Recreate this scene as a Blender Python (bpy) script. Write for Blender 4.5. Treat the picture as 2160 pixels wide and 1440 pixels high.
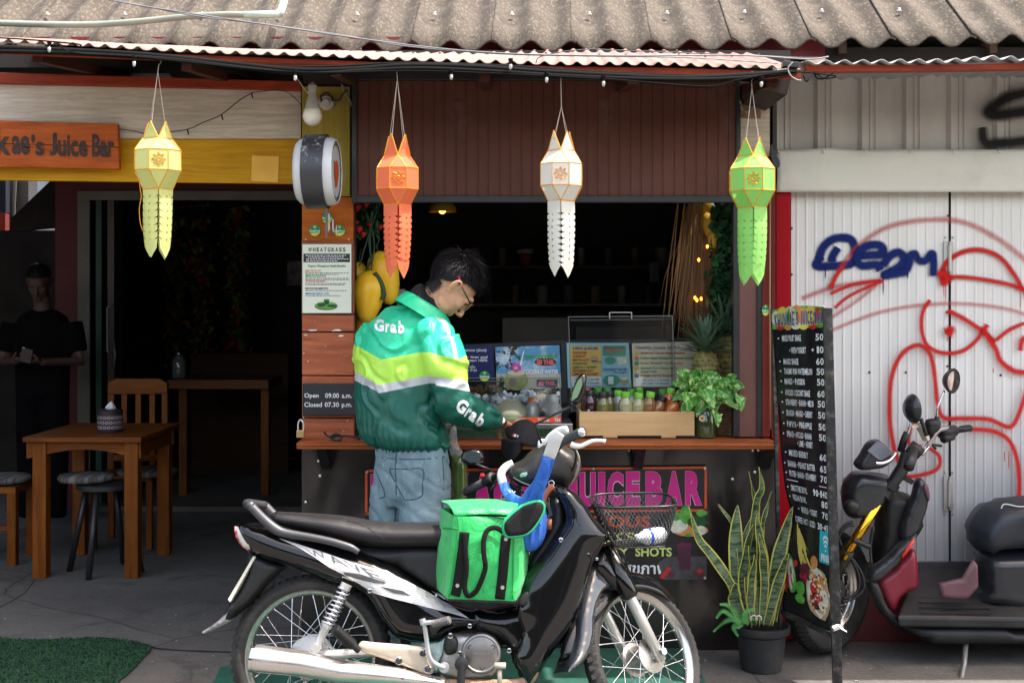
import bpy,bmesh,math,random
from mathutils import Vector,Matrix,Euler,noise
from mathutils.geometry import delaunay_2d_cdt
from mathutils.bvhtree import BVHTree
R=math.radians
random.seed(7)
scene=bpy.context.scene
COL=scene.collection
for o in list(bpy.data.objects):bpy.data.objects.remove(o)
# ------------------------------------------------------------ camera, sky, sun, exposure
H,F,HY=1.54,2600.0,631.0
cam=bpy.data.cameras.new('camera');camo=bpy.data.objects.new('camera',cam);COL.objects.link(camo)
camo.location=(0,0,H);camo.rotation_euler=(R(90),0,0)
cam.sensor_width=36;cam.lens=36*F/2160;cam.shift_y=-(720-HY)/2160
cam.clip_start=.05;cam.clip_end=400
scene.camera=camo
SUN_EL,SUN_AZ=68.0,79.0
world=bpy.data.worlds.new('World');scene.world=world;world.use_nodes=True
wn=world.node_tree.nodes;wl=world.node_tree.links
bg=wn['Background'];sky=wn.new('ShaderNodeTexSky');sky.sky_type='NISHITA';sky.sun_disc=False
sky.sun_elevation=R(SUN_EL);sky.air_density=1.2;sky.dust_density=3.0;sky.ozone_density=1.0
ce=math.cos(R(SUN_EL));sdir=Vector((ce*math.sin(R(SUN_AZ)),-ce*math.cos(R(SUN_AZ)),math.sin(R(SUN_EL))))
sky.sun_rotation=math.atan2(sdir.x,sdir.y)
tn=wn.new('ShaderNodeMix');tn.data_type='RGBA';tn.blend_type='MULTIPLY';tn.inputs[0].default_value=1;tn.inputs[7].default_value=(1.16,1.0,.84,1)
wl.new(sky.outputs[0],tn.inputs[6]);wl.new(tn.outputs[2],bg.inputs[0]);bg.inputs[1].default_value=.15
sun=bpy.data.lights.new('sun','SUN');sun.energy=2.1;sun.angle=R(.55);sun.color=(1,.965,.90)
suno=bpy.data.objects.new('sun',sun);COL.objects.link(suno)
suno.rotation_euler=sdir.to_track_quat('Z','Y').to_euler()
scene.cycles.transparent_max_bounces=32
scene.view_settings.view_transform='Standard';scene.view_settings.look='None'
scene.view_settings.exposure=2.2;scene.view_settings.gamma=1;scene.view_settings.use_curve_mapping=False
# ------------------------------------------------------------ geometry helpers
def P(px,py,Y):return Vector(((px-1080)*Y/F,Y,H+(HY-py)*Y/F))
def PX(v):return(1080+v[0]*F/v[1],HY-(v[2]-H)*F/v[1])
def yg(py):return H*F/(py-HY)
def lerp(a,b,t):return a+(b-a)*t
ORG={}
def org(p):
 while p is not None:
  if p.name in ORG:return ORG[p.name]
  p=p.parent
 return Vector((0,0,0))
def tag(o,label=None,cat=None,group=None,kind=None):
 if label:o['label']=label
 if cat:o['category']=cat
 if group:o['group']=group
 if kind:o['kind']=kind
 return o
def root(name,loc,label,cat,group=None):
 o=bpy.data.objects.new(name,None);COL.objects.link(o);o.location=loc;o.empty_display_size=.05
 ORG[o.name]=Vector(loc)
 return tag(o,label,cat,group)
SMALL={'screws','rivets','nail_heads','paint_scars','awning_screws','roof_screws','grommets','bolts','spokes','hair_strands','rim_holes','straw','small_print','stitching','vents','ice','twigs','paper_print','garland_leaves','wire_mesh','tread','leaf_marks','spring_leaves'}
class MB:
 def __init__(s):s.v=[];s.f=[];s.m=[];s.a={}
 def add(s,vs,fs,m=0):
  n=len(s.v);s.v+=[Vector(q)for q in vs];s.f+=[tuple(i+n for i in f)for f in fs];s.m+=[m]*len(fs);return s
 def box(s,a,b,m=0):
  x0,y0,z0=a;x1,y1,z1=b
  return s.hexa([(x0,y0,z0),(x1,y0,z0),(x1,y1,z0),(x0,y1,z0),(x0,y0,z1),(x1,y0,z1),(x1,y1,z1),(x0,y1,z1)],m)
 def hexa(s,p,m=0):
  return s.add(p,[(3,2,1,0),(4,5,6,7),(0,1,5,4),(1,2,6,5),(2,3,7,6),(3,0,4,7)],m)
 def bar(s,a,b,w,d,up=(0,0,1),m=0):
  a=Vector(a);b=Vector(b);t=(b-a).normalized();u=Vector(up)
  if abs(t.dot(u))>.95:u=Vector((0,1,0))
  r=t.cross(u).normalized();u=r.cross(t).normalized();p=[]
  for e in(a,b):
   for i,j in((-1,-1),(1,-1),(1,1),(-1,1)):p.append(e+r*i*w/2+u*j*d/2)
  return s.add(p,[(3,2,1,0),(4,5,6,7),(0,1,5,4),(1,2,6,5),(2,3,7,6),(3,0,4,7)],m)
 def tube(s,pts,rad,n=10,m=0,cap=True,closed=False,flat=1.0,fdir=None):
  pts=[Vector(p)for p in pts];k=len(pts)
  if not hasattr(rad,'__len__'):rad=[rad]*k
  base=len(s.v);u=None
  for i in range(k):
   a=pts[(i-1)%k]if(closed or i>0)else pts[i];b=pts[(i+1)%k]if(closed or i<k-1)else pts[i]
   t=(b-a)
   t=t.normalized()if t.length>1e-9 else Vector((0,0,1))
   if u is None:
    u=Vector(fdir)if fdir else(Vector((0,0,1))if abs(t.z)<.9 else Vector((1,0,0)))
   if fdir:u=Vector(fdir)
   u=(u-t*u.dot(t))
   u=u.normalized()if u.length>1e-6 else t.orthogonal().normalized()
   w=t.cross(u)
   for j in range(n):
    c=2*math.pi*j/n
    s.v.append(pts[i]+(u*math.cos(c)*flat+w*math.sin(c))*rad[i])
  for i in range(k if closed else k-1):
   i2=(i+1)%k
   for j in range(n):
    s.f.append((base+i*n+j,base+i*n+(j+1)%n,base+i2*n+(j+1)%n,base+i2*n+j));s.m.append(m)
  if cap and not closed:
   s.f.append(tuple(base+j for j in range(n))[::-1]);s.m.append(m)
   s.f.append(tuple(base+(k-1)*n+j for j in range(n)));s.m.append(m)
  return s
 def lathe(s,prof,o,ax=(0,0,1),n=16,m=0,cap=True,sx=1.0,sdir_=None):
  ax=Vector(ax).normalized();o=Vector(o)
  u=Vector(sdir_)if sdir_ else(Vector((1,0,0))if abs(ax.x)<.9 else Vector((0,1,0)))
  u=(u-ax*u.dot(ax)).normalized();w=ax.cross(u);base=len(s.v)
  for r,h in prof:
   for j in range(n):
    c=2*math.pi*j/n;s.v.append(o+ax*h+u*math.cos(c)*r*sx+w*math.sin(c)*r)
  for i in range(len(prof)-1):
   for j in range(n):
    s.f.append((base+i*n+j,base+i*n+(j+1)%n,base+(i+1)*n+(j+1)%n,base+(i+1)*n+j));s.m.append(m)
  if cap:
   s.f.append(tuple(base+j for j in range(n))[::-1]);s.m.append(m)
   s.f.append(tuple(base+(len(prof)-1)*n+j for j in range(n)));s.m.append(m)
  return s
 def ell(s,c,r,rot=None,n=14,k=9,m=0):
  c=Vector(c);base=len(s.v);rot=rot or Matrix.Identity(3)
  for i in range(k+1):
   th=math.pi*i/k
   for j in range(n):
    ph=2*math.pi*j/n
    s.v.append(c+rot@Vector((r[0]*math.sin(th)*math.cos(ph),r[1]*math.sin(th)*math.sin(ph),r[2]*math.cos(th))))
  for i in range(k):
   for j in range(n):
    s.f.append((base+i*n+j,base+(i+1)*n+j,base+(i+1)*n+(j+1)%n,base+i*n+(j+1)%n));s.m.append(m)
  return s
 def prism(s,pts,off,m=0):
  off=Vector(off);n=len(pts);b=len(s.v);s.v+=[Vector(p)for p in pts]+[Vector(p)+off for p in pts]
  s.f+=[tuple(range(b,b+n)),tuple(range(b+2*n-1,b+n-1,-1))]+[(b+i,b+n+i,b+n+(i+1)%n,b+(i+1)%n)for i in range(n)]
  s.m+=[m]*(n+2);return s
 def grid(s,fn,nu,nv,m=0,closeu=False):
  b=len(s.v)
  for j in range(nv+1):
   for i in range(nu+1):s.v.append(Vector(fn(i/nu,j/nv)))
  for j in range(nv):
   for i in range(nu):
    a=b+j*(nu+1)+i;s.f.append((a,a+1,a+nu+2,a+nu+1));s.m.append(m)
  return s
 def build(s,name,mats,parent=None,smooth=False,bevel=0,solid=0,sub=0,origin=None,fix=True,auto=None):
  if not isinstance(mats,(list,tuple)):mats=[mats]
  if origin is None:
   if parent is not None:origin=org(parent)
   else:
    xs=[v.x for v in s.v];ys=[v.y for v in s.v];zs=[v.z for v in s.v]
    origin=Vector(((min(xs)+max(xs))/2,(min(ys)+max(ys))/2,min(zs)))
  me=bpy.data.meshes.new(name)
  me.from_pydata([v-origin for v in s.v],[],s.f)
  for mt in mats:me.materials.append(mt)
  if any(s.m):me.polygons.foreach_set('material_index',s.m)
  for k,vals in s.a.items():
   at=me.attributes.new(k,'FLOAT','POINT');at.data.foreach_set('value',vals)
  if fix:
   b=bmesh.new();b.from_mesh(me);bmesh.ops.recalc_face_normals(b,faces=b.faces);b.to_mesh(me);b.free()
  if smooth:me.polygons.foreach_set('use_smooth',[True]*len(me.polygons))
  if auto and smooth:me.set_sharp_from_angle(angle=R(auto))
  me.update()
  o=bpy.data.objects.new(name,me);COL.objects.link(o)
  if name in SMALL:o['kind']='stuff'
  if parent is not None:o.parent=parent
  else:o.location=origin;ORG[o.name]=origin.copy()
  if bevel:
   md=o.modifiers.new('bevel','BEVEL');md.width=bevel;md.segments=2;md.limit_method='ANGLE';md.angle_limit=R(40)
  if solid:
   md=o.modifiers.new('solid','SOLIDIFY');md.thickness=solid;md.offset=0
  if sub:
   md=o.modifiers.new('sub','SUBSURF');md.levels=sub;md.render_levels=sub
  return o
def cp(r,off=(0,0,0),label=None,group=None,rz=None,loc=None):
 c=r.copy();COL.objects.link(c)
 c.location=Vector(loc)if loc is not None else r.location+Vector(off)
 if rz is not None:c.rotation_euler=(0,0,rz)
 if label:c['label']=label
 if group:c['group']=group
 ORG[c.name]=Vector(c.location)
 for ch in list(r.children):
  d=ch.copy();COL.objects.link(d);d.parent=c
  for g in list(ch.children):
   e=g.copy();COL.objects.link(e);e.parent=d
 return c
def cat(pts,k=6,closed=False):
 n=len(pts);out=[];D=len(pts[0])
 for i in range(n if closed else n-1):
  p=[pts[(i+d)%n]if closed else pts[min(max(i+d,0),n-1)]for d in(-1,0,1,2)]
  for j in range(k):
   t=j/k
   out.append(tuple(.5*(2*p[1][c]+(p[2][c]-p[0][c])*t+(2*p[0][c]-5*p[1][c]+4*p[2][c]-p[3][c])*t*t+(3*p[1][c]-p[0][c]-3*p[2][c]+p[3][c])*t**3)for c in range(D)))
 if not closed:out.append(tuple(pts[-1]))
 return out
def inpoly(x,y,poly):
 c=False;n=len(poly);j=n-1
 for i in range(n):
  xi,yi=poly[i][:2];xj,yj=poly[j][:2]
  if(yi>y)!=(yj>y)and x<(xj-xi)*(y-yi)/(yj-yi)+xi:c=not c
  j=i
 return c
def dist2poly(x,y,poly):
 d=1e9;n=len(poly)
 for i in range(n):
  ax,ay=poly[i][:2];bx,by=poly[(i+1)%n][:2];dx,dy=bx-ax,by-ay;L=dx*dx+dy*dy
  t=0 if L==0 else max(0,min(1,((x-ax)*dx+(y-ay)*dy)/L))
  e=math.hypot(x-ax-dx*t,y-ay-dy*t)
  if e<d:d=e
 return d
def cdt(outline,step,holes=(),jit=.0):
 pts=[Vector(p[:2])for p in outline];n=len(pts);ed=[(i,(i+1)%n)for i in range(n)]
 for h in holes:
  b=len(pts);pts+=[Vector(p[:2])for p in h];ed+=[(b+i,b+(i+1)%len(h))for i in range(len(h))]
 nb=len(pts)
 if step:
  xs=[p[0]for p in outline];ys=[p[1]for p in outline];y=min(ys)+step/2;r=0
  while y<max(ys):
   x=min(xs)+(step/2 if r%2 else step)
   while x<max(xs):
    if inpoly(x,y,outline)and dist2poly(x,y,outline)>step*.45 and not any(inpoly(x,y,h)for h in holes):pts.append(Vector((x,y)))
    x+=step
   y+=step*.87;r+=1
 vs,es,fs,*_=delaunay_2d_cdt(pts,ed,[],1 if not holes else 0,1e-5)
 if holes:
  fs=[f for f in fs if inpoly(sum(vs[i][0]for i in f)/len(f),sum(vs[i][1]for i in f)/len(f),outline)and not any(inpoly(sum(vs[i][0]for i in f)/len(f),sum(vs[i][1]for i in f)/len(f),h)for h in holes)]
 return vs,fs
def inflate(mb,outline,base,nrm,w,r,step,edge=.0,back=None,p=2.0,dfn=None,m=0,smooth=5,wv=None):
 """closed pillow-shaped solid from an outline: base(px,py)->Vector on the mid plane, nrm outward direction"""
 if smooth:outline=cat(outline,smooth,True)
 vs,fs=cdt(outline,step);nrm=Vector(nrm);back=w if back is None else back
 N=len(vs);b=len(mb.v);fr=[];bk=[]
 for q in vs:
  d=dist2poly(q[0],q[1],outline);t=min(1,d/r);hgt=(1-(1-t)**p)**(1/p)
  ww=wv(q[0],q[1])if wv else 1
  o=base(q[0],q[1]);ex=dfn(q[0],q[1])if dfn else 0
  fr.append(o+nrm*((edge+(w-edge)*hgt)*ww+ex*hgt));bk.append(o-nrm*(edge+(back-edge)*hgt)*ww)
 mb.v+=fr+bk
 for f in fs:
  mb.f.append(tuple(b+i for i in f));mb.f.append(tuple(b+N+i for i in reversed(f)));mb.m+=[m,m]
  # rim
 cnt={}
 for f in fs:
  for i in range(len(f)):
   e=(f[i],f[(i+1)%len(f)]);cnt[e]=1
 for(i,j)in list(cnt):
  if(j,i)not in cnt:mb.f.append((b+j,b+i,b+N+i,b+N+j));mb.m.append(m)
 return mb
 # ------------------------------------------------------------ lettering
_tc={}
def tmesh(s,bold=0.0,shear=0.0):
 k=(s,bold,shear)
 if k in _tc:return _tc[k]
 c=bpy.data.curves.new('t','FONT');c.body=s;c.size=1;c.offset=bold;c.shear=shear;c.resolution_u=3
 o=bpy.data.objects.new('t',c);me=bpy.data.meshes.new_from_object(o)
 v=[q.co.copy()for q in me.vertices];f=[tuple(p.vertices)for p in me.polygons]
 x0=min(q.x for q in v);x1=max(q.x for q in v);y0=min(q.y for q in v);y1=max(q.y for q in v)
 v=[((q.x-x0)/(x1-x0),(q.y-y0)/(y1-y0))for q in v]
 bpy.data.objects.remove(o);bpy.data.curves.remove(c);bpy.data.meshes.remove(me)
 _tc[k]=(v,f,(x1-x0)/(y1-y0));return _tc[k]
def quadmap(tl,tr,br,bl,Y):
 if not hasattr(Y,'__len__'):Y=(Y,Y,Y,Y)
 a,b,c,d=[P(q[0],q[1],y)for q,y in zip((tl,tr,br,bl),Y)]
 return lambda s,t:(a*(1-s)+b*s)*t+(d*(1-s)+c*s)*(1-t)
def rect(x0,y0,x1,y1,Y):return quadmap((x0,y0),(x1,y0),(x1,y1),(x0,y1),Y)
def tadd(mb,s,mapf,bold=.0,shear=0.0,m=0):
 v,f,_=tmesh(s,bold,shear);return mb.add([mapf(a,b)for a,b in v],f,m)
CW={'I':.42,'J':.82,'M':1.3,'W':1.35,'1':.62,"'":.3,' ':.45,'-':.55,'.':.3,'+':.7,'/':.6,'(':.45,')':.45,'•':.4,'L':.85,'E':.88,'F':.85}
CT={"'":(.66,1),'-':(.42,.56),'.':(0,.16),'+':(.25,.75),'•':(.36,.64)}
def ctext(mb,s,mapf,bold=.02,gap=.17,m=0,grow=0.0):
 ws=[CW.get(c,1.0)for c in s];tot=sum(ws)+gap*(len(s)-1);x=0;gs=grow*.8
 for c,w in zip(s,ws):
  if c!=' ':
   v,f,_=tmesh(c,bold);lo,hi=CT.get(c,(0,1))
   mb.add([mapf((x+w*((a-.5)*(1+2*gs/w)+.5))/tot,lo+(hi-lo)*((b_-.5)*(1+grow)+.5))for a,b_ in v],f,m)
  x+=w+gap
 return mb
def subdiv(mb,L):
 b=bmesh.new();vv=[b.verts.new(v)for v in mb.v]
 for f,mm in zip(mb.f,mb.m):
  try:g=b.faces.new([vv[i]for i in f]);g.material_index=mm
  except ValueError:pass
 bmesh.ops.triangulate(b,faces=b.faces)
 for _ in range(4):
  e=[e for e in b.edges if e.calc_length()>L]
  if not e:break
  bmesh.ops.subdivide_edges(b,edges=e,cuts=1);bmesh.ops.triangulate(b,faces=b.faces)
 b.verts.index_update();mb.v=[v.co.copy()for v in b.verts];mb.f=[tuple(v.index for v in f.verts)for f in b.faces];mb.m=[f.material_index for f in b.faces];b.free()
 return mb
 # ------------------------------------------------------------ materials
def hx(h,k=1.0):
 h=h.lstrip('#');c=[int(h[i:i+2],16)/255 for i in(0,2,4)]
 return tuple((x/12.92 if x<=.04045 else((x+.055)/1.055)**2.4)*k for x in c)
MATS={}
class N:
 def __init__(s,m):s.t=m.node_tree;s.n=s.t.nodes;s.l=s.t.links
 def new(s,k,**kw):
  n=s.n.new('ShaderNode'+k)
  for a,b in kw.items():setattr(n,a,b)
  return n
 def val(s,n,i,v):
  if hasattr(v,'is_output')or isinstance(v,bpy.types.NodeSocket):s.l.new(v,n.inputs[i])
  else:n.inputs[i].default_value=v
 def math(s,op,a,b=0.0,c=0.0,clamp=False):
  n=s.new('Math',operation=op,use_clamp=clamp);s.val(n,0,a);s.val(n,1,b)
  if op in('MULTIPLY_ADD','SMOOTH_MIN','COMPARE'):s.val(n,2,c)
  return n.outputs[0]
 def mix(s,f,a,b,blend='MIX'):
  n=s.new('Mix',data_type='RGBA',blend_type=blend);s.val(n,0,f)
  for i,q in((6,a),(7,b)):s.val(n,i,q if isinstance(q,bpy.types.NodeSocket)else(*q[:3],1))
  return n.outputs[2]
 def noise(s,vec,scale,detail=4,rough=.55,dist=0.0):
  n=s.new('TexNoise');s.l.new(vec,n.inputs['Vector']);n.inputs['Scale'].default_value=scale;n.inputs['Detail'].default_value=detail
  n.inputs['Roughness'].default_value=rough;n.inputs['Distortion'].default_value=dist;return n.outputs['Fac']
 def ramp(s,f,a,b,ca=(0,0,0),cb=(1,1,1),const=False):
  n=s.new('ValToRGB');s.l.new(f,n.inputs[0]);e=n.color_ramp.elements;e[0].position=a;e[1].position=b
  e[0].color=(*ca,1);e[1].color=(*cb,1)
  if const:n.color_ramp.interpolation='CONSTANT'
  return n.outputs[0]
 def co(s,stretch=(1,1,1),kind='Object',rot=(0,0,0)):
  t=s.new('TexCoord');mp=s.new('Mapping');s.l.new(t.outputs[kind],mp.inputs[0]);mp.inputs['Scale'].default_value=stretch;mp.inputs['Rotation'].default_value=rot
  return mp.outputs[0]
 def attr(s,name):n=s.new('Attribute',attribute_name=name);return n.outputs['Fac']
 def bump(s,h,strength,dist=.01,prev=None):
  n=s.new('Bump');s.l.new(h,n.inputs['Height']);n.inputs['Strength'].default_value=strength;n.inputs['Distance'].default_value=dist
  if prev:s.l.new(prev,n.inputs['Normal'])
  return n.outputs[0]
def base(name):
 m=bpy.data.materials.new(name);m.use_nodes=True;n=N(m);b=n.n['Principled BSDF'];MATS[name]=m;return m,n,b
def M(name,col,rough=.6,metal=0.0,var=.12,vs=6,col2=None,lo=.35,hi=.65,bump=0.0,bs=80,stretch=(1,1,1),spec=.5,coat=0.0,trans=0.0,ior=1.45,emit=0.0,rv=.0,dirt=0.0,dcol=(.05,.04,.03),dscale=3,sheen=0.0,alpha=1.0):
 if name in MATS:return MATS[name]
 if isinstance(col,str):col=hx(col)
 if isinstance(col2,str):col2=hx(col2)
 m,n,b=base(name);v=n.co(stretch)
 c2=col2 or tuple(min(1,x*(1+var))for x in col);c1=col if col2 else tuple(x*(1-var)for x in col)
 nz=n.noise(v,vs,6);c=n.mix(n.ramp(nz,lo,hi),c1,c2)
 if dirt:
  d=n.ramp(n.noise(n.co(),dscale,8,.7),.5,.72);c=n.mix(n.math('MULTIPLY',d,dirt),c,dcol)
 n.l.new(c,b.inputs['Base Color'])
 if rv:n.l.new(n.math('ADD',n.math('MULTIPLY',n.noise(v,vs*1.7,5),rv),rough-rv/2),b.inputs['Roughness'])
 else:b.inputs['Roughness'].default_value=rough
 b.inputs['Metallic'].default_value=metal;b.inputs['Specular IOR Level'].default_value=spec;b.inputs['Coat Weight'].default_value=coat
 b.inputs['Transmission Weight'].default_value=trans;b.inputs['IOR'].default_value=ior;b.inputs['Alpha'].default_value=alpha
 if sheen:b.inputs['Sheen Weight'].default_value=sheen
 if emit:b.inputs['Emission Color'].default_value=(*col,1);b.inputs['Emission Strength'].default_value=emit
 if bump:n.l.new(n.bump(n.noise(v,bs,5),bump),b.inputs['Normal'])
 return m
def wood(name,c1,c2,axis='x',scale=9,rough=.55,bump=.35,wear=0.0,wcol=(.7,.66,.6),coat=0.0):
 if name in MATS:return MATS[name]
 m,n,b=base(name)
 st={'x':(.35,5,5),'z':(5,5,.35),'y':(5,.35,5)}[axis]
 v=n.co(st);g=n.noise(v,scale,8,.62,1.2);fine=n.noise(n.co(tuple(q*3 for q in st)),scale*2.2,4,.6)
 k=n.math('ADD',n.math('MULTIPLY',g,.7),n.math('MULTIPLY',fine,.3))
 c=n.mix(n.ramp(k,.36,.62),hx(c1),hx(c2));big=n.noise(n.co(),2.3,3);c=n.mix(n.math('MULTIPLY',n.ramp(big,.4,.7),.35),c,hx(c1,.6))
 if wear:
  w=n.ramp(n.noise(n.co((1,1,1)),22,10,.75),.62,.66);c=n.mix(n.math('MULTIPLY',w,wear),c,wcol)
 n.l.new(c,b.inputs['Base Color']);b.inputs['Roughness'].default_value=rough;b.inputs['Coat Weight'].default_value=coat;b.inputs['Specular IOR Level'].default_value=.18
 n.l.new(n.bump(k,bump,.004),b.inputs['Normal']);return m
 # ============================================================ THE SETTING
def slab(name,pts,Y,depth,mat,parent=None,bevel=0,**k):
 Ys=Y if hasattr(Y,'__len__')else[Y]*len(pts)
 return MB().prism([P(a,b,y)for(a,b),y in zip(pts,Ys)],(0,depth,0)).build(name,mat,parent,bevel=bevel,**k)
def rslab(name,x0,y0,x1,y1,Y,depth,mat,parent=None,bevel=0,**k):
 return slab(name,[(x0,y0),(x1,y0),(x1,y1),(x0,y1)],Y,depth,mat,parent,bevel,**k)
 # ---- concrete materials
m,n,b=base('concrete_ground');v=n.co()
c=n.mix(n.ramp(n.noise(v,1.3,8,.65),.3,.7),(.066,.060,.054),(.122,.113,.103))
c=n.mix(n.math('MULTIPLY',n.ramp(n.noise(v,5,8,.7),.52,.68),.5),c,(.045,.04,.037))
c=n.mix(n.math('MULTIPLY',n.ramp(n.noise(v,60,3,.6),.55,.75),.35),c,(.26,.25,.235))
vo=n.new('TexVoronoi',feature='DISTANCE_TO_EDGE');wv_=n.new('Mix',data_type='VECTOR');wv_.inputs[0].default_value=.12
nz=n.new('TexNoise');nz.inputs['Scale'].default_value=2.2;nz.inputs['Detail'].default_value=6;n.l.new(v,nz.inputs[0])
n.l.new(v,wv_.inputs[4]);n.l.new(nz.outputs['Color'],wv_.inputs[5]);n.l.new(wv_.outputs[1],vo.inputs['Vector']);vo.inputs['Scale'].default_value=.9
crack=n.ramp(vo.outputs['Distance'],.0,.007,(1,1,1),(0,0,0))
c=n.mix(n.math('MULTIPLY',n.ramp(n.noise(n.co(),2.6,10,.75,.8),.54,.62),.55),c,(.028,.024,.021))
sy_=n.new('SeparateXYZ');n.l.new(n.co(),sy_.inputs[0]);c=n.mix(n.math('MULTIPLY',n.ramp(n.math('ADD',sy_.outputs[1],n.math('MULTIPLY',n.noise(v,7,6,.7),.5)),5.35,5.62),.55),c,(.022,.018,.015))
c=n.mix(n.math('MULTIPLY',crack,.75),c,(.02,.018,.016))
n.l.new(c,b.inputs['Base Color']);b.inputs['Roughness'].default_value=.82
n.l.new(n.bump(n.math('SUBTRACT',n.noise(v,45,8,.7),crack),.5,.006),b.inputs['Normal'])
CONC=m
m,n,b=base('asphalt_street');v=n.co()
c=n.mix(n.ramp(n.noise(v,120,4,.7),.35,.7),(.10,.095,.088),(.17,.16,.15));c=n.mix(n.math('MULTIPLY',n.ramp(n.noise(v,.8,6),.4,.7),.4),c,(.06,.058,.055))
n.l.new(c,b.inputs['Base Color']);b.inputs['Roughness'].default_value=.9;n.l.new(n.bump(n.noise(v,160,3),.6,.006),b.inputs['Normal']);ASPH=m
g=MB().add([(-60,-60,-.008),(60,-60,-.008),(60,4.05,-.008),(-60,4.05,-.008)],[(0,1,2,3)]).build('street',ASPH,origin=Vector((0,0,0)));tag(g,kind='structure')
g=MB().box((-60,4.05,-.3),(60,60,0)).build('ground',CONC,origin=Vector((0,0,0)));tag(g,kind='structure')
# raised concrete seam / broken joint across the floor
mb=MB();pts=[(300,1357),(330,1368),(380,1372),(430,1374),(500,1376),(560,1379)]
mb.tube([Vector(((px-1080)*yg(py)/F,yg(py),.001))for px,py in pts],[.003,.006,.004,.006,.004,.003],n=6)
mb.tube([Vector(((px-1080)*yg(py)/F,yg(py),.0))for px,py in[(0,1280),(30,1265),(52,1250),(66,1232),(74,1220)]],.0025,n=5)
tag(mb.build('floor_crack',M('crack_dark',(.012,.011,.01),.95)),kind='structure')
# ---- left mat of green artificial grass
GR=M('grass_fibre',(.008,.036,.012),.85,col2=(.016,.07,.02),vs=14,bump=.4,bs=300)
def gp(px,py,z=.0):Y=(H-z)*F/(py-HY);return Vector(((px-1080)*Y/F,Y,z))
def mat_thing(name,outline,label,blades,seed):
 r0=root(name,gp(sum(p[0]for p in outline)/len(outline),sum(p[1]for p in outline)/len(outline)),label,'mat')
 o2=[gp(p[0]+4*noise.noise(Vector((i*.9,3,0))),p[1]+2.2*noise.noise(Vector((i*.8,9,1))))for i,p in enumerate(cat(outline,7,True))]
 MB().prism([p+Vector((0,0,.003))for p in o2],(0,0,.008)).build('backing',M('mat_backing',(.01,.05,.03),.85),r0)
 rnd=random.Random(seed);mb=MB();xs=[p.x for p in o2];ys=[p.y for p in o2];poly=[(p.x,p.y)for p in o2];k=0
 while k<blades:
  x=rnd.uniform(min(xs),max(xs));y=rnd.uniform(min(ys),max(ys))
  if not inpoly(x,y,poly):continue
  k+=1;a=rnd.uniform(0,6.28);h=rnd.uniform(.005,.012);w=rnd.uniform(.002,.004);l=Vector((math.cos(a+1.2)*.008,math.sin(a+1.2)*.008,h))
  q=Vector((x,y,.01));d=Vector((math.cos(a)*w,math.sin(a)*w,0));mb.add([q-d,q+d,q+l],[(0,1,2)])
 tag(mb.build('pile',GR,r0,fix=False),kind='stuff');return r0
mat_thing('artificial_grass_mat',[(-260,1500),(-200,1352),(60,1353),(120,1352),(200,1348),(250,1352),(285,1357),(318,1366),(313,1378),(292,1402),(265,1428),(250,1440),(200,1500)],'frayed dark green artificial grass mat on the concrete at the lower left',26000,1)
# flat green mat under the motorcycle
gm=MB().prism([gp(*p,.003)for p in[(465,1408),(600,1400),(800,1340),(1120,1338),(1300,1330),(1420,1340),(1475,1400),(1490,1452),(1400,1620),(900,1700),(455,1560),(450,1440)]],(0,0,.006))
tag(gm.build('ground_mat',M('mat_green_flat',(.008,.062,.045),.75,col2=(.014,.095,.065),vs=9,bump=.3,bs=200,dirt=.5,dscale=6,dcol=(.03,.04,.035))),'worn flat green mat lying under the black motorcycle','mat')
# ---- main roof: cement sheets, each one a part
m,n,b=base('cement_roof');v=n.co((1,1,1))
c=n.mix(n.ramp(n.noise(v,3.5,6,.6),.3,.7),(.040,.032,.024),(.074,.060,.045))
sp_=n.noise(n.co((2.5,.8,1),rot=(0,0,.3)),34,6,.75);c=n.mix(n.ramp(sp_,.50,.64),c,(.13,.113,.09))
c=n.mix(n.math('MULTIPLY',n.ramp(n.noise(v,2.2,8,.7),.55,.70),.8),c,(.020,.016,.014))
c=n.mix(n.math('MULTIPLY',n.ramp(n.noise(v,95,3,.7),.60,.68),.6),c,(.04,.035,.03))
n.l.new(c,b.inputs['Base Color']);b.inputs['Roughness'].default_value=.8;b.inputs['Specular IOR Level'].default_value=.25;n.l.new(n.bump(n.noise(v,60,8,.7),.6,.006),b.inputs['Normal']);CEM=m
MAROON=M('maroon_paint',(.16,.012,.018),.5,var=.2,dirt=.4)
roof=root('cement_sheet_roof',(0,5.9,2.75),'weathered grey corrugated cement roof along the top of the shopfront','roof')
SH,SL,pitch=.035,.6663,.1917
def eave_z(x):return 2.752+.0045*x+(.004*x*x if x>0 else 0)
def prof(t):return .048*((1+math.cos(2*math.pi*t))/2)**1.35
X0=-17*pitch
mb=MB();nu,nv=48,10
mb.grid(lambda s,t:(s*2*pitch*1.06+SH*t*1.9,t*1.9,t*1.9*SL+prof(s*2*1.06)+.004*(1-s)),nu,nv)
sheet=mb.build('roof_sheet',CEM,roof,smooth=True,solid=.009,origin=Vector((0,0,0)))
first=True
for i in range(18):
 o=sheet if first else sheet.copy()
 if not first:COL.objects.link(o);o.parent=roof
 first=False
 x=X0+i*2*pitch+.09;rj=random.Random(i)
 o.location=Vector((x,5.9+rj.uniform(-.012,.012),eave_z(x)-.024))-roof.location
 o.rotation_euler=(0,rj.uniform(-.006,.006),rj.uniform(-.006,.006))
up=MB().grid(lambda s,t:(lerp(-6,6,s)+.066,7.75+t*7,eave_z(0)+(1.85+t*7)*SL+prof(s*12/pitch)),300,4)
up.build('upper_sheets',CEM,roof,smooth=True)
mb=MB()
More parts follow.
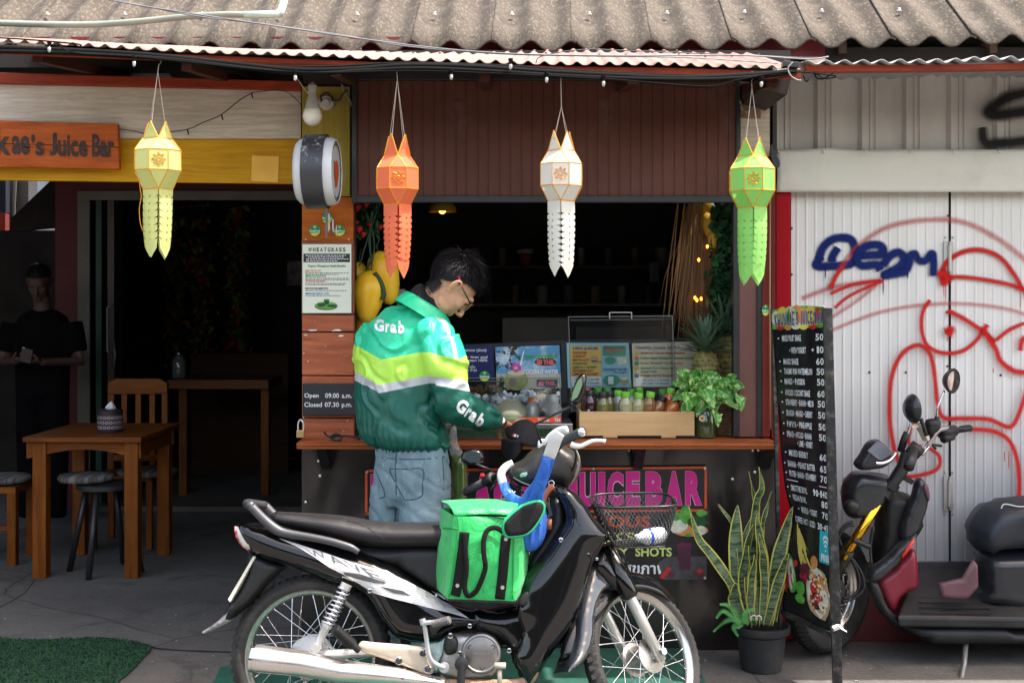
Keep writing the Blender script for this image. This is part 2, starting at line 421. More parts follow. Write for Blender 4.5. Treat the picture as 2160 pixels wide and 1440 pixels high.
for i in range(13):
 px=755+162.5*(i-5);py=33-max(0,(px-1200))*.012;mb.lathe([(.012,0),(.013,.004),(.006,.010),(.0055,.016)],P(px,py,6.23)+Vector((0,-.03,-.005)),(0,-.5,1),10)
mb.build('roof_screws',M('screw_zinc',(.55,.52,.47),.35,.6),roof,smooth=True)
rslab('eave_board',-300,78,1740,122,6.02,.03,MAROON,roof)
MB().box((-6,6.35,2.6),(6,6.42,2.95)).build('eave_beam',M('dark_steel_board',(.03,.028,.027),.6),roof)
for px in(1778,2096):rslab('rafter_end',px-8,84,px+8,112,6.0,.3,M('old_rafter',(.10,.055,.035),.7),roof)
rslab('eave_soffit',1735,100,2500,130,6.06,.03,M('soffit_dark',(.035,.028,.026),.7),roof)
# ---- pink metal awning over the counter
PINK=M('pink_awning_metal',(.22,.140,.120),.65,metal=.0,var=.14,vs=5,col2=(.29,.195,.17),spec=.12,dirt=.35,dcol=(.25,.13,.10),dscale=7,bump=.1,bs=12)
aw=root('metal_awning',(0,5.2,2.5),'faded pink corrugated metal awning running above the lanterns','awning')
fe=[(-160,80),(0,88),(150,97),(300,106),(500,115),(700,121),(850,128),(1000,134),(1200,137),(1400,139),(1600,144),(1665,146),(1690,148)]
be=[(-160,78),(0,86),(150,91),(300,100),(500,108),(700,112),(850,113),(1000,113),(1200,106),(1400,109),(1600,112),(1665,117),(1740,121)]
def ev(tab,x):
 for i in range(len(tab)-1):
  if x<=tab[i+1][0]:return lerp(tab[i][1],tab[i+1][1],(x-tab[i][0])/(tab[i+1][0]-tab[i][0]))
 return tab[-1][1]
AY0,AY1=4.70,6.02
ncol=430
def awf(s,t):
 x=lerp(-2.25,1.10,s);px0=x*F/AY0+1080;z0=H+(HY-ev(fe,px0))*AY0/F
 px1=1080+(x+.02)*F/AY1;z1=H+(HY-ev(be,px1))*AY1/F
 w=.5+.5*math.cos(2*math.pi*x/.062);z=lerp(z0,z1,t)+.014*w*w
 return(x+.05*t,lerp(AY0,AY1,t)+.006*math.sin(x*9),z)
MB().grid(awf,ncol,8).build('corrugated_sheet',PINK,aw,smooth=True,solid=.0015)
REDW=wood('red_stained_wood','#7a2a18','#a04024','x',7,.5)
BRW=wood('dark_brown_wood','#3a211a','#4c2a20','x',7,.6)
slab('front_beam',[(860,131),(1200,141),(1400,143),(1690,152),(1690,164),(1400,156),(1200,150),(860,141)],AY0+.03,.05,REDW,aw)
slab('front_beam',[(-160,95),(300,112),(860,134),(860,142),(300,122),(-160,105)],AY0+.04,.05,REDW,aw)
for px in(60,380,700,1020,1340,1640):
 x=(px-1080)*AY0/F;z=H+(HY-ev(fe,px))*AY0/F
 MB().hexa([(x-.02,AY0+.09,z-.055),(x+.02,AY0+.09,z-.055),(x+.02,AY1+.2,z+.10),(x-.02,AY1+.2,z+.10),(x-.02,AY0+.09,z-.012),(x+.02,AY0+.09,z-.012),(x+.02,AY1+.2,z+.145),(x-.02,AY1+.2,z+.145)]).build('rafter',BRW,aw)
slab('purlin_end',[(1600,168),(1668,163),(1660,200),(1606,187)],4.95,.5,M('purlin_dark',(.035,.02,.016),.7),aw)
mb=MB();rr=random.Random(5)
for px in list(range(760,1660,56)):
 x=(px-1080)*4.95/F;z=awf((x+2.25)/3.35,.25)[2];mb.lathe([(.006,0),(.005,.006)],(x,4.95,z+.006),(0,-.1,1),7)
mb.build('awning_screws',M('screw_dark',(.08,.06,.05),.5),aw)
# ---- second, zinc awning on the right
ZINC=M('zinc_white',(.36,.36,.37),.5,metal=.2,var=.1,spec=.3)
zr=root('zinc_awning',P(1950,135,4.9),'narrow white zinc awning edge above the grey ribbed cladding','awning')
def zf(s,t):
 x=lerp(1.14,6.0,s);w=.5+.5*math.cos(2*math.pi*x/.072);bumpy=.010*max(0,math.sin(x*7.0+1))**3
 return(x,lerp(4.80,5.95,t),2.455+.10*t+.016*w+bumpy+.012*(x-1.27))
MB().grid(zf,560,4).build('corrugated_sheet',ZINC,zr,smooth=True,solid=.002)  # depth and unseen right run stretched to shade the ground
slab('front_beam',[(1702,138),(1960,137),(3400,110),(3400,122),(1960,149),(1702,151)],4.84,.05,REDW,zr)
slab('end_lap',[(1690,131),(1746,118),(1740,126),(1715,140),(1702,152),(1686,148)],4.9,.01,M('rusty_tin',(.25,.12,.08),.6,col2=(.4,.28,.24)),zr)
# ---- left fascia : rail and boards
WHW=wood('weathered_white_wood','#b3a594','#dccfbe','x',10,.7,.8)
YEL=wood('yellow_painted_board','#a87406','#cf9a12','x',4,.55,.25)
fas=root('fascia',P(300,390,5.42),'timber fascia of white grained board above a mustard yellow board','fascia')
slab('rail',[(-200,146),(0,153),(636,172),(636,191),(0,176),(-200,170)],5.39,.06,REDW,fas,.003)
slab('white_board',[(-200,172),(0,178),(635,192),(635,292),(0,292),(-200,290)],5.42,.03,WHW,fas,.002)
slab('yellow_board',[(-200,256),(0,262),(200,285),(632,293),(632,388),(0,380),(-200,376)],5.445,.03,YEL,fas,.002)
slab('paper_patch',[(531,328),(589,330),(586,385),(530,382)],5.441,.002,M('orange_patch',(.75,.42,.06),.6,col2=(.66,.33,.04)),fas)
rslab('fluorescent_lamp',262,152,358,161,5.9,.04,M('old_white_plastic',(.42,.38,.34),.5),None)
tag(bpy.data.objects['fluorescent_lamp'],'dusty white strip lamp mounted under the awning behind the yellow lantern','lamp')
# ---- plank pillar between dining room and juice window
BRK1=wood('brick_red_plank','#8c4a30','#b86a48','x',8,.5,.5,wear=.55,wcol=(.62,.58,.52))
BRK2=wood('orange_brown_plank','#96480f','#b8641c','x',5,.5,.35,wear=.35,wcol=(.55,.48,.4))
OLV=wood('olive_plywood','#8a7626','#ae9848','z',5,.6,.4)
pil=root('plank_pillar',P(690,1370,5.4),'pillar clad in red brown planks with a mustard plywood top','pillar')
rslab('core',640,160,745,925,5.41,.12,M('pillar_core',(.03,.015,.012),.7),pil)
rslab('plywood_panel',637,183,738,414,5.375,.03,OLV,pil,.002)
rslab('plank',637,416,745,509,5.372,.035,BRK2,pil,.002)
rslab('trim',636,509,745,516,5.368,.04,BRK1,pil,.001)
for i,(a,b_)in enumerate(((517,661),(663,699),(701,791),(793,880),(882,925))):
 slab('plank',[(637,a),(746,a+1),(746,b_),(637,b_)],5.37-.004*(i%2),.035,BRK1,pil,.003)
mb=MB();rr=random.Random(3)
for(x,y,w,h)in((648,694,24,5),(702,694,20,5),(712,706,14,5),(658,932,22,6),(700,696,6,4),(640,705,10,3),(690,440,7,60),(700,452,5,45),(708,470,3,34)):
 pts=[(x+w*(.5+.5*math.cos(a/9*6.283)*rr.uniform(.6,1)),y+h*(.5+.5*math.sin(a/9*6.283)*rr.uniform(.5,1)))for a in range(9)]
 if y<900:mb.prism([P(p[0],p[1],5.3635)for p in pts],(0,.001,0))
mb.build('paint_scars',M('paint_scar_white',(.66,.63,.6),.7),pil)
mb=MB()
for x,y in((645,505),(736,505),(640,880),(733,887),(641,745),(650,762)):mb.lathe([(.004,0),(.003,.003)],P(x,y,5.362),(0,-1,0),7)
mb.build('nail_heads',M('screw_zinc','x'),pil)
# ---- rolled brown shutter panel over the window
BRP=M('brown_shutter_metal',(.085,.028,.018),.5,var=.18,vs=3,col2=(.11,.038,.026),spec=.25,dirt=.25,dscale=4,dcol=(.12,.07,.055),rv=.15)
BLK=M('black_painted_steel',(.018,.018,.019),.4,var=.2)
sp=root('shutter_panel',P(1150,425,5.33),'dark brown ribbed metal panel above the juice window opening','panel')
def spf(s,t):
 px=lerp(752,1556,s);k=((px-752)%23)/23;d=.0035 if k<.16 else 0
 q=P(px,lerp(413,166,t),5.33);return(q.x,q.y+d,q.z)
MB().grid(spf,804//2,1).build('ribbed_sheet',BRP,sp)
for a in((742,160,752,428),(1553,150,1562,425)):rslab('frame_bar',*a,5.318,.04,BLK,sp,.002)
rslab('frame_bar',752,413,1553,427,5.316,.045,BLK,sp,.002)
rslab('frame_bar',752,150,1553,169,5.30,.045,BLK,sp,.002)
# ---- right side of the window: posts
rp=root('window_jamb',P(1590,925,5.35),'brown and black jamb on the right side of the juice window','door frame')
BRJ=M('brown_jamb_paint',(.13,.050,.036),.5,var=.15,vs=5,dirt=.3,dcol=(.2,.12,.1))
rslab('steel_bar',1547,425,1559,921,5.36,.05,BLK,rp,.002)
rslab('jamb_panel',1559,330,1597,921,5.37,.04,BRJ,rp,.002)
rslab('steel_bar',1597,330,1608,921,5.36,.05,BLK,rp,.002)
rslab('red_jamb',1608,330,1624,921,5.355,.06,M('oxide_red',(.14,.022,.016),.6,spec=.15,dirt=.3),rp,.002)
rslab('red_jamb',1627,330,1636,925,5.38,.05,M('oxide_red','x'),rp,.002)
mb=MB();mb.tube([P(1625,330,5.34),P(1624,640,5.34),P(1625,905,5.34)],.004,6);mb.build('conduit',M('copper_pipe',(.35,.16,.09),.5),rp,smooth=True)
slab('upper_board',[(1562,235),(1624,229),(1624,330),(1562,332)],5.37,.03,WHW,rp,.002)
slab('upper_board',[(1562,172),(1595,174),(1605,206),(1605,249),(1562,248)],5.35,.02,wood('pale_brown_board','#7c5e48','#9a7a60','x',8),rp,.002)
rslab('upper_board',1598,168,1626,228,5.375,.03,M('oxide_red','x'),rp,.002)
slab('yellow_board',[(1612,330),(1624,330),(1624,350),(1612,350)],5.366,.01,YEL,rp)
slab('bracket',[(1629,305),(1645,340),(1645,352),(1632,352),(1627,330)],5.3,.05,BLK,rp)
# ---- counter
cnt=root('juice_counter',P(1140,1370,5.42),'juice bar counter with black vinyl front and brown wooden shelf','counter')
SHW=wood('shelf_wood','#8a4420','#b8683a','x',9,.45,.4,wear=.25)
m,n,b=base('black_vinyl');v=n.co()
w_=n.noise(n.co((1.0,1,.5)),2.6,2,.4,.6)
c=n.mix(n.ramp(n.noise(v,2.5,6,.6),.35,.7),(.007,.006,.006),(.022,.017,.015));n.l.new(c,b.inputs['Base Color'])
b.inputs['Roughness'].default_value=.22;b.inputs['Specular IOR Level'].default_value=.6;n.l.new(n.bump(w_,.7,.05),b.inputs['Normal']);VIN=m
def vf(s,t):
 px=lerp(637,1642,s);z=lerp(0.0,.905,t);q=P(px,900,5.42)
 w=noise.noise(Vector((q.x*3.1,z*1.7,.3)))*.010+noise.noise(Vector((q.x*7,z*4,4)))*.003
 return(q.x,5.42-.006+w*min(1,6*t)*min(1,8*(1-t)),z)
MB().grid(vf,120,40).build('vinyl_front',VIN,cnt,smooth=True)
MB().box((P(638,0,5.43).x,5.44,0),(P(1640,0,5.43).x,6.15,.905)).build('carcass',M('carcass_dark',(.02,.016,.014),.7),cnt)
x0,x1=P(626,0,5.2).x,P(1642,0,5.2).x
MB().prism([Vector((x0,5.2,.908)),Vector((x1,5.2,.908)),Vector((x1,5.50,.908)),Vector((x0-.01,5.36,.908))],(0,0,.012)).build('shelf_plank',SHW,cnt,bevel=.002)
MB().prism([Vector((x0,5.19,.9215)),Vector((x1,5.19,.9215)),Vector((x1,5.50,.9215)),Vector((x0-.01,5.36,.9215))],(0,0,.012)).build('shelf_plank',SHW,cnt,bevel=.002)
MB().box((P(640,0,5.5).x,5.5,.905),(x1,6.15,.9335)).build('counter_top',M('counter_top_dark',(.05,.03,.02),.6),cnt)
for px in(690,1020,1344,1610):
 q=P(px,950,5.4);MB().prism([Vector((q.x-.02,5.22,.907)),Vector((q.x-.02,5.41,.907)),Vector((q.x-.02,5.41,.80)),Vector((q.x-.02,5.37,.80))],(.04,0,0)).build('bracket',BLK,cnt)
mb=MB()
for x,y in((675,1003),(645,1058),(672,972),(690,972),(1327,949),(1338,949),(1588,949),(1600,949),(1592,995),(1480,998),(1545,1010)):
 Yq=5.405 if y>960 else 5.36;mb.lathe([(.0065,0),(.006,.003),(.002,.004)],P(x,y,Yq),(0,-1,0),9)
mb.build('screws',M('screw_bright',(.75,.73,.68),.3,.8),cnt)
# ---- banner on the counter front
BY=5.392
ban=root('counter_banner',P(1130,1222,BY),'black banner on the counter front with magenta juice bar lettering','banner')
slab('banner_sheet',[(770,990),(1491,983),(1491,1222),(770,1224)],BY,.003,M('banner_black',(.012,.011,.012),.35,var=.3),ban)
ORG_=M('print_orange',(.62,.075,.015),.4,var=.05);MAG=M('print_magenta',(.58,.012,.21),.4,var=.1);PNK=M('print_pale_pink',(.72,.40,.50),.4,var=.04)
mb=MB()
for q in([(770,990),(1491,983),(1491,988),(770,995)],[(770,1080),(1491,1073),(1491,1078),(770,1085)],[(770,990),(775,990),(775,1083),(770,1083)],[(1486,984),(1491,984),(1491,1076),(1486,1076)]):
 mb.prism([P(a,b_,BY-.002)for a,b_ in q],(0,.001,0))
mb.build('border',ORG_,ban)
for s_,q in(("KHUNKAE'S",((782,1000),(1136,996),(1136,1071),(782,1075))),('JUICE',((1190,996),(1350,994),(1350,1066),(1190,1069))),('BAR',((1362,994),(1481,993),(1481,1065),(1362,1066)))):
 mb=MB();ctext(mb,s_,quadmap(*q,BY-.0028),.085,grow=.02);mb.build('lettering_outline',PNK,ban)
 mb=MB();ctext(mb,s_,quadmap(*q,BY-.0040),.06);mb.build('lettering',MAG,ban)
mb=MB();tadd(mb,'DELICIOUS',rect(1150,1087,1372,1112,BY-.002),.04);mb.build('lettering',ORG_,ban)
LIME_=M('print_lime',(.52,.60,.17),.4,var=.05)
for s_,q in(('DRINKS',(1180,1122,1340,1142)),('HEALTHY',(1185,1154,1327,1173)),('SHOTS',(1340,1154,1417,1173)),('AND',(1080,1154,1118,1173))):
 mb=MB();tadd(mb,s_,rect(*q,BY-.002),.03);mb.build('lettering',LIME_,ban)
mb=MB();tadd(mb,'เครื่องดื่มสุขภาพ',rect(1190,1182,1408,1218,BY-.002),.02);mb.build('lettering',M('print_white',(.72,.73,.74),.4,var=.04),ban)
def disc(mb,x,y,rx,ry,Y,m=0,n=18,rot=0,jit=0,rs=0):
 rg=random.Random(rs);pts=[]
 for i in range(n):
  a=6.2832*i/n;k=1+rg.uniform(-jit,jit);u,w=rx*math.cos(a)*k,ry*math.sin(a)*k
  pts.append(P(x+u*math.cos(rot)-w*math.sin(rot),y+u*math.sin(rot)+w*math.cos(rot),Y))
 return mb.add(pts,[tuple(range(n))],m)
VEG=[M('print_green',(.05,.22,.03),.4,col2=(.13,.42,.06),vs=30),M('print_dark_green',(.01,.07,.015),.4),M('print_cream',(.62,.60,.48),.4,vs=30,var=.2),M('print_white','x'),M('print_board_orange',(.55,.22,.06),.4),M('print_berry',(.09,.008,.028),.4,col2=(.16,.02,.05),vs=40),M('print_slate',(.06,.055,.06),.4,vs=30,var=.3),M('print_red',(.45,.02,.02),.4),M('print_plum',(.07,.012,.04),.4,var=.25)]
mb=MB()
disc(mb,1456,1118,38,13,BY-.0022,4);disc(mb,1430,1107,20,17,BY-.0026,2,jit=.1);disc(mb,1447,1085,13,20,BY-.003,0);disc(mb,1470,1100,20,14,BY-.0034,1,jit=.15,rs=2)
disc(mb,1425,1088,14,10,BY-.0038,0,jit=.2);disc(mb,1478,1118,12,10,BY-.0042,2);disc(mb,1452,1128,7,4,BY-.0044,0);disc(mb,1480,1082,11,7,BY-.0044,0,jit=.2)
mb.build('vegetable_picture',VEG,ban)
mb=MB();mb.add([P(a,b_,BY-.0018)for a,b_ in((1388,1186),(1408,1174),(1491,1172),(1491,1221),(1400,1222))],[(0,1,2,3,4)],6)
disc(mb,1425,1200,32,18,BY-.0022,6,jit=.1);mb.add([P(a,b_,BY-.0028)for a,b_ in((1427,1148),(1459,1146),(1455,1200),(1433,1200))],[(0,1,2,3)],8);disc(mb,1443,1148,15,5,BY-.0032,5,jit=.2)
for i,(x,y)in enumerate(((1404,1208),(1416,1213),(1410,1200),(1466,1208),(1476,1204),(1481,1212),(1398,1215))):disc(mb,x,y,6,5,BY-.0034-.0001*i,(7,5)[i%2])
mb.build('berry_drink_picture',VEG,ban)
mb=MB()
for x,y in((774,995),(1252,988),(1487,987),(1487,1218)):mb.lathe([(.006,0),(.005,.003)],P(x,y,BY-.002),(0,-1,0),9)
mb.build('grommets',M('screw_bright','x'),ban)
# ---- right building: ribbed cladding, flashing, folding shutters, red column, base
m,n,b=base('grey_cladding');v=n.co((1,1,.12))
c=n.mix(n.ramp(n.noise(v,9,6,.6),.35,.7),(.42,.39,.36),(.52,.485,.45));c=n.mix(n.math('MULTIPLY',n.ramp(n.noise(n.co(),3,8,.7),.5,.7),.35),c,(.27,.25,.225))
n.l.new(c,b.inputs['Base Color']);b.inputs['Roughness'].default_value=.5;CLAD=m
cl=root('ribbed_cladding',P(1900,315,5.5),'grey ribbed metal cladding under the zinc awning','cladding')
def clf():
 pr=[];x=1600.0;out=[]
 for c0 in[1647,1733,1826,1919,2013,2110,2203,2296,2390]:
  for dx,d in((-17,0),(-11,1),(-8,1.0),(-7,.72),(5,.72),(6,1.0),(9,1),(14,0),(19,0),(20,.18),(22,.18),(23,0)):pr.append((c0+dx,d))
 return pr
pr=clf();mb=MB()
for(px,d)in pr:
 for py in(140,322):q=P(px,py,5.52);mb.v.append(Vector((q.x,5.52-d*.028,q.z)))
for i in range(len(pr)-1):mb.f.append((2*i,2*i+1,2*i+3,2*i+2));mb.m.append(0)
mb.build('ribbed_sheet',CLAD,cl)
def grow(mat,prev):pass
mb=MB();
for x,y in((1851,157),(1997,156),(2128,151)):mb.lathe([(.007,0),(.004,.004)],P(x,y,5.515),(0,-1,0),9)
mb.build('screws',M('screw_zinc','x'),cl)
def ribbon(mb,pts,w,Yf,z3=0.0,att=None,k=10,wob=.12,seed=0):
 """sprayed paint stroke: a thin strip lying on a surface; attribute 'edge' runs 0..1..0 across it"""
 pts=cat([(p[0],p[1],(p[2]if len(p)>2 else 1))for p in pts],k);b0=len(mb.v);rg=random.Random(seed);E=mb.a.setdefault('edge',[]);D=mb.a.setdefault('dens',[])
 for i,p in enumerate(pts):
  a=pts[max(0,i-1)];c=pts[min(len(pts)-1,i+1)];tx,ty=c[0]-a[0],c[1]-a[1];L=math.hypot(tx,ty)or 1;nx,ny=-ty/L,tx/L
  ww=w*p[2]*(1+wob*noise.noise(Vector((i*.25,seed,0))))
  for j in range(7):
   s_=(j/6-.5)*2;q=P(p[0]+nx*ww*s_,p[1]+ny*ww*s_,Yf-i*2.2e-5);mb.v.append(q);e=1-abs(s_)
   if i==0 or i==len(pts)-1:e*=.2
   E.append(e);D.append(p[3]if len(p)>3 else 1)
 for i in range(len(pts)-1):
  for j in range(6):mb.f.append((b0+i*7+j,b0+i*7+j+1,b0+(i+1)*7+j+1,b0+(i+1)*7+j));mb.m.append(0)
 return mb
def spray(name,col,soft,amax=1.0):
 m,n,b=base(name);e=n.attr('edge');g_=n.noise(n.co(),260,3,.8)
 al=n.math('MULTIPLY',n.ramp(n.math('ADD',e,n.math('MULTIPLY',n.math('SUBTRACT',g_,.5),soft)),.02,soft+.12),amax)
 b.inputs['Base Color'].default_value=(*col,1);b.inputs['Roughness'].default_value=.75;b.inputs['Specular IOR Level'].default_value=.15;n.l.new(al,b.inputs['Alpha']);return m
REDS=spray('red_spray',(.50,.012,.009),.6,.97);REDF=spray('faint_red_spray',(.50,.06,.05),1.1,.6);BLUS=spray('blue_spray',(.006,.016,.11),.40);BLKS=spray('black_spray',(.012,.012,.012),.55,.97)
mb=MB();mb.a['edge']=[];mb.a['dens']=[]
ribbon(mb,[(2190,192),(2130,205),(2092,228),(2085,240),(2110,243),(2190,232)],17,5.482,seed=1)
ribbon(mb,[(2072,268),(2078,300),(2110,302),(2190,294)],15,5.480,seed=2)
mb.build('black_graffiti',BLKS,cl,fix=False)
WHM=M('cream_flashing',(.66,.63,.55),.5,var=.06,vs=2,dirt=.25,dcol=(.36,.33,.28),dscale=5,spec=.4)
fl=root('flashing_strip',P(1900,405,5.46),'cream sheet metal flashing band above the folding shutters','metal strip')
def ff(s,t):
 px=lerp(1638,2500,s);py=lerp(405,316,t)+(2.5*math.sin(px*.035)*math.exp(-((px-1740)/90)**2)if t>.9 else 0)
 q=P(px,py,5.47);y=q.y-.012*math.sin(t*3.14)+.008*noise.noise(Vector((q.x*3,t*2,0)))-.015*math.exp(-((px-1735)/40)**2)*t*t
 return(q.x,y,q.z)
MB().grid(ff,80,12).build('metal_band',WHM,fl,smooth=True,solid=.003)
mb=MB()
for x in(1642,1737,1826,1920,2011,2107):mb.lathe([(.008,0),(.007,.004),(.003,.007)],P(x,320,5.44),(0,-1,0),9)
mb.build('screws',M('screw_zinc','x'),fl)
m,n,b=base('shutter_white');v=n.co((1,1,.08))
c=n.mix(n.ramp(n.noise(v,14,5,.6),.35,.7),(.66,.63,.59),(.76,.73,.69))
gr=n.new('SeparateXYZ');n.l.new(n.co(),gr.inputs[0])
c=n.mix(n.math('MULTIPLY',n.ramp(n.math('ADD',gr.outputs[2],n.math('MULTIPLY',n.noise(v,6,5),.35)),.40,1.05,(1,1,1),(0,0,0)),.85),c,(.27,.275,.30))  # blue-grey shade and slight dirt, painted in towards the bottom of the shutters
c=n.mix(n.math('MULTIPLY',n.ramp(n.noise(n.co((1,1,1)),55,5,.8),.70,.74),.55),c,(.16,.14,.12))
c=n.mix(n.math('MULTIPLY',n.ramp(n.noise(n.co((9,1,.35)),5,4,.6),.62,.72),.25),c,(.33,.32,.32))
n.l.new(c,b.inputs['Base Color']);b.inputs['Roughness'].default_value=.38;b.inputs['Metallic'].default_value=.12;SHT=m
SY=5.56
def leaf(label,xa,xb):
 r0=root('folding_shutter',P((xa+xb)/2,1190,SY),label,'shutter','folding shutter leaves')
 pr=[];px=xa
 while px<xb:
  pr+=[(px,0),(px+9,0),(px+11,1),(px+13.5,1),(px+15.5,0)];px+=19.5
 pr.append((xb,0));mb=MB()
 for(px,d)in pr:
  for py in(400,1192):q=P(min(px,xb),py,SY);mb.v.append(Vector((q.x,SY-d*.0026,q.z)))
 for i in range(len(pr)-1):mb.f.append((2*i,2*i+1,2*i+3,2*i+2));mb.m.append(0)
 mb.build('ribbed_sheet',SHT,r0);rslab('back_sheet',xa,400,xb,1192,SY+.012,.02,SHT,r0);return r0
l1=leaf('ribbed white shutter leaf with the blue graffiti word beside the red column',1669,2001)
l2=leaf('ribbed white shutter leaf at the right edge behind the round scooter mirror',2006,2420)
HNG=M('galvanised_hinge',(.45,.43,.40),.35,.7)
for(y,par)in((545,l1),(1040,l1)):
 h_=MB()
 for dx in(-9,3):h_.box(tuple(P(2003+dx-3,y+36,SY-.012)),tuple(P(2003+dx+4,y-36,SY-.006)))
 h_.tube([P(2003,y+28,SY-.014),P(2003,y-28,SY-.014)],.009,8)
 for dx in(-9,7):
  for dy in(-44,44):h_.lathe([(.006,0),(.004,.004)],P(2003+dx,y+dy,SY-.004),(0,-1,0),7)
 h_.build('hinge',HNG,par,smooth=True,auto=35)
mb=MB()
for x,y in((2000,455),(1834,785),(1911,785),(2111,791),(1999,772),(1997,658),(2010,658),(1670,579),(1670,482)):mb.lathe([(.006,0),(.004,.004)],P(x,y,SY-.003),(0,-1,0),8)
mb.build('rivets',M('screw_dark','x'),l1)
rslab('gap_strip',2000,402,2007,1192,SY+.006,.002,M('gap_dark',(.015,.013,.012),.8),l1)
gy=SY-.0065
mb=MB();mb.a['edge']=[];mb.a['dens']=[]
for i,(pts,w)in enumerate([([(1733,540),(1722,560),(1752,561),(1795,556),(1803,530),(1795,505),(1762,503),(1738,520),(1726,548)],9),([(1768,522),(1757,540),(1755,552)],9),([(1800,540),(1830,538),(1862,535),(1858,518),(1835,517),(1815,528),(1808,548),(1820,560),(1850,558),(1858,570)],9),([(1862,560),(1878,540),(1896,532),(1908,545),(1900,560),(1880,572),(1865,580),(1884,578),(1915,572)],9),([(1908,575),(1918,560),(1920,540),(1930,535),(1938,548),(1952,550),(1965,534),(1970,545),(1969,582)],8)]):ribbon(mb,pts,w*1.3,gy-.0016*i,seed=i+10)
for(x,y,l)in((1741,560,28),(1863,572,50),(1794,560,5),(1915,575,12),(1850,565,8),(1748,560,6)):ribbon(mb,[(x,y),(x,y+l)],1.6,gy-.0095,k=3)
mb.build('blue_graffiti',BLUS,l1,fix=False)
RED=[([(1990,600),(1988,575),(2000,550),(2035,530),(2075,528),(2112,545),(2140,580),(2160,612),(2200,650)],7),([(1992,585),(2030,584),(2080,590),(2130,600),(2160,612)],6),([(1978,583),(1992,576),(1998,592),(1984,596)],11),([(1962,632),(1946,660),(1945,700),(1958,730),(1990,744),(2030,740),(2062,715),(2074,690)],6),([(1998,655),(2030,670),(2075,700),(2100,722)],7),([(2083,684),(2078,700),(2100,735),(2110,760),(2135,780),(2160,785),(2210,785)],8),([(2100,718),(2130,695),(2165,680)],6),([(1992,700),(2008,694),(2000,708)],10),([(2152,740),(2158,715),(2180,710)],8),([(1898,980),(1885,940),(1877,880),(1880,800),(1900,750),(1932,728),(1958,740),(1970,780),(1978,850),(1990,880),(2030,882),(2085,884),(2130,900),(2150,870),(2170,810)],7),([(2040,905),(2090,908),(2125,925),(2143,960),(2150,1010),(2148,1060)],7),([(1925,890),(1918,935),(1960,945),(1982,965),(1975,990),(1935,1003),(1900,1005)],6),([(1750,620),(1800,600),(1860,592),(1838,602),(1790,625),(1760,650)],5),([(1752,608),(1765,580),(1780,562)],6)]
mb=MB();mb.a['edge']=[];mb.a['dens']=[]
for i,(pts,w)in enumerate(RED):ribbon(mb,pts,w*1.1,gy-.008-.0014*i,seed=i)
for(x,y,l)in((1995,590,50),(1991,590,38),(2152,612,42),(1998,705,16),(2128,950,40),(2119,950,25),(2095,775,12)):ribbon(mb,[(x,y),(x,y+l)],1.5,gy-.03,k=3)
mb.build('red_graffiti',REDS,l2,fix=False)
mb=MB();mb.a['edge']=[];mb.a['dens']=[]
for i,(pts,w)in enumerate([([(1750,610),(1770,570),(1810,520),(1870,480),(1950,464),(2030,468),(2100,500),(2160,545),(2210,590)],9),([(1690,630),(1760,605),(1860,590)],8),([(1700,720),(1850,660),(1990,640),(2120,650),(2200,680)],6),([(1720,690),(1800,640),(1850,600)],6)]):ribbon(mb,pts,w,gy-.0025-.0012*i,seed=i+40)
mb.build('faint_red_graffiti',REDF,l1,fix=False)
rc=rslab('red_column',1637,404,1668,1348,5.50,.2,M('bright_red_paint',(.36,.004,.010),.5,spec=.12,var=.08,dirt=.25,dcol=(.12,.01,.01)),bevel=.003);tag(rc,'bright red painted steel column beside the folding shutters','column')
bs=rslab('red_plinth',1668,1192,2600,1352,5.545,.3,M('plinth_red',(.10,.012,.013),.6,var=.2,dirt=.5));tag(bs,'dark red painted plinth under the white folding shutters','plinth')
rslab('shutter_sill',1668,1186,2600,1196,5.53,.3,M('sill_dark',(.05,.045,.045),.6),None);tag(bpy.data.objects['shutter_sill'],'dark steel sill along the bottom of the folding shutters','sill')
# ---- enclosing structure (rooms behind)
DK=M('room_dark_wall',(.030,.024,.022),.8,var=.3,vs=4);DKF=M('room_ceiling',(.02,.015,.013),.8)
def struct(o):tag(o,kind='structure');return o
struct(MB().box((-6,9.2,-.02),(-3.30,9.3,1.9)).build('wall_back_left',DK))if False else None
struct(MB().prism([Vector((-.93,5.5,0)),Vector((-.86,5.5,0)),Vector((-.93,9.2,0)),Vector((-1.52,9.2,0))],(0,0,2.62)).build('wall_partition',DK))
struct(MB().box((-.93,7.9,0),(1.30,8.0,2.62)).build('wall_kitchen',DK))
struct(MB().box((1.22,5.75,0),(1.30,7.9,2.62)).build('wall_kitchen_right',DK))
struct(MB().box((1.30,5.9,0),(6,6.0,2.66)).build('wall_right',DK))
struct(MB().box((-5.6,5.75,2.62),(1.3,9.9,2.70)).build('ceiling',DKF))
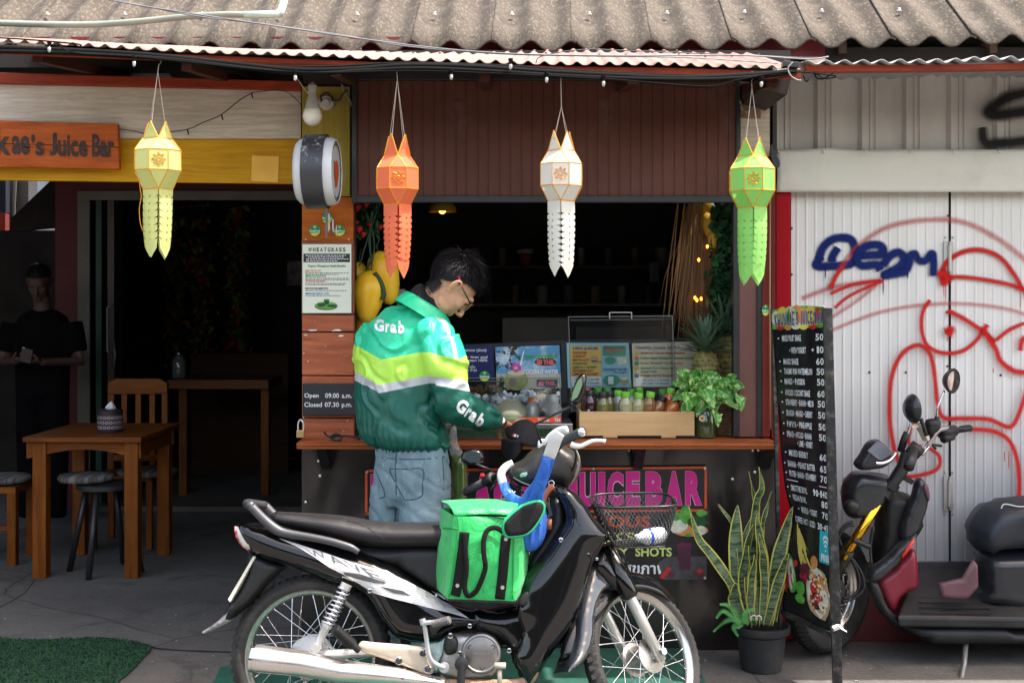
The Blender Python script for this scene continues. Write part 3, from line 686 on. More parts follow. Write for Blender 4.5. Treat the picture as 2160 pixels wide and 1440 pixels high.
# dining room back wall around the door frame (row/columns from the photo at 9.1 m)
WY=9.1
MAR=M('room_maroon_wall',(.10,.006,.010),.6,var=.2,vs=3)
w=MB();q=lambda px,py:P(px,py,WY)
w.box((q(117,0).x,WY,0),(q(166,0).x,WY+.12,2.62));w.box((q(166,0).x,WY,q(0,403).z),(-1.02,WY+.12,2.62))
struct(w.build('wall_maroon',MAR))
fr=root('door_frame',Vector((q(400,0).x,WY,0)),'pale grey painted door frame in the back of the dining room','door frame')
FRM=M('door_frame_paint',(.17,.155,.13),.6,var=.15,dirt=.4)
a=q(166,0).x;b2=q(192,0).x
MB().box((a,WY-.03,0),(b2,WY,q(0,403).z)).build('jamb',FRM,fr,bevel=.004)
MB().box((a,WY-.031,q(0,423).z),(-1.02,WY,q(0,403).z)).build('head',FRM,fr,bevel=.004)
gd=root('folding_door',Vector((q(212,0).x,WY+.1,0)),'folded dark green door leaf inside the pale door frame','door')
MB().box((q(200,0).x,WY+.02,0),(q(212,0).x,WY+.5,2.3)).build('leaf',M('green_door_paint',(.01,.06,.04),.5),gd)
MB().box((q(222,0).x,WY+.05,0),(q(236,0).x,WY+.1,2.3)).build('leaf_edge',M('door_edge_paint',(.09,.06,.05),.5),gd)
mb=MB();mb.tube([q(238,640),q(226,650),q(226,740),q(238,748)],.008,8);mb.tube([q(240,715),q(243,750),q(240,780)],.008,8);mb.build('handle',M('dull_metal',(.3,.3,.3),.4,.8),gd,smooth=True)
struct(MB().box((-3.5,12.4,0),(-.9,12.5,3.2)).build('wall_inner_room',DK))
struct(MB().box((-1.0,9.2,0),(-.9,12.4,3.2)).build('wall_inner_side',DK))
struct(MB().box((-3.42,9.22,0),(-3.32,12.4,3.2)).build('wall_inner_left',DK))
struct(MB().box((-3.5,9.2,2.75),(-.9,12.5,2.85)).build('ceiling_inner',DKF))
struct(MB().box((-5.7,5.2,0),(-5.6,14,3.3)).build('wall_far_left',DK))
# raised door step
struct(MB().box((b2,8.95,0),(-1.02,9.25,.035)).build('door_step',M('step_tile',(.09,.07,.055),.6)))
# ============================================================ LANTERNS, CABLES, LAMPS, SIGNS
def paper(name,col,tr=.35):
 m=bpy.data.materials.new(name);m.use_nodes=True;n=N(m);b=n.n['Principled BSDF'];out=n.n['Material Output']
 c=n.mix(n.noise(n.co(),25,4),tuple(x*.93 for x in col),tuple(min(1,x*1.05)for x in col));n.l.new(c,b.inputs['Base Color']);b.inputs['Roughness'].default_value=.75
 n.l.new(n.bump(n.noise(n.co(),18,4),.25,.004),b.inputs['Normal'])
 t=n.new('BsdfTranslucent');n.l.new(c,t.inputs[0]);x=n.new('MixShader');x.inputs[0].default_value=tr;n.l.new(b.outputs[0],x.inputs[1]);n.l.new(t.outputs[0],x.inputs[2]);n.l.new(x.outputs[0],out.inputs[0]);return m
GOLD=M('gold_trim',(.72,.30,.02),.35,var=.2,vs=200,metal=.3)
STR=M('string_pale',(.42,.36,.29),.8);TWN=M('black_twine',(.03,.025,.02),.8)
def lantern(cx,knot,horn,ring,sh,wa,ba,tail,hw,col,label,rot,style,seed):
 Y=4.69;k=Y/F;X=(cx-1080)*k;z=lambda py:H+(HY-py)*k;rg=random.Random(seed)
 r0=root('paper_lantern',(X,Y,z(tail)),label,'lantern','paper lanterns hanging from the awning edge')
 mt=paper('lantern_paper_'+style,col);Rr=hw*k/math.cos(R(6));r1=Rr*.60
 rot=rot+45;pol=lambda r,a,zz:Vector((X+r*math.cos(R(a+rot)),Y+r*math.sin(R(a+rot)),zz))
 sq=[-135,-45,45,135];oc=[22.5+45*i for i in range(8)]
 zs,zw,zr,zb=z(sh),z(wa),z(ring),z(ba);mb=MB()
 S=[pol(Rr,a,zs)for a in oc];W=[pol(Rr,a,zw)for a in oc];T=[pol(r1,45+90*i,zr)for i in range(4)];B=[pol(r1,45+90*i,zb)for i in range(4)]
 mb.v=S+W+T+B;fs=[(i,(i+1)%8,8+(i+1)%8,8+i)for i in range(8)]
 tri=[]
 for q in range(4):
  i=2*q;j=(i+1)%8
  fs+=[(i,j,16+q),(8+i,8+j,20+q)]
  i2,j2=(2*q+1)%8,(2*q+2)%8;fs+=[(i2,j2,16+(q+1)%4,16+q),(8+i2,8+j2,20+(q+1)%4,20+q)]
 mb.f=fs;mb.m=[0]*len(fs);mb.build('paper_body',mt,r0)
 g=MB();e=.0019
 for i in range(8):g.tube([S[i],S[(i+1)%8]],e,5);g.tube([W[i],W[(i+1)%8]],e,5);g.tube([S[i],W[i]],e,5)
 for q in range(4):
  g.tube([T[q],T[(q+1)%4]],e*1.4,5);g.tube([B[q],B[(q+1)%4]],e*1.6,5)
  for i in(2*q,(2*q+1)%8):g.tube([T[q],S[i]],e,5);g.tube([B[q],W[i]],e,5)
 g.build('gold_trim',GOLD,r0)
 tips=[]
 for q in range(4):
  a,b_=T[q],T[(q+1)%4];mid=(a+b_)/2;out=(mid-Vector((X,Y,zr))).normalized();tip=Vector((mid.x,mid.y,z(horn)-rg.uniform(0,.006)))+out*rg.uniform(-.004,.010);tips.append(tip)
  MB().add([a*.97+mid*.03,b_*.97+mid*.03,tip,mid-out*.002+Vector((0,0,.03))],[(0,1,3),(1,2,3),(2,0,3)]).build('paper_horn',mt,r0,fix=False,solid=.0008)
  h2=MB();h2.tube([a,tip],e,5);h2.tube([b_,tip],e,5);h2.build('horn_trim',GOLD,r0)
 for q in range(4):
  i=2*q;j=(i+1)%8;c=(S[i]+S[j]+W[i]+W[j])/4;u=(S[j]-S[i]).normalized();w=Vector((0,0,1));nrm=u.cross(w);nrm=nrm if nrm.dot(c-Vector((X,Y,c.z)))>0 else-nrm
  mo=MB();c=c+nrm*.0015;ro=.0265
  pt=lambda r,a:c+u*r*math.cos(a)+w*r*math.sin(a)
  mo.tube([pt(.006,a*.785)for a in range(8)],.0011,4,closed=True)
  st=[pt(ro if a%2==0 else ro*.62,a*math.pi/8)for a in range(16)];mo.tube(st,.0012,4,closed=True)
  for a in range(8):mo.tube([pt(.0075,a*.785),pt(.014,a*.785+.22),pt(ro*.9,a*.785),pt(.014,a*.785-.22)],.0009,4,closed=True)
  if style!='green':pass
  mo.build('gold_motif',GOLD,r0)
 L=zb-z(tail)
 for q in range(4):
  a,b_=B[q],B[(q+1)%4];u=(b_-a);wd=u.length*.98;u=u.normalized();mid=(a+b_)/2;out=(mid-Vector((X,Y,zb))).normalized();Lq=L*rg.uniform(.95,1.0)
  nn=8 if style in('white','orange')else 7;tw={'yellow':.78,'green':1.02}.get(style,.88);l0=.16 if style!='yellow' else .09
  def hwid(t):return .5*wd*(1+(tw-1)*t)*(1 if t<.83 else max(0.02,1-((t-.83)/.17)**1.15))
  right=[(hwid(0),0)]
  for i in range(nn+(1 if style=='white' else 0)):
   t0=l0+(.80-l0)*i/nn;nd=.0125 if style in('white','orange')else .015
   if style in('white','orange'):right+=[(hwid(t0)+.0005,t0),(hwid(t0)-nd,t0+.004),(hwid(t0)+.003,t0+.036)]
   else:right+=[(hwid(t0),t0),(hwid(t0)-nd,t0+.042),(hwid(t0),t0+.022)]
  right+=[(hwid(.86),.86),(hwid(.93),.93),(0.0008,1.0)]
  ol=[(x,t*Lq)for x,t in right]+[(-x,t*Lq)for x,t in reversed(right[:-1])]
  hl=[]
  for i in range(nn):
   t0=(l0+.02+(.82-l0)*i/nn)*Lq;s_=.0062
   hl.append([(-s_,t0-s_),(0,t0-s_*.15),(s_,t0-s_),(0,t0+s_*1.1)])
  vs,fs=cdt(ol,0,hl);ph=rg.uniform(0,3);amp=rg.uniform(.004,.010)
  MB().add([mid+u*x+Vector((0,0,-y))+out*(amp*math.sin(y/Lq*2.6+ph*.2)+.010*(1-(2*x/wd)**2)*min(1,y/Lq*3)-.012*y/Lq)for x,y in vs],fs).build('paper_strip',mt,r0,fix=False)
 kn=Vector((X+(2 if style=='yellow' else-1)*k,Y,z(knot)));sm=Vector((X,Y,z(knot+(horn-knot)*(.55 if style=='white' else .12))))
 s_=MB();s_.tube([kn,sm],.0013,5)
 for tp in(tips[0],tips[1],tips[2],tips[3]):s_.tube([sm,tp+Vector((0,0,-.035))],.0009,5)
 s_.tube(cat([tuple(kn),tuple(kn+Vector((.010,0,.012))),tuple(kn+Vector((-.006,0,.022))),tuple(kn+Vector((.004,0,.034)))],4),.001,5);s_.build('string',STR,r0)
 return r0,X,Y,z
r_,X_,Y_,z_=lantern(333,137,256,293,319,361,400,548,50,(.66,.68,.26),'pale yellow paper lantern in front of the mustard board near the wooden sign',18,'yellow',1)
k_=Y_/F;MB().tube(cat([(P(x,y,Y_-.03)[:])for x,y in((294,385),(296,400),(298,415),(294,440),(296,470),(302,488))],4),.0014,5).build('loose_trim',GOLD,r_)
lantern(838,152,283,330,356,400,432,590,46,(.80,.20,.085),'orange paper lantern hanging above the hanging mangoes and the rider',8,'orange',2)
lantern(1184,163,276,318,347,393,424,588,46,(.74,.73,.66),'white paper lantern in front of the middle of the brown shutter panel',-4,'white',3)
lantern(1586,170,291,330,358,404,438,605,49,(.30,.64,.16),'light green paper lantern in front of the right window jamb',-6,'green',4)
# ---- cable bundle along the awning edge
CAB=M('black_cable',(.006,.006,.006),.8,spec=.1);CABG=M('grey_wire',(.16,.16,.17),.5,.3)
cb=root('cable_bundle',P(1000,150,AY0),'thick black cable bundle sagging along the awning edge','cable')
def cable(pts,r,Y=AY0-.02,mt=CAB,nm='cable',par=None,n=7):return MB().tube(cat([P(a,b_,Y)[:]for a,b_ in pts],8),r,n).build(nm,mt,par if par is not None else cb,smooth=True)
cable([(-60,100),(100,105),(300,116),(480,134),(620,148),(740,147),(860,139),(1000,142),(1150,152),(1300,160),(1450,165),(1600,158),(1680,150)],.011)
cable([(-60,108),(120,112),(340,124),(500,142),(640,156),(760,150),(880,145),(1020,150),(1180,160),(1350,167),(1500,168),(1620,160),(1672,152)],.008,AY0-.035)
cable([(-60,95),(200,108),(400,122),(560,140),(700,141),(850,134),(1050,139),(1250,152),(1480,160),(1660,150)],.006,AY0-.01)
cable([(120,92),(160,112),(300,121),(620,152),(900,150),(1260,166),(1480,182),(1560,168),(1660,152),(1760,160),(1740,166),(1716,152)],.0028,AY0-.045)
cable([(1300,166),(1400,178),(1500,184),(1600,172),(1680,158)],.0022,AY0-.04)
slab('junction_box',[(1653,128),(1687,131),(1686,143),(1652,140)],AY0-.03,.04,BLK,cb,.002)
cable([(1672,132),(1662,145),(1668,160),(1680,168),(1690,170)],.0028,AY0-.05,M('white_cable',(.25,.24,.21),.6));cable([(1695,160),(1700,172),(1706,168)],.003,AY0-.05)
cable([(1718,150),(1722,164),(1738,166),(1757,154)],.0035,AY0-.04)
ow=root('overhead_wires',P(800,80,4.5),'pair of thin grey overhead wires crossing in front of the roof','wire')
cable([(190,-8),(300,13),(450,36),(600,58),(720,76),(860,95),(1000,109),(1150,116),(1350,118),(1560,117),(1700,125),(1748,120)],.0028,4.5,CABG,'wire',ow)
cable([(225,-4),(400,32),(560,52),(720,74),(850,97),(1050,114),(1250,119),(1450,122),(1640,134)],.0022,4.52,CABG,'wire',ow)
cable([(1130,134),(1145,118),(1230,105),(1320,107),(1600,118),(1690,122),(1740,122)],.002,4.6,M('dark_wire',(.05,.05,.06),.5),'wire',ow)
cable([(-40,78),(60,84),(160,93),(170,98)],.003,4.6,CAB,'wire',ow)
pp=root('water_pipe',P(400,45,6.1),'pale green plastic water pipe lying across the roof at the upper left','pipe')
PVC=M('pvc_green',(.36,.48,.41),.4,var=.15,vs=12,dirt=.3);PVD=M('pvc_grey',(.20,.23,.19),.5,var=.2,dirt=.4)
MB().tube(cat([P(a,b_,5.86)[:]for a,b_ in((-60,47),(0,49),(100,52),(200,52),(300,45),(400,35),(480,31),(520,32))],8),.0155,12).build('hose',PVD,pp,smooth=True)
MB().tube([P(515,32,5.86),P(590,30,5.86)],.018,12).build('coupling',PVC,pp,smooth=True)
MB().tube([P(582,30,5.86),P(592,27,5.87),P(596,14,5.95),P(603,-12,6.1)],.019,12).build('elbow',PVC,pp,smooth=True)
# ---- small misting nozzles along the awning cable
NOZ=M('nozzle_clear',(.62,.60,.56),.12,trans=.35)
fb=None
for i,(x,y,lab)in enumerate(((104,100,'first from the left under the awning'),(283,130,'just left of the yellow lantern string'),(623,160,'just left of the big round bulb'),(952,158,'between the orange and white lanterns'),(1077,136,'lying on the pink awning edge'),(1153,164,'just left of the white lantern string'),(1273,172,'between the white and green lanterns'),(1606,173,'beside the green lantern string'))):
 q=P(x,y,AY0-.05);r0=root('misting_nozzle',q,'tiny misting nozzle '+lab,'nozzle','misting nozzles on the black cable')
 MB().lathe([(.006,.0),(.0065,.012),(.009,.014),(.009,.022)],q,(0,0,1),8).build('socket',CAB,r0,smooth=True,auto=40)
 MB().lathe([(.001,-.020),(.0055,-.016),(.0065,-.006),(.0055,.001)],q,(0,0,1),9).build('nozzle_tip',NOZ,r0,smooth=True)
 # ---- puffs of mist from the nozzles
m=bpy.data.materials.new('mist');m.use_nodes=True;n=N(m);n.n.remove(n.n['Principled BSDF']);pv=n.new('VolumePrincipled');v=n.co((1,1,1),'Generated');sb=n.new('VectorMath',operation='DISTANCE');n.l.new(v,sb.inputs[0]);sb.inputs[1].default_value=(.5,.5,.5)
fo=n.ramp(sb.outputs['Value'],.1,.5,(1,1,1),(0,0,0));dn=n.math('MULTIPLY',fo,n.ramp(n.noise(n.co(),14,4,.6,1.0),.42,.75));n.l.new(n.math('MULTIPLY',dn,3.2),pv.inputs['Density']);pv.inputs['Color'].default_value=(.9,.9,.95,1);n.l.new(pv.outputs[0],n.n['Material Output'].inputs['Volume'])
for(x,y,rx,ry)in((1532,240,24,52),(968,235,34,70),(1276,240,22,60)):
 o=MB().ell(P(x,y,4.95),(rx*4.95/F,.07,ry*4.95/F)).build('mist',m,smooth=True);tag(o,'faint puff of mist drifting in front of the brown shutter panel','mist','mist puffs from the nozzles','stuff')
 # ---- twinkle light wire on the white board
fl2=root('fairy_light_wire',P(450,270,5.38),'thin dark fairy light wire looping across the white fascia board','wire')
mb=MB();W1=[(249,272),(285,277),(315,284),(345,280),(395,273),(430,258),(467,242),(505,212),(535,195)]
mb.tube(cat([P(a,b_,5.395)[:]for a,b_ in W1],5),.0022,5)
for x,y in((395,273),(467,242),(530,196),(315,284)):mb.tube([P(x,y,5.39),P(x+3,y+11,5.388)],.0035,5)
mb.tube(cat([P(a,b_,5.39)[:]for a,b_ in((535,195),(600,192),(640,226),(660,238))],4),.0018,5);mb.build('wire',TWN,fl2)
# ---- big white bulb and the lamp base behind it
bb=root('light_bulb',P(660,240,5.1),'large round white bulb hanging beside the round light box sign','bulb')
q=P(659,245,5.08);kk=5.08/F
MB().lathe([(.001,-.042),(.018,-.038),(.033,-.024),(.0405,-.004),(.037,.018),(.030,.034)],q,(0,0,1),24).build('globe',M('opal_glass',(.76,.74,.64),.25,coat=.3),bb,smooth=True)
MB().lathe([(.030,.033),(.026,.055),(.016,.085),(.0155,.098),(.019,.10),(.019,.125),(.012,.132),(.004,.14)],q,(0,0,1),20).build('socket',M('dusty_white_plastic',(.42,.40,.36),.5,dirt=.4,dscale=20),bb,smooth=True,auto=40)
cable([(655,175),(656,190),(660,205)],.003,5.08,TWN,'cord',bb);cable([(623,160),(640,185),(652,200)],.0025,5.0,M('cream_cord',(.4,.33,.2),.6),'cord',bb)
lb=root('lamp_holder',P(690,218,5.36),'empty round cream lamp holder screwed to the mustard plywood','lamp')
MB().lathe([(.034,0),(.034,.018),(.028,.026),(.018,.028),(.016,.045),(.010,.046)],P(690,217,5.372),(0,-1,-.15),20).build('holder',M('old_white_plastic','x'),lb,smooth=True,auto=40)
cable([(698,212),(715,212),(722,200),(733,190)],.004,5.33,TWN,'cord',lb);cable([(683,222),(676,205),(690,196),(704,210)],.004,5.34,TWN,'cord',lb)
ch=root('steel_chain',P(735,215,5.34),'short steel chain hanging at the top of the shutter frame','chain')
def chain(r0,pts,Y,rr_=.0022,link=.012):
 pts=[P(a,b_,Y)for a,b_ in pts];i=0
 for a,b_ in zip(pts,pts[1:]):
  L=(b_-a).length;nn=max(1,int(L/(link*.85)));d=(b_-a).normalized()
  for j in range(nn):
   c=a.lerp(b_,(j+.5)/nn);sd=d.cross(Vector((0,1,0))).normalized()if i%2 else Vector((0,1,0));i+=1
   MB().tube([c+d*link*.6*math.cos(t)+sd*link*.33*math.sin(t)for t in[k*.7854 for k in range(8)]],rr_,5,closed=True).build('link',M('chain_steel',(.34,.31,.27),.35,.8),r0,smooth=True)
chain(ch,[(720,177),(730,200),(742,220),(733,226)],5.335)
ch2=root('steel_chain',P(1575,235,5.34),'thin steel chain looped on the boards behind the green lantern','chain');chain(ch2,[(1560,212),(1563,228),(1574,238),(1586,232),(1594,215),(1596,200)],5.32)
# ---- round double sided light box
rb=root('round_light_box',P(668,440,5.0),'round white double sided light box sign with a thick black rim band','sign')
ax=Vector((1,-.03,0)).normalized();c0=P(671,362,5.02);rad=.146
WPL=M('light_box_white',(.62,.62,.63),.35,var=.06,dirt=.25,dcol=(.4,.38,.36),dscale=10)
MB().lathe([(.01,-.088),(rad*.62,-.087),(rad*.80,-.082),(rad*.90,-.068),(rad*.945,-.045),(rad*.95,.05),(rad*.93,.064),(rad*.90,.076),(rad*.86,.078),(rad*.84,.072),(.01,.072)],c0,ax,48).build('drum',WPL,rb,smooth=True,auto=40)
m,n,b=base('worn_black_band');v=n.co();gz=n.new('SeparateXYZ');n.l.new(v,gz.inputs[0])
msk=n.math('MULTIPLY',n.ramp(n.noise(v,28,8,.7),.55,.6),n.ramp(gz.outputs[2],.16,.24));n.l.new(n.mix(msk,(.035,.036,.04),(.33,.34,.36)),b.inputs['Base Color']);b.inputs['Roughness'].default_value=.4
MB().lathe([(rad*1.0,-.046),(rad*1.04,-.044),(rad*1.04,.040),(rad*1.0,.042),(rad*.96,.042),(rad*.96,-.046)],c0,ax,48,cap=False).build('rim_band',m,rb,smooth=True,auto=40)
fc=c0+ax*.0735;uu=ax.cross(Vector((0,0,1))).normalized()
fd=lambda r,a:fc+uu*r*math.cos(a)+Vector((0,0,1))*r*math.sin(a)
pr_=MB()
for k in range(30):
 a=k*.2094;pr_.add([fd(rad*.72,a)+ax*.001,fd(rad*.72,a+.11)+ax*.001,fd(rad*.80,a+.11)+ax*.001,fd(rad*.80,a+.02)+ax*.001],[(0,1,2,3)])
pr_.tube([fd(rad*.83,a*.26)for a in range(24)],.0016,4,closed=True);pr_.build('face_print',M('print_ink',(.03,.03,.03),.5),rb)
pr_=MB();pr_.add([fc+ax*.0012+uu*(.062*x)+Vector((0,0,.062*z))for x,z in((-.8,.5),(-.3,.8),(.3,.45),(.8,.7),(.7,-.3),(.2,-1.1),(-.4,-.9),(-.9,-.1))],[tuple(range(8))]);pr_.build('face_emblem',M('print_orange_red',(.58,.09,.02),.5),rb)
cable([(700,345),(714,352)],.006,5.2,BLK,'arm',rb);cable([(700,410),(714,415)],.006,5.2,BLK,'arm',rb)
MB().tube([P(689,436,5.2),P(689,500,5.36)],.0055,8).build('white_cable',M('white_cable','x'),rb)
# ---- wooden name sign
sg=root('wooden_sign',P(120,356,5.37),'orange brown wooden name board hanging at the left edge','sign')
SGW=wood('sign_wood','#8f3a0c','#c0601e','x',4,.45,.3)
slab('board',[(-260,248),(0,254),(248,261),(250,310),(0,302),(-260,296)],5.375,.03,SGW,sg,.003)
slab('board',[(-260,297),(0,303),(250,311),(252,357),(0,352),(-260,348)],5.377,.03,SGW,sg,.003)
INK=M('burnt_lettering',(.030,.012,.008),.6,var=.4,vs=30)
for s_,x0,x1,yt,yb,bo in(('Khunk',-128,22,268,325,.03),('ae',25,62,286,326,.03),("'s",66,93,284,328,.03),('J',104,120,280,328,.04),('uice',122,184,284,330,.03),('Bar',194,241,283,331,.035)):
 mb=MB();tadd(mb,s_,quadmap((x0,yt),(x1,yt+(x1-x0)*.02),(x1,yb+(x1-x0)*.02),(x0,yb),5.3735),bo);mb.build('lettering',INK,sg)
 # ---- stickers, wheatgrass poster, opening hours, padlock
STG=M('sticker_green',(.005,.23,.075),.4,var=.1);STW=M('sticker_white',(.78,.80,.76),.4,var=.03);STY=M('sticker_yellow',(.55,.60,.10),.4)
def sticker(x,y,rx,ry,Y,lab):
 r0=root('round_sticker',P(x,y,Y),lab,'sticker','green delivery stickers')
 mb=MB();disc(mb,x,y,rx,ry,Y,n=28);mb.build('disc',STG,r0)
 mb=MB();yy=Y-.001;mb.add([P(x+rx*.97*math.cos(a),y+ry*.97*math.sin(a),yy)for a in[.35+k*.174 for k in range(14)]],[tuple(range(14))]);mb.build('lower_band',STY,r0)
 mb=MB();yy=Y-.002;tadd(mb,'GrabFood',rect(x-rx*.9,y-ry*.12,x+rx*.9,y+ry*.28,yy),.02);mb.build('lettering',STW,r0)
 mb=MB();disc(mb,x,y-ry*.62,rx*.28,ry*.2,yy,n=8);mb.add([P(x-rx*.4+i*rx*.32,y+ry*.5,yy)for i in(0,.6,.6,0)],[(0,1,2,3)]);
 for i in range(3):mb.add([P(x+rx*(-.42+.32*i+d),y+ry*e,yy)for d,e in((0,.42),(.2,.42),(.2,.72),(0,.72))],[(0,1,2,3)])
 mb.build('small_print',STY,r0)
sticker(690,459,11,12,5.364,'green round delivery sticker, topmost of the three above the wheatgrass poster')
sticker(664,486,12,12,5.364,'green round delivery sticker, lower left of the three above the wheatgrass poster')
sticker(716,486,12,12,5.364,'green round delivery sticker, lower right of the three above the wheatgrass poster')
sticker(1615,654,8,12,5.35,'green round delivery sticker on the right window jamb beside the menu board')
WY_=5.352
wp=root('wheatgrass_poster',P(690,660,WY_),'cream wheatgrass poster on the plank pillar','poster')
rslab('sheet',638,515,741,660,WY_,.004,M('poster_cream',(.70,.72,.60),.45,var=.03,vs=3),wp)
rslab('frame',636,513,744,662,WY_+.003,.004,M('frame_brown',(.12,.05,.035),.5),wp)
Yp=WY_-.0012
mb=MB();ctext(mb,'WHEATGRASS',rect(650,522,729,531,Yp),.03,gap=.4);mb.build('lettering',M('ink_dark_green',(.01,.07,.025),.5),wp)
rslab('black_box',640,535,738,553,Yp+.0006,.0005,M('ink_black',(.02,.02,.02),.5),wp)
def tiny(par,x0,y0,x1,Y,rows,dy,mat,seed=0,h=1.6,indent=0):
 rg=random.Random(seed);mb=MB()
 for r in range(rows):
  x=x0+(rg.uniform(0,indent)if indent else 0);xe=x1-rg.uniform(0,(x1-x0)*(.08 if r<rows-1 else .4))-(x-x0)
  while x<xe:
   w=rg.uniform(2,7);w=min(w,xe-x+1)
   mb.add([P(x,y0+r*dy,Y),P(x+w,y0+r*dy,Y),P(x+w,y0+r*dy+h,Y),P(x,y0+r*dy+h,Y)],[(0,1,2,3)]);x+=w+1.5
 o=mb.build('small_print',mat,par);return o
tiny(wp,644,538,736,Yp-.0008,4,3.8,M('print_white','x'),1,indent=6)
mb=MB();tadd(mb,'Organic Wheatgrass Health Benefits',rect(649,558,729,565,Yp),.012,.25);mb.build('lettering',M('ink_green',(.015,.16,.04),.5),wp)
KB=M('ink_black','x')
for y,s_,c in((571,'IMPROVES BLOOD','#c98a35'),(582,'IMPROVES DIGESTION','#3f8f4a'),(593,'ACTIVATES THE BODY','#c22f3f'),(608,'REDUCES INFLAMMATION','#333333'),(619,'IMPROVES ENERGY LEVEL','#2f78c0')):
 mb=MB();tadd(mb,s_,rect(644,y-2,644+len(s_)*2.4,y+2.5,Yp),.02,.2);mb.build('lettering',M('ink_'+c[1:],c,.5),wp);tiny(wp,644,y+4.2,736,Yp,1 if y>600 else 2,3.0,KB,y,1.2)
mb=MB();disc(mb,688,646,24,8,Yp,4);disc(mb,688,644,24,7.5,Yp-.0005,0,26,jit=.06);disc(mb,678,643,9,4,Yp-.0008,1);disc(mb,700,645,10,3,Yp-.0008,1);mb.add([P(a,b_,Yp-.001)for a,b_ in((683,632),(695,632),(693,642),(685,642))],[(0,1,2,3)],1);disc(mb,689,632,6,1.6,Yp-.0014,0)
mb.build('wheatgrass_picture',[M('print_green','x'),M('print_dark_green','x'),KB,KB,M('print_brown',(.12,.07,.02),.5)],wp)
oh=root('opening_hours_sign',P(690,877,5.34),'black opening hours board on the pillar above the counter shelf','sign')
rslab('board',638,808,762,876,5.345,.006,M('chalk_black',(.016,.017,.018),.5,var=.3,vs=8),oh,.003)
for s_,q in(('Open',(642,829,672,841)),('09.00',(686,829,715,839)),('a.m.',(721,832,742,839)),('Closed',(642,848,679,858)),('07.30',(685,848,715,858)),('p.m.',(721,851,742,861))):
 mb=MB();tadd(mb,s_,rect(*q,5.3438),.012);mb.build('lettering',M('print_white','x'),oh)
pd=root('padlock',P(634,923,5.28),'brass padlock hanging at the pillar edge above the shelf','padlock')
MB().box(tuple(P(625,923,5.27)),tuple(P(643,906,5.29))).build('brass_body',M('brass',(.50,.36,.15),.35,.8),pd,bevel=.003)
MB().tube(cat([P(a,b_,5.28)[:]for a,b_ in((629,908),(629,893),(634,885),(640,893),(640,908))],5),.0035,8).build('shackle',M('screw_bright','x'),pd,smooth=True)
tg=root('black_tool',P(715,925,5.28),'black sunglasses folded on the shelf by the pillar','sunglasses')
mb=MB();mb.tube(cat([P(a,b_,5.28)[:]for a,b_ in((683,910),(690,918),(702,922),(712,919),(740,920),(760,926))],4),.005,6);mb.build('temple_arm',BLK,tg,smooth=True)
mb=MB();mb.tube(cat([P(a,b_,5.27)[:]for a,b_ in((697,921),(708,915),(720,919),(718,926),(706,928))],4,True),.005,6,closed=True);mb.build('lens_rim',BLK,tg,smooth=True)
tg.name='sunglasses'
# ============================================================ BLACK MOTORCYCLE
LN=R(9);BY0=4.36;NR=Vector((0,-math.cos(LN),math.sin(LN)));UP=Vector((0,math.sin(LN),math.cos(LN)))
def B(px,py,off=0.0):
 kx,kz=(px-1080)/F,(HY-py)/F
 Y=(off-BY0*math.cos(LN)-H*math.sin(LN))/(kz*math.sin(LN)-math.cos(LN));return Vector((kx*Y,Y,H+kz*Y))
SA=(UP*math.cos(R(26))-Vector((1,0,0))*math.sin(R(26))).normalized()
SM=Matrix.Rotation(R(43),3,SA);SN=SM@NR;SF=SM@Vector((1,0,0));HC=B(1098,977)
def W(px,py,off=0.0):
 d=Vector(((px-1080)/F,1,(HY-py)/F));o=Vector((0,0,H));t=((HC+SN*off-o).dot(SN))/d.dot(SN);return o+d*t
S=lambda f,n,u:HC+SF*f+SN*n+SA*u
GB=M('gloss_black_paint',(.004,.004,.0045),.12,var=.2,coat=.45,spec=.4,rv=.10,vs=3)
MBK=M('matt_black_plastic',(.009,.009,.0095),.5,var=.25,vs=10,dirt=.22,dcol=(.035,.032,.03),dscale=8);RUB=M('tyre_rubber',(.020,.019,.018),.75,var=.3,vs=20,dirt=.5,dcol=(.07,.06,.05),dscale=6,bump=.3)
CHR=M('chrome',(.62,.62,.64),.13,metal=1.0,var=.1,rv=.12,vs=12);ALU=M('cast_aluminium',(.40,.38,.35),.38,metal=.85,var=.15,dirt=.3,dcol=(.15,.12,.09),dscale=14,bump=.15)
CHA=M('champagne_bracket',(.52,.44,.34),.38,metal=.35,var=.08,dirt=.3,dcol=(.2,.12,.07),dscale=10);WHP=M('aged_white_plastic',(.62,.62,.60),.3,var=.06);EYL=M('grey_black_cowl',(.022,.020,.018),.38,var=.2,vs=5,dirt=.3,dcol=(.045,.04,.034))
SIL=M('silver_paint',(.46,.46,.45),.35,metal=.5,var=.12,dirt=.3,dcol=(.2,.17,.13),dscale=12)
bk=root('motorcycle',B(1000,1551),'black underbone motorcycle parked in front of the counter, with a worn silver muffler','motorcycle')
def inf(name,ol,off,w,r,step,mat,par,**k):
 nrm=NR;kw=dict(edge=.002);kw.update(k);sm=kw.pop('shade',True);nm=kw.pop('plane','B');auto=kw.pop('auto',None)
 if nm=='B':bf=lambda x,y:B(x,y,off)
 else:bf=lambda x,y:W(x,y,off);nrm=SN
 mb=MB();inflate(mb,ol,bf,nrm,w,r,step,**kw);return mb.build(name,mat,par,smooth=sm,auto=auto)
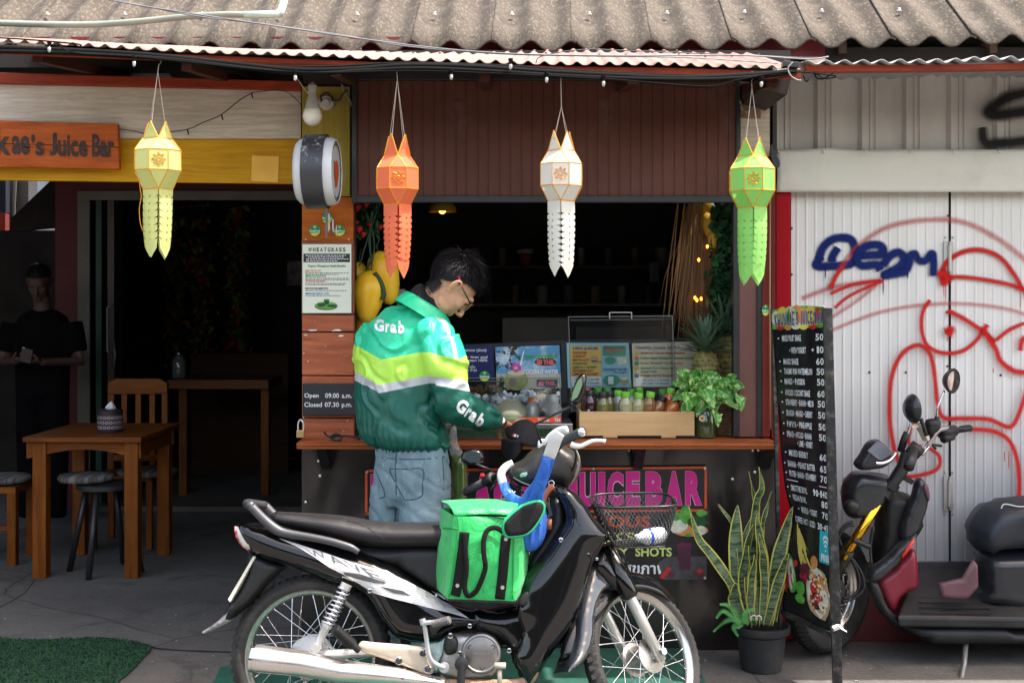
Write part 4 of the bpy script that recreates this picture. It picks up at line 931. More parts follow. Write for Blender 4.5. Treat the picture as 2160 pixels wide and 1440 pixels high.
def wheel(C,ax,fw,RT,RR,wd,front):
 par=MB().lathe([(RR+.004,-wd*.36),(RR+.012,-wd*.42),(RT-.035,-wd*.50),(RT-.016,-wd*.44),(RT-.004,-wd*.24),(RT,0),(RT-.004,wd*.24),(RT-.016,wd*.44),(RT-.035,wd*.50),(RR+.012,wd*.42),(RR+.004,wd*.36)],C,ax,64,cap=False).build('tyre',RUB,bk,smooth=True)
 up=ax.cross(fw);pt=lambda r,a,h:C+fw*r*math.cos(a)+up*r*math.sin(a)+ax*h
 mb=MB();nb=60
 for i in range(nb):
  a=6.2832*i/nb
  for s_ in(-1,1):
   a2=a+(.5 if s_>0 else 0)*6.2832/nb;da=.030
   p=[pt(RT-.020,a2-da,s_*wd*.44),pt(RT-.020,a2+da,s_*wd*.44),pt(RT+.0025,a2+da+.02,s_*wd*.14),pt(RT+.0025,a2-da+.02,s_*wd*.14)]
   q=[pt(RT-.020,a2-da,s_*wd*.50),pt(RT-.020,a2+da,s_*wd*.50),pt(RT+.004,a2+da+.02,s_*wd*.16),pt(RT+.004,a2-da+.02,s_*wd*.16)]
   mb.hexa(p+q)
 tag(mb.build('tread',RUB,par),kind='stuff')
 w=wd*.30
 rim=MB().lathe([(RR+.006,-w*1.15),(RR+.010,-w*1.15),(RR+.008,-w*.85),(RR-.006,-w*.7),(RR-.014,-w*.3),(RR-.016,0),(RR-.014,w*.3),(RR-.006,w*.7),(RR+.008,w*.85),(RR+.010,w*1.15),(RR+.006,w*1.15)],C,ax,64,cap=False).build('rim',M('rim_steel',(.55,.53,.50),.25,metal=.95,var=.1,dirt=.35,dcol=(.25,.2,.15),dscale=20),bk,smooth=True)
 hr=.050 if front else .058
 prof=[(.012,-.07),(.022,-.068),(hr*.8,-.05),(hr*1.25,-.045),(hr*1.25,-.040),(hr,-.036),(hr*.9,0),(hr,.036),(hr*1.28,.040),(hr*1.28,.048),(hr*.95,.052),(hr*.6,.058),(.020,.060),(.014,.074),(.0,.074)]
 hub=MB().lathe(prof,C,ax,36).build('hub',ALU,bk,smooth=True,auto=40)
 sp=MB();nsp=36
 for i in range(nsp):
  s_=1 if i%2 else-1;d=1 if(i//2)%2 else-1;a=6.2832*i/nsp
  sp.tube([pt(hr*1.2,a+d*.85,s_*.044),pt(RR-.012,a,s_*.004)],.0016,5,cap=False)
  sp.tube([pt(RR-.012,a,s_*.004),pt(RR-.026,a+d*.012,s_*.0055)],.003,5)
 tag(sp.build('spokes',CHR,rim,smooth=True),kind='stuff')
 rh=MB()
 for i in range(12):a=6.2832*i/12;rh.lathe([(.0048,0),(.0045,.001)],pt(hr*1.13,a,.0482),ax,8)
 tag(rh.build('rim_holes',M('hole_dark',(.01,.01,.01),.8),hub),kind='stuff')
 return C
RC=B(657,1383);wheel(RC,NR,Vector((1,0,0)),.283,.228,.082,False)
FC=W(1356,1386);wheel(FC,SN,SF,.281,.229,.072,True)
# ---- main body
rear=[(499,1108),(520,1101),(566,1107),(620,1127),(700,1150),(770,1166),(830,1190),(880,1222),(935,1262),(1010,1284),(1100,1270),(1125,1290),(1112,1345),(1060,1362),(1040,1336),(985,1328),(948,1338),(925,1354),(885,1355),(838,1344),(806,1308),(778,1262),(745,1240),(700,1228),(650,1208),(600,1192),(552,1176),(518,1150)]
side=inf('side_cowl',rear,.05,.078,38,11,GB,bk,back=.13,edge=.006,smooth=4)
inf('underseat_tray',[(745,1152),(940,1150),(950,1262),(900,1240),(840,1200),(770,1172)],.03,.05,12,14,MBK,bk,back=.09,smooth=0)
# white swoosh decal, laid on the side cowl
def drape(mb,target,off=.003,mode='cam'):
 dg=bpy.context.evaluated_depsgraph_get();me=target.data;o_=org(target if target.parent is None else target.parent)
 bv=BVHTree.FromPolygons([v.co+o_ for v in me.vertices],[tuple(p.vertices)for p in me.polygons]);e=Vector((0,0,H));nv=[]
 for v in mb.v:
  d=(v-e).normalized();h,nr_,_,_=bv.ray_cast(e,d,20)
  if h is None:h2,nr_,_,_=bv.find_nearest(v);h=h2
  nv.append(h-d*off)
 mb.v=nv;return mb
def art(name,polys,target,mats,par,L=.012,off=.003):
 mb=MB()
 for pl,mi in polys:mb.add([B(x,y,.12)for x,y in pl],[tuple(range(len(pl)))],mi)
 subdiv(mb,L);drape(mb,target,off);return mb.build(name,mats,par,fix=False)
DW=M('decal_white',(.56,.55,.53),.22,var=.05,coat=.6);DG=M('decal_grey',(.07,.07,.075),.3,var=.4,vs=30,coat=.5)
art('swoosh_decal',[([(587,1134),(630,1147),(694,1168),(740,1184),(786,1197),(820,1207),(863,1227),(907,1250),(947,1273),(990,1304),(953,1293),(920,1285),(870,1272),(833,1263),(787,1250),(755,1229),(724,1211),(694,1196),(663,1174),(627,1153)],0)],side,DW,side)
mb=MB()
for i,(q,s_)in enumerate(zip((((640,1153),(676,1163),(694,1184),(656,1169)),((680,1165),(716,1177),(742,1200),(702,1187)),((722,1180),(752,1190),(780,1214),(748,1203)),((757,1193),(788,1203),(818,1228),(784,1216)),((793,1206),(828,1219),(856,1240),(822,1231))),'WAVE1')):
 pass
for s_,q in(('W',((642,1156),(680,1164),(694,1180),(658,1172))),('A',((684,1167),(716,1177),(738,1196),(702,1186))),('V',((722,1180),(752,1190),(776,1210),(744,1201))),('E',((757,1193),(788,1203),(816,1226),(784,1216)))):
 m_=MB();ctext(m_,s_,lambda s2,t2,q=q:(lambda a,b_,c,d:(a*(1-s2)+b_*s2)*t2+(d*(1-s2)+c*s2)*(1-t2))(*[B(x,y,.12)for x,y in q]),.0);subdiv(m_,.015);drape(m_,side,.0045);m_.build('lettering',DG,side,fix=False)
art('grey_slash_decal',[([(724,1206),(760,1210),(815,1228),(811,1230),(790,1229),(760,1222),(728,1213)],0),([(800,1236),(850,1245),(868,1256),(830,1250)],0)],side,DG,side,off=.0045)
# seat
seat_ol=[(569,1090),(581,1079),(602,1079),(694,1084),(740,1089),(786,1097),(840,1100),(900,1101),(955,1101),(985,1115),(985,1150),(937,1155),(877,1156),(825,1157),(761,1150),(700,1134),(663,1124),(602,1110),(581,1102)]
m,n,b=base('seat_vinyl');v=n.co();vo=n.new('TexVoronoi');n.l.new(v,vo.inputs[0]);vo.inputs['Scale'].default_value=190
n.l.new(n.mix(n.ramp(n.noise(v,4),.3,.7),(.014,.013,.014),(.022,.020,.022)),b.inputs['Base Color']);b.inputs['Roughness'].default_value=.5;b.inputs['Specular IOR Level'].default_value=.3;n.l.new(n.bump(vo.outputs['Distance'],.25,.002),b.inputs['Normal']);SEATM=m
seat=inf('seat',seat_ol,.02,.11,30,12,SEATM,bk,back=.15,edge=.01,smooth=4)
mb=MB();mb.tube(cat([tuple(B(x,y,.118))for x,y in((582,1080),(602,1083),(663,1088),(700,1092),(740,1099),(776,1112),(800,1128),(828,1155))],5),.0028,6);drape(mb,seat,.0012);mb.build('seat_piping',MBK,seat,smooth=True)
GRAB=M('grab_rail_grey',(.05,.05,.055),.4,metal=.2,var=.15,rv=.1)
mb=MB();pr=[(530,1067,.016),(556,1094,.017),(581,1115,.018),(604,1124,.016),(663,1134,.014),(700,1142,.014),(724,1149,.014),(742,1155,.013),(757,1164,.010)]
for sg_ in(1,-1):
 pts=cat([tuple(B(x,y,.125)if sg_>0 else B(x,y,.125)-NR*.25)+(r_,)for x,y,r_ in pr],4);mb.tube([p[:3]for p in pts],[p[3]for p in pts],12)
mb.tube(cat([tuple(B(530,1067,.125)),tuple(B(522,1061,0)),tuple(B(530,1067,.125)-NR*.25)],5),.016,10);mb.build('grab_rail',GRAB,bk,smooth=True)
# tail light
tl=inf('tail_light',[(496,1113),(512,1112),(540,1119),(562,1127),(567,1134),(548,1152),(522,1158),(506,1145)],.075,.03,12,8,M('indicator_clear',(.55,.52,.48),.12,var=.05,coat=1),bk,back=.18,edge=.004)
inf('red_lens',[(494,1112),(500,1113),(509,1140),(526,1158),(522,1160),(503,1142)],.07,.034,5,4,M('red_lens',(.42,.008,.015),.15,coat=1),tl,back=.17,edge=.004)
# rear mudguard, flap and number plate
mg=inf('rear_mudguard',[(527,1160),(560,1170),(600,1188),(612,1196),(592,1206),(565,1232),(538,1265),(510,1290),(488,1306),(474,1304),(486,1272),(510,1240),(525,1205)],0,.075,14,10,MBK,bk,edge=.02)
inf('mud_flap',[(486,1278),(498,1296),(482,1312),(455,1325),(432,1335),(429,1330),(448,1318),(468,1302),(478,1290)],0,.055,5,7,M('pale_flap',(.30,.28,.27),.35,var=.1),mg,edge=.01)
np_=MB().hexa([B(534,1172,.085),B(539,1174,.085),B(539,1174,.085)-NR*.17,B(534,1172,.085)-NR*.17,B(480,1264,.085),B(485,1270,.085),B(485,1270,.085)-NR*.17,B(480,1264,.085)-NR*.17]).build('number_plate',M('plate_cream',(.62,.60,.50),.4,var=.1,dirt=.3),mg,bevel=.002)
MB().bar(B(520,1206,.03),B(532,1212,.03),.03,.03).build('plate_bracket',MBK,mg)
# shock absorber
sh_t,sh_b=B(729,1236,.13),B(668,1362,.135);d=sh_b-sh_t
shk=MB();shk.tube([sh_t,sh_t+d*.62],.0075,10);shk.tube([sh_t+d*-.04,sh_t+d*.05],.020,14);shk.tube([sh_t+d*.62,sh_t+d*.66,sh_t+d*.70,sh_t+d*.93,sh_t+d],[.019,.021,.016,.013,.016],12)
shk.lathe([(.019,-.012),(.019,.012)],sh_b,NR,14);shk.lathe([(.010,.012),(.010,.022)],sh_b,NR,6)
so=shk.build('shock_absorber',SIL,bk,smooth=True,auto=40)
u1=NR.copy();u2=d.normalized().cross(u1);n_t=8.5;pts=[]
for i in range(120):
 t=i/119;a=t*n_t*6.2832;pts.append(sh_t+d*(.04+.60*t)+(u1*math.cos(a)+u2*math.sin(a))*.0225)
MB().tube(pts,.0036,6).build('coil_spring',M('spring_violet_chrome',(.62,.60,.66),.18,metal=.9,var=.05),so,smooth=True)
# muffler
mp=[B(532,1386,.17),B(545,1388,.17),B(640,1399,.175),B(720,1415,.175),(B(838,1427,.17)),(B(850,1429,.165)),(B(910,1437,.15)),(B(935,1440,.14))]
m,n,b=base('muffler_chrome');v=n.co();sp_=n.noise(v,30,8,.7);sz=n.new('SeparateXYZ');n.l.new(v,sz.inputs[0])
c=n.mix(n.ramp(n.noise(n.co((1,4,4)),6,6),.35,.7),(.66,.65,.64),(.60,.52,.44));c=n.mix(n.ramp(sp_,.66,.70),c,(.30,.13,.06));n.l.new(c,b.inputs['Base Color'])
b.inputs['Metallic'].default_value=.9;n.l.new(n.ramp(n.noise(v,9,5),.3,.7,(.16,.16,.16),(.34,.34,.34)),b.inputs['Roughness'])
MB().tube(mp,[.045,.0465,.044,.0395,.032,.030,.022,.018],28).build('muffler',m,bk,smooth=True,auto=50)
MB().tube([B(531,1386,.17)-Vector((.001,0,0)),B(537,1387,.17)],[.047,.048],28).build('muffler_band',CHR,bk,smooth=True,auto=40);MB().tube([B(848,1428,.165),B(853,1429,.165)],.033,24).build('muffler_band',CHR,bk,smooth=True,auto=40)
MB().tube(cat([tuple(B(x,y,.14))for x,y in((925,1441),(980,1442),(1050,1442),(1090,1440),(1120,1430),(1130,1400))],5),.0165,14).build('exhaust_pipe',M('rusty_pipe',(.16,.075,.045),.7,col2=(.34,.22,.15),vs=30,metal=.3,bump=.4),bk,smooth=True)
# swing arm, chain case, brackets
inf('swing_arm',[(640,1374),(700,1370),(800,1366),(800,1382),(700,1388),(645,1386)],.09,.014,5,8,SIL,bk,edge=.008)
inf('chain_case',[(700,1340),(765,1352),(830,1365),(830,1380),(760,1375),(700,1362)],-.06,.02,6,9,MBK,bk)
fb=inf('footrest_bracket',[(762,1352),(790,1354),(886,1362),(898,1370),(905,1390),(915,1412),(908,1421),(893,1418),(850,1402),(800,1385),(772,1376),(756,1368)],.155,.010,5,9,CHA,bk,edge=.005,smooth=3)
mb=MB()
for x,y,r_ in((892,1377,.0125),(841,1393,.0135),(902,1410,.0135)):mb.lathe([(r_,0),(r_,.002),(r_*.85,.004),(r_*.85,.003),(r_*.5,.003),(r_*.5,.007)],B(x,y,.165),NR,16)
mb.build('bolts',CHR,fb,smooth=True,auto=40)
fp=MB();fa,fz=B(757,1371,.18),B(705,1325,.23);fp.tube([fa,fa.lerp(fz,.2),fa.lerp(fz,.22),fz],[.012,.012,.017,.018],12)
for i in range(9):c_=fa.lerp(fz,.30+i*.075);fp.tube([c_,c_.lerp(fz,.05)],.0205,12)
fp.build('passenger_footpeg',MBK,bk,smooth=True,auto=40)
# kick starter
ks=MB();ks.lathe([(.018,-.01),(.018,.012),(.008,.014)],B(937,1406,.17),NR,12);pts=cat([tuple(B(x,y,o_))for x,y,o_ in((937,1407,.18),(920,1400,.185),(907,1385,.185),(901,1355,.18),(897,1327,.18),(894,1312,.18))],4);ks.tube(pts,.0085,10)
ks.tube([B(894,1316,.18),B(891,1304,.18)],.012,10);ks.tube([B(890,1313,.18),B(918,1311,.20)],.0085,10);ko=ks.build('kick_starter',SIL,bk,smooth=True,auto=45)
kr=MB();a_,z_=B(913,1315,.195),B(949,1306,.22)
for i in range(11):c_=a_.lerp(z_,i/11);kr.tube([c_,a_.lerp(z_,(i+.55)/11)],.0135,12);kr.tube([a_.lerp(z_,(i+.5)/11),a_.lerp(z_,(i+1)/11)],.0115,10)
kr.build('pedal_rubber',M('grey_rubber',(.16,.15,.14),.6),ko,smooth=True,auto=40)
# engine
inf('crankcase',[(936,1355),(945,1340),(960,1336),(1000,1335),(1040,1342),(1056,1368),(1058,1400),(1040,1428),(1000,1434),(950,1430),(925,1415),(925,1395),(933,1375)],.10,.035,10,10,ALU,bk,back=.2,edge=.012,smooth=3)
cc=B(1015,1377,.145)
ccv=MB().lathe([(.069,-.02),(.069,.008),(.066,.013),(.060,.015),(.056,.012),(.052,.013),(.02,.017),(.001,.018)],cc,NR,40).build('clutch_cover',M('cover_aluminium',(.27,.25,.235),.32,metal=.8,var=.12,dirt=.4,dcol=(.1,.08,.06),dscale=18),bk,smooth=True,auto=40)
mb=MB()
for x,y in((992,1364),(1040,1364),(1017,1406)):mb.lathe([(.0085,0),(.0085,.004),(.005,.004),(.005,.002)],B(x,y,.155),NR,12)
mb.build('bolts',CHR,ccv,smooth=True,auto=40)
mb=MB();tadd(mb,'HONDA',lambda s_,t_:B(999+s_*35,1381-t_*7,.1635),.03);mb.build('lettering',M('embossed_metal',(.42,.38,.32),.3,.8),ccv)
mb=MB()
for x,y,r_ in((970,1377,.009),(974,1399,.007),(1074,1371,.0085),(991,1319,.008),(950,1340,.010),(780,1245,.0085),(1183,1138,.008),(1259,1178,.005),(920,1255,.004)):mb.lathe([(r_,-.02),(r_,.004),(r_*.6,.0045),(r_*.6,.002)],B(x,y,.16 if x<1100 else .175),NR,12)
mb.build('bolts',CHR,bk,smooth=True,auto=40)
inf('oil_filler',[(938,1345),(958,1340),(966,1352),(962,1375),(940,1378)],.15,.012,5,8,MBK,bk)
br=MB();br.tube([B(1054,1405,.19),B(1054,1450,.19)],.0085,10);br.tube([B(1043,1403,.20),B(1067,1403,.20)],.011,10);br.build('brake_pedal',CHA,bk,smooth=True)
kn=MB();kn.lathe([(.024,0),(.024,.02),(.012,.024)],B(974,1399,.185),NR,12);kn.tube([B(974,1400,.20),B(972,1450,.20)],.014,10);kn.build('footrest_hinge',MBK,bk,smooth=True,auto=40)
# lower front panel and leg shield
inf('lower_cowl',[(1000,1284),(1050,1290),(1100,1276),(1128,1250),(1150,1270),(1140,1340),(1118,1430),(1100,1432),(1084,1400),(1070,1362),(1042,1338),(1005,1330)],.09,.05,22,12,GB,bk,back=.2,edge=.01,smooth=3)
shield=[(1170,1029),(1186,1026),(1204,1032),(1230,1056),(1254,1092),(1281,1126),(1268,1148),(1251,1176),(1241,1210),(1231,1243),(1214,1293),(1188,1343),(1154,1393),(1122,1440),(1108,1440),(1098,1420),(1080,1390),(1098,1330),(1088,1292),(1094,1262),(1104,1222),(1140,1175),(1178,1120),(1193,1096),(1186,1062)]
lg=inf('leg_shield',shield,.13,.055,48,10,GB,bk,back=.015,edge=.006,smooth=4)
mbx=MB();inflate(mbx,shield,lambda x,y:B(x,y,.14)-NR*.28,NR,.015,18,12,edge=.006,back=.035,smooth=4);mbx.build('leg_shield',GB,bk,smooth=True)
inf('front_cowl',[(1176,1034),(1204,1036),(1232,1062),(1258,1100),(1284,1128),(1272,1152),(1250,1190),(1236,1250),(1216,1310),(1190,1360),(1180,1350),(1200,1290),(1216,1220),(1224,1160),(1200,1100),(1178,1060)],0,.125,16,11,GB,bk,edge=.02,smooth=4)
inf('inner_cover',[(1160,1050),(1180,1040),(1196,1080),(1195,1110),(1170,1150),(1140,1190),(1110,1225),(1100,1215),(1120,1165),(1150,1110)],0,.11,14,11,MBK,bk,edge=.02)
inf('shield_opening',[(1096,1262),(1110,1248),(1138,1246),(1146,1256),(1136,1272),(1112,1276),(1094,1276)],.172,.003,4,7,M('hole_dark','x'),bk,edge=.001)
# crease strip along the shield
mb=MB();mb.tube(cat([tuple(B(x,y,.175))for x,y in((1182,1034),(1206,1070),(1222,1110),(1226,1160),(1214,1230),(1190,1300),(1160,1350),(1124,1420))],5),.004,6);drape(mb,lg,.0);mb.build('shield_crease',GB,lg,smooth=True)
# fork, front fender
for s_ in(1,-1):
 fkp=[FC+SN*.078*s_-SA*.03,FC+SN*.078*s_+SA*.20,FC+SN*.078*s_+SA*.27,FC+SN*.078*s_+SA*.42]
 MB().tube(fkp[:2]+[fkp[1]+SA*.10],[.0185,.0205,.0195],16).build('fork_leg',M('fork_silver',(.56,.54,.51),.3,metal=.55,var=.08,rv=.1),bk,smooth=True)
 fx=MB();fx.tube([fkp[1]+SA*.015,fkp[1]+SA*.03,fkp[3]],[.028,.036,.034],16);fx.build('fork_cover',GB,bk,smooth=True)
mb=MB();mb.tube([FC+SN*.10,FC-SN*.10],.010,10);mb.tube([FC+SN*.097,FC+SN*.112],.014,6);mb.build('front_axle',CHR,bk,smooth=True,auto=40)
MB().tube([FC+SA*.36+SN*.08,FC+SA*.38,FC+SA*.36-SN*.08],.03,12).build('fork_bridge',MBK,bk,smooth=True)
MB().tube([FC+SA*.36-SF*.03,HC-SA*.02-SF*.0],.026,14).build('steering_stem',MBK,bk,smooth=True)
FUP=SN.cross(SF);FUP=FUP if FUP.z>0 else-FUP
def fend(s_,t_):
 a=lerp(R(42),R(182),t_);rr_=lerp(.305,.325,t_)+(.06*max(0,t_-.72)/.28);wdt=.052*(1-.75*(1-min(1,t_/.22))**2)*(1 if t_<.8 else 1-.55*((t_-.8)/.2)**1.5)
 x=(s_-.5)*2;dr=.050*abs(x)**2.6*(1+.5*math.sin(t_*3.14));r2=rr_-dr
 return FC+SF*r2*math.cos(a)+FUP*r2*math.sin(a)+SN*x*wdt*(1-.10*abs(x)**3)
MB().grid(fend,16,40).build('front_fender',GB,bk,smooth=True,solid=.004)
flap=[(1248,1195),(1262,1208),(1287,1236),(1268,1252),(1254,1293),(1251,1343),(1240,1378),(1228,1396),(1202,1417),(1199,1412),(1213,1383),(1222,1343),(1226,1293),(1235,1243)]
mb=MB();inflate(mb,flap,lambda x,y:W(x,y,.055),SN,.018,9,8,edge=.004,back=.12,smooth=4);mb.build('fender_rear',M('gloss_grey_black',(.02,.022,.028),.13,var=.1,coat=1),bk,smooth=True)
mb=MB();inflate(mb,[(1261,1155),(1280,1151),(1306,1160),(1322,1190),(1328,1238),(1308,1246),(1290,1238),(1262,1208),(1252,1186)],lambda x,y:W(x,y,.06),SN,.03,14,9,edge=.004,back=.15,smooth=4);mb.build('fender_side',GB,bk,smooth=True)
# ---- handlebar group
cwl=[(1098,972),(1115,955),(1135,939),(1154,929),(1176,932),(1200,945),(1219,960),(1220,985),(1206,1014),(1192,1026),(1164,1019),(1109,1026),(1082,1014),(1072,994),(1077,980)]
cw=inf('handlebar_cowl',cwl,.03,.09,26,10,EYL,bk,edge=.01,back=.10,smooth=4)
art('side_badge',[([(1096,1001),(1100,997),(1111,995),(1113,999),(1109,1004),(1098,1006)],0)],cw,M('badge_mint',(.25,.42,.33),.4),cw,off=.001)
inf('headlight',[(1196,952),(1216,958),(1226,975),(1222,1000),(1208,1018),(1196,1010)],-.02,.09,14,8,M('headlamp_glass',(.05,.055,.06),.06,coat=1),bk,edge=.01)
hb=MB();hb.tube([S(0,-.30,0),S(-.0,.30,0)],.011,12);hb.build('handlebar',MBK,bk,smooth=True)
gr=MB();gr.tube([S(0,.215,0),S(0,.225,0),S(0,.335,0),S(0,.34,0)],[.015,.0165,.0165,.0175],16);gr.build('grip',M('grip_rubber',(.05,.05,.052),.6,bump=.6,bs=250),bk,smooth=True)
MB().lathe([(.0165,0),(.018,.004),(.017,.012),(.010,.018),(.002,.019)],S(0,.338,0),SN,18).build('bar_end',CHR,bk,smooth=True)
gr=MB();gr.tube([S(0,-.215,0),S(0,-.34,0)],.0165,14);gr.tube([S(0,-.338,0),S(0,-.352,0)],[.018,.012],14);gr.build('grip',M('grip_rubber','x'),bk,smooth=True)
MB().tube([S(0,.17,0),S(0,.175,0),S(0,.215,0)],[.02,.024,.021],14).build('switch_housing',MBK,bk,smooth=True)
sw=MB().tube([S(0,-.165,0),S(0,-.17,.0),S(0,-.212,0)],[.02,.025,.021],14).build('switch_housing',MBK,bk,smooth=True)
MB().tube([S(-.022,-.19,.012),S(-.030,-.19,.016)],.007,8).build('red_button',M('red_plastic',(.6,.02,.02),.4),sw)
wc=MB();pts=cat([(1142,945,.035),(1158,941,.030),(1166,925,.024),(1180,912,.020),(1196,905,.014)],4);wc.tube([B(x,y,.05+(x-1142)*.0016)for x,y,r_ in pts],[r_ for*_,r_ in pts],14,flat=.6,fdir=NR);wc.build('bar_cover',WHP,bk,smooth=True)
lv=MB();pts=cat([(1204,936,.010),(1214,940,.011),(1228,939,.0085),(1249,930,.007),(1268,929,.0065),(1277,931,.0085)],4);lv.tube([B(x,y,.24)for x,y,r_ in pts],[r_ for*_,r_ in pts],10);lv.build('brake_lever',M('lever_white',(.66,.65,.62),.3,metal=.3),bk,smooth=True)
cable_=lambda pts,r_,mt,nm='cable':MB().tube(cat([tuple(B(x,y,o_))for x,y,o_ in pts],6),r_,7).build(nm,mt,bk,smooth=True)
cable_([(1208,945,.22),(1215,958,.2),(1210,985,.12),(1196,1005,.08)],.004,MBK);cable_([(1216,950,.22),(1222,970,.2),(1216,1000,.14),(1204,1022,.08)],.003,M('cable_beige',(.35,.30,.24),.5));cable_([(1070,1000,-.05),(1090,1030,-.02),(1120,1045,.0)],.004,MBK)
cable_([(1083,1006,.09),(1100,1016,.10),(1118,1023,.09)],.0022,M('cable_beige','x'),'seam_strip')
# mirrors
mr=MB();mr.tube([S(-.02,.16,.02),S(-.02,.17,.09),B(1218,850,.20)],.0045,8);mst=mr.build('mirror_stem',MBK,bk,smooth=True)
mho=[(1202,850),(1206,826),(1218,797),(1230,788),(1237,794),(1236,815),(1229,842),(1220,851)]
mb=MB();inflate(mb,mho,lambda x,y:B(x,y,.20),NR,.022,9,5,edge=.006,smooth=4);mhd=mb.build('mirror',GB,bk,smooth=True)
mb=MB();mb.add([B(x,y,.225)for x,y in((1205,846),(1209,826),(1219,802),(1227,795),(1228,812),(1217,838))],[tuple(range(6))]);mb.build('mirror_glass',M('mirror_glass_green',(.10,.14,.08),.08,metal=.8),mhd)
mr=MB();mr.tube([S(-.02,-.14,.02),S(-.05,-.17,.05),B(1018,973,-.15)],.0045,8);mr.build('mirror_stem',MBK,bk,smooth=True)
mb=MB();inflate(mb,[(972,968),(978,952),(996,945),(1015,950),(1022,965),(1014,979),(992,981),(978,977)],lambda x,y:B(x,y,-.17),NR,.02,9,6,edge=.005,smooth=4);mhd2=mb.build('mirror',GB,bk,smooth=True)
mb=MB();mb.add([B(x,y,-.145)for x,y in((978,966),(984,955),(997,950),(1012,954),(1016,965),(1010,974),(992,976))],[tuple(range(7))]);mb.build('mirror_glass',M('mirror_glass_dark',(.05,.07,.08),.06,metal=.6),mhd2)
lv=MB();lv.tube([B(1045,1020,-.10),B(1035,1035,-.12),B(1041,1058,-.14)],.006,8);lv.build('clutch_lever',MBK,bk,smooth=True)
# key with leather fob
ky=root('key_ring',B(1162,1020,.13),'keys with brown leather fob hanging from the motorcycle ignition hook','keys')
LEA=M('brown_leather',(.22,.07,.03),.5,var=.25,vs=20)
MB().tube([B(1163+6*math.cos(a),1019+6*math.sin(a),.14)for a in[k*.6283 for k in range(10)]],.0018,6,closed=True).build('ring',CHR,ky,smooth=True)
mb=MB();mb.tube(cat([tuple(B(x,y,.145))+(r_,)and tuple(B(x,y,.145))for x,y,r_ in((1168,1024,1),(1158,1032,1),(1149,1046,1),(1146,1060,1),(1149,1070,1))],4),.011,8,flat=.35,fdir=NR);mb.tube([B(1157,1094,.145),B(1159,1116,.145)],[.012,.009],8,flat=.4,fdir=NR);mb.build('leather_fob',LEA,ky,smooth=True)
mb=MB();mb.tube([B(1158,1048,.148),B(1160,1075,.148),B(1157,1095,.148)],.0035,6);mb.bar(B(1155,1058,.15),B(1163,1088,.15),.010,.003);mb.build('key',CHR,ky)
# wire basket
bs_=root('wire_basket',B(1330,1150),'black diamond mesh wire basket on the front of the motorcycle','basket')
WIR=M('black_wire',(.012,.012,.012),.35,coat=.3)
bc_t,bc_b=B(1335,1058),B(1345,1146);bx=Vector((1,0,.02)).normalized();by=Vector((-.05,1,0)).normalized()
def bsk(u,t):
 a=u*6.2832;k=4.0;ca,sa=math.cos(a),math.sin(a);q=(abs(ca)**k+abs(sa)**k)**(-1/k)
 hx_,hy_=lerp(.152,.092,t**1.3),lerp(.115,.07,t);c=bc_t.lerp(bc_b,t);dz=-.012*(1-t)*(ca*q)**2*0+.014*(1-t)*max(0,sa*q)
 return c+bx*hx_*ca*q+by*hy_*sa*q+Vector((0,0,dz))
mb=MB();nu,nt=64,14
for i in range(nu):
 for s_ in(1,-1):mb.tube([bsk((i+s_*j*.5)/nu,j/nt)for j in range(nt+1)],.0011,3,cap=False)
for i in range(-9,10):
 for s_ in(1,-1):
  pts=[]
  for j in range(9):
   x,y=-.09+.18*j/8,i*.018+s_*(-.09+.18*j/8)*.6
   if abs(y)<.07:pts.append(bc_b+bx*x+by*y)
  if len(pts)>1:mb.tube(pts,.0011,3,cap=False)
tag(mb.build('wire_mesh',WIR,bs_,fix=False),kind='stuff')
MB().tube([bsk(i/40,0)for i in range(40)],.0042,8,closed=True).build('rim',WIR,bs_,smooth=True)
MB().tube([bsk(i/40,1)for i in range(40)],.003,8,closed=True).build('base_ring',WIR,bs_,smooth=True)
MB().tube([B(1262,1062,.02),B(1276,1100,.02),B(1300,1138,.02)],.008,6).build('bracket',WIR,bs_)
mb=MB()
for i in range(9):c_=B(1256+i*4.2,1062+i*9.5,.10);mb.bar(c_,c_-NR*.2,.006,.009)
mb.build('bracket_slats',WIR,bs_)
bt=root('water_bottle',B(1375,1145),'white and blue bottle lying in the wire basket','bottle')
a_,z_=B(1340,1132,.05),B(1404,1124,.0);dd=(z_-a_).normalized()
MB().lathe([(.004,0),(.014,.003),(.014,.018),(.022,.03),(.029,.045),(.030,.10),(.026,.118),(.004,.122)],B(1345,1134,.05)-dd*.01,dd,20).build('body',M('bottle_white',(.70,.72,.76),.25,var=.05),bt,smooth=True)
MB().lathe([(.0308,.052),(.0308,.062)],B(1345,1134,.05)-dd*.01,dd,20,cap=False).build('label_band',M('label_blue',(.01,.10,.55),.3),bt,smooth=True)
MB().lathe([(.027,.105),(.0285,.108),(.022,.121),(.002,.124)],B(1345,1134,.05)-dd*.01,dd,20,cap=False).build('cap',M('label_blue_light',(.03,.30,.62),.3),bt,smooth=True)
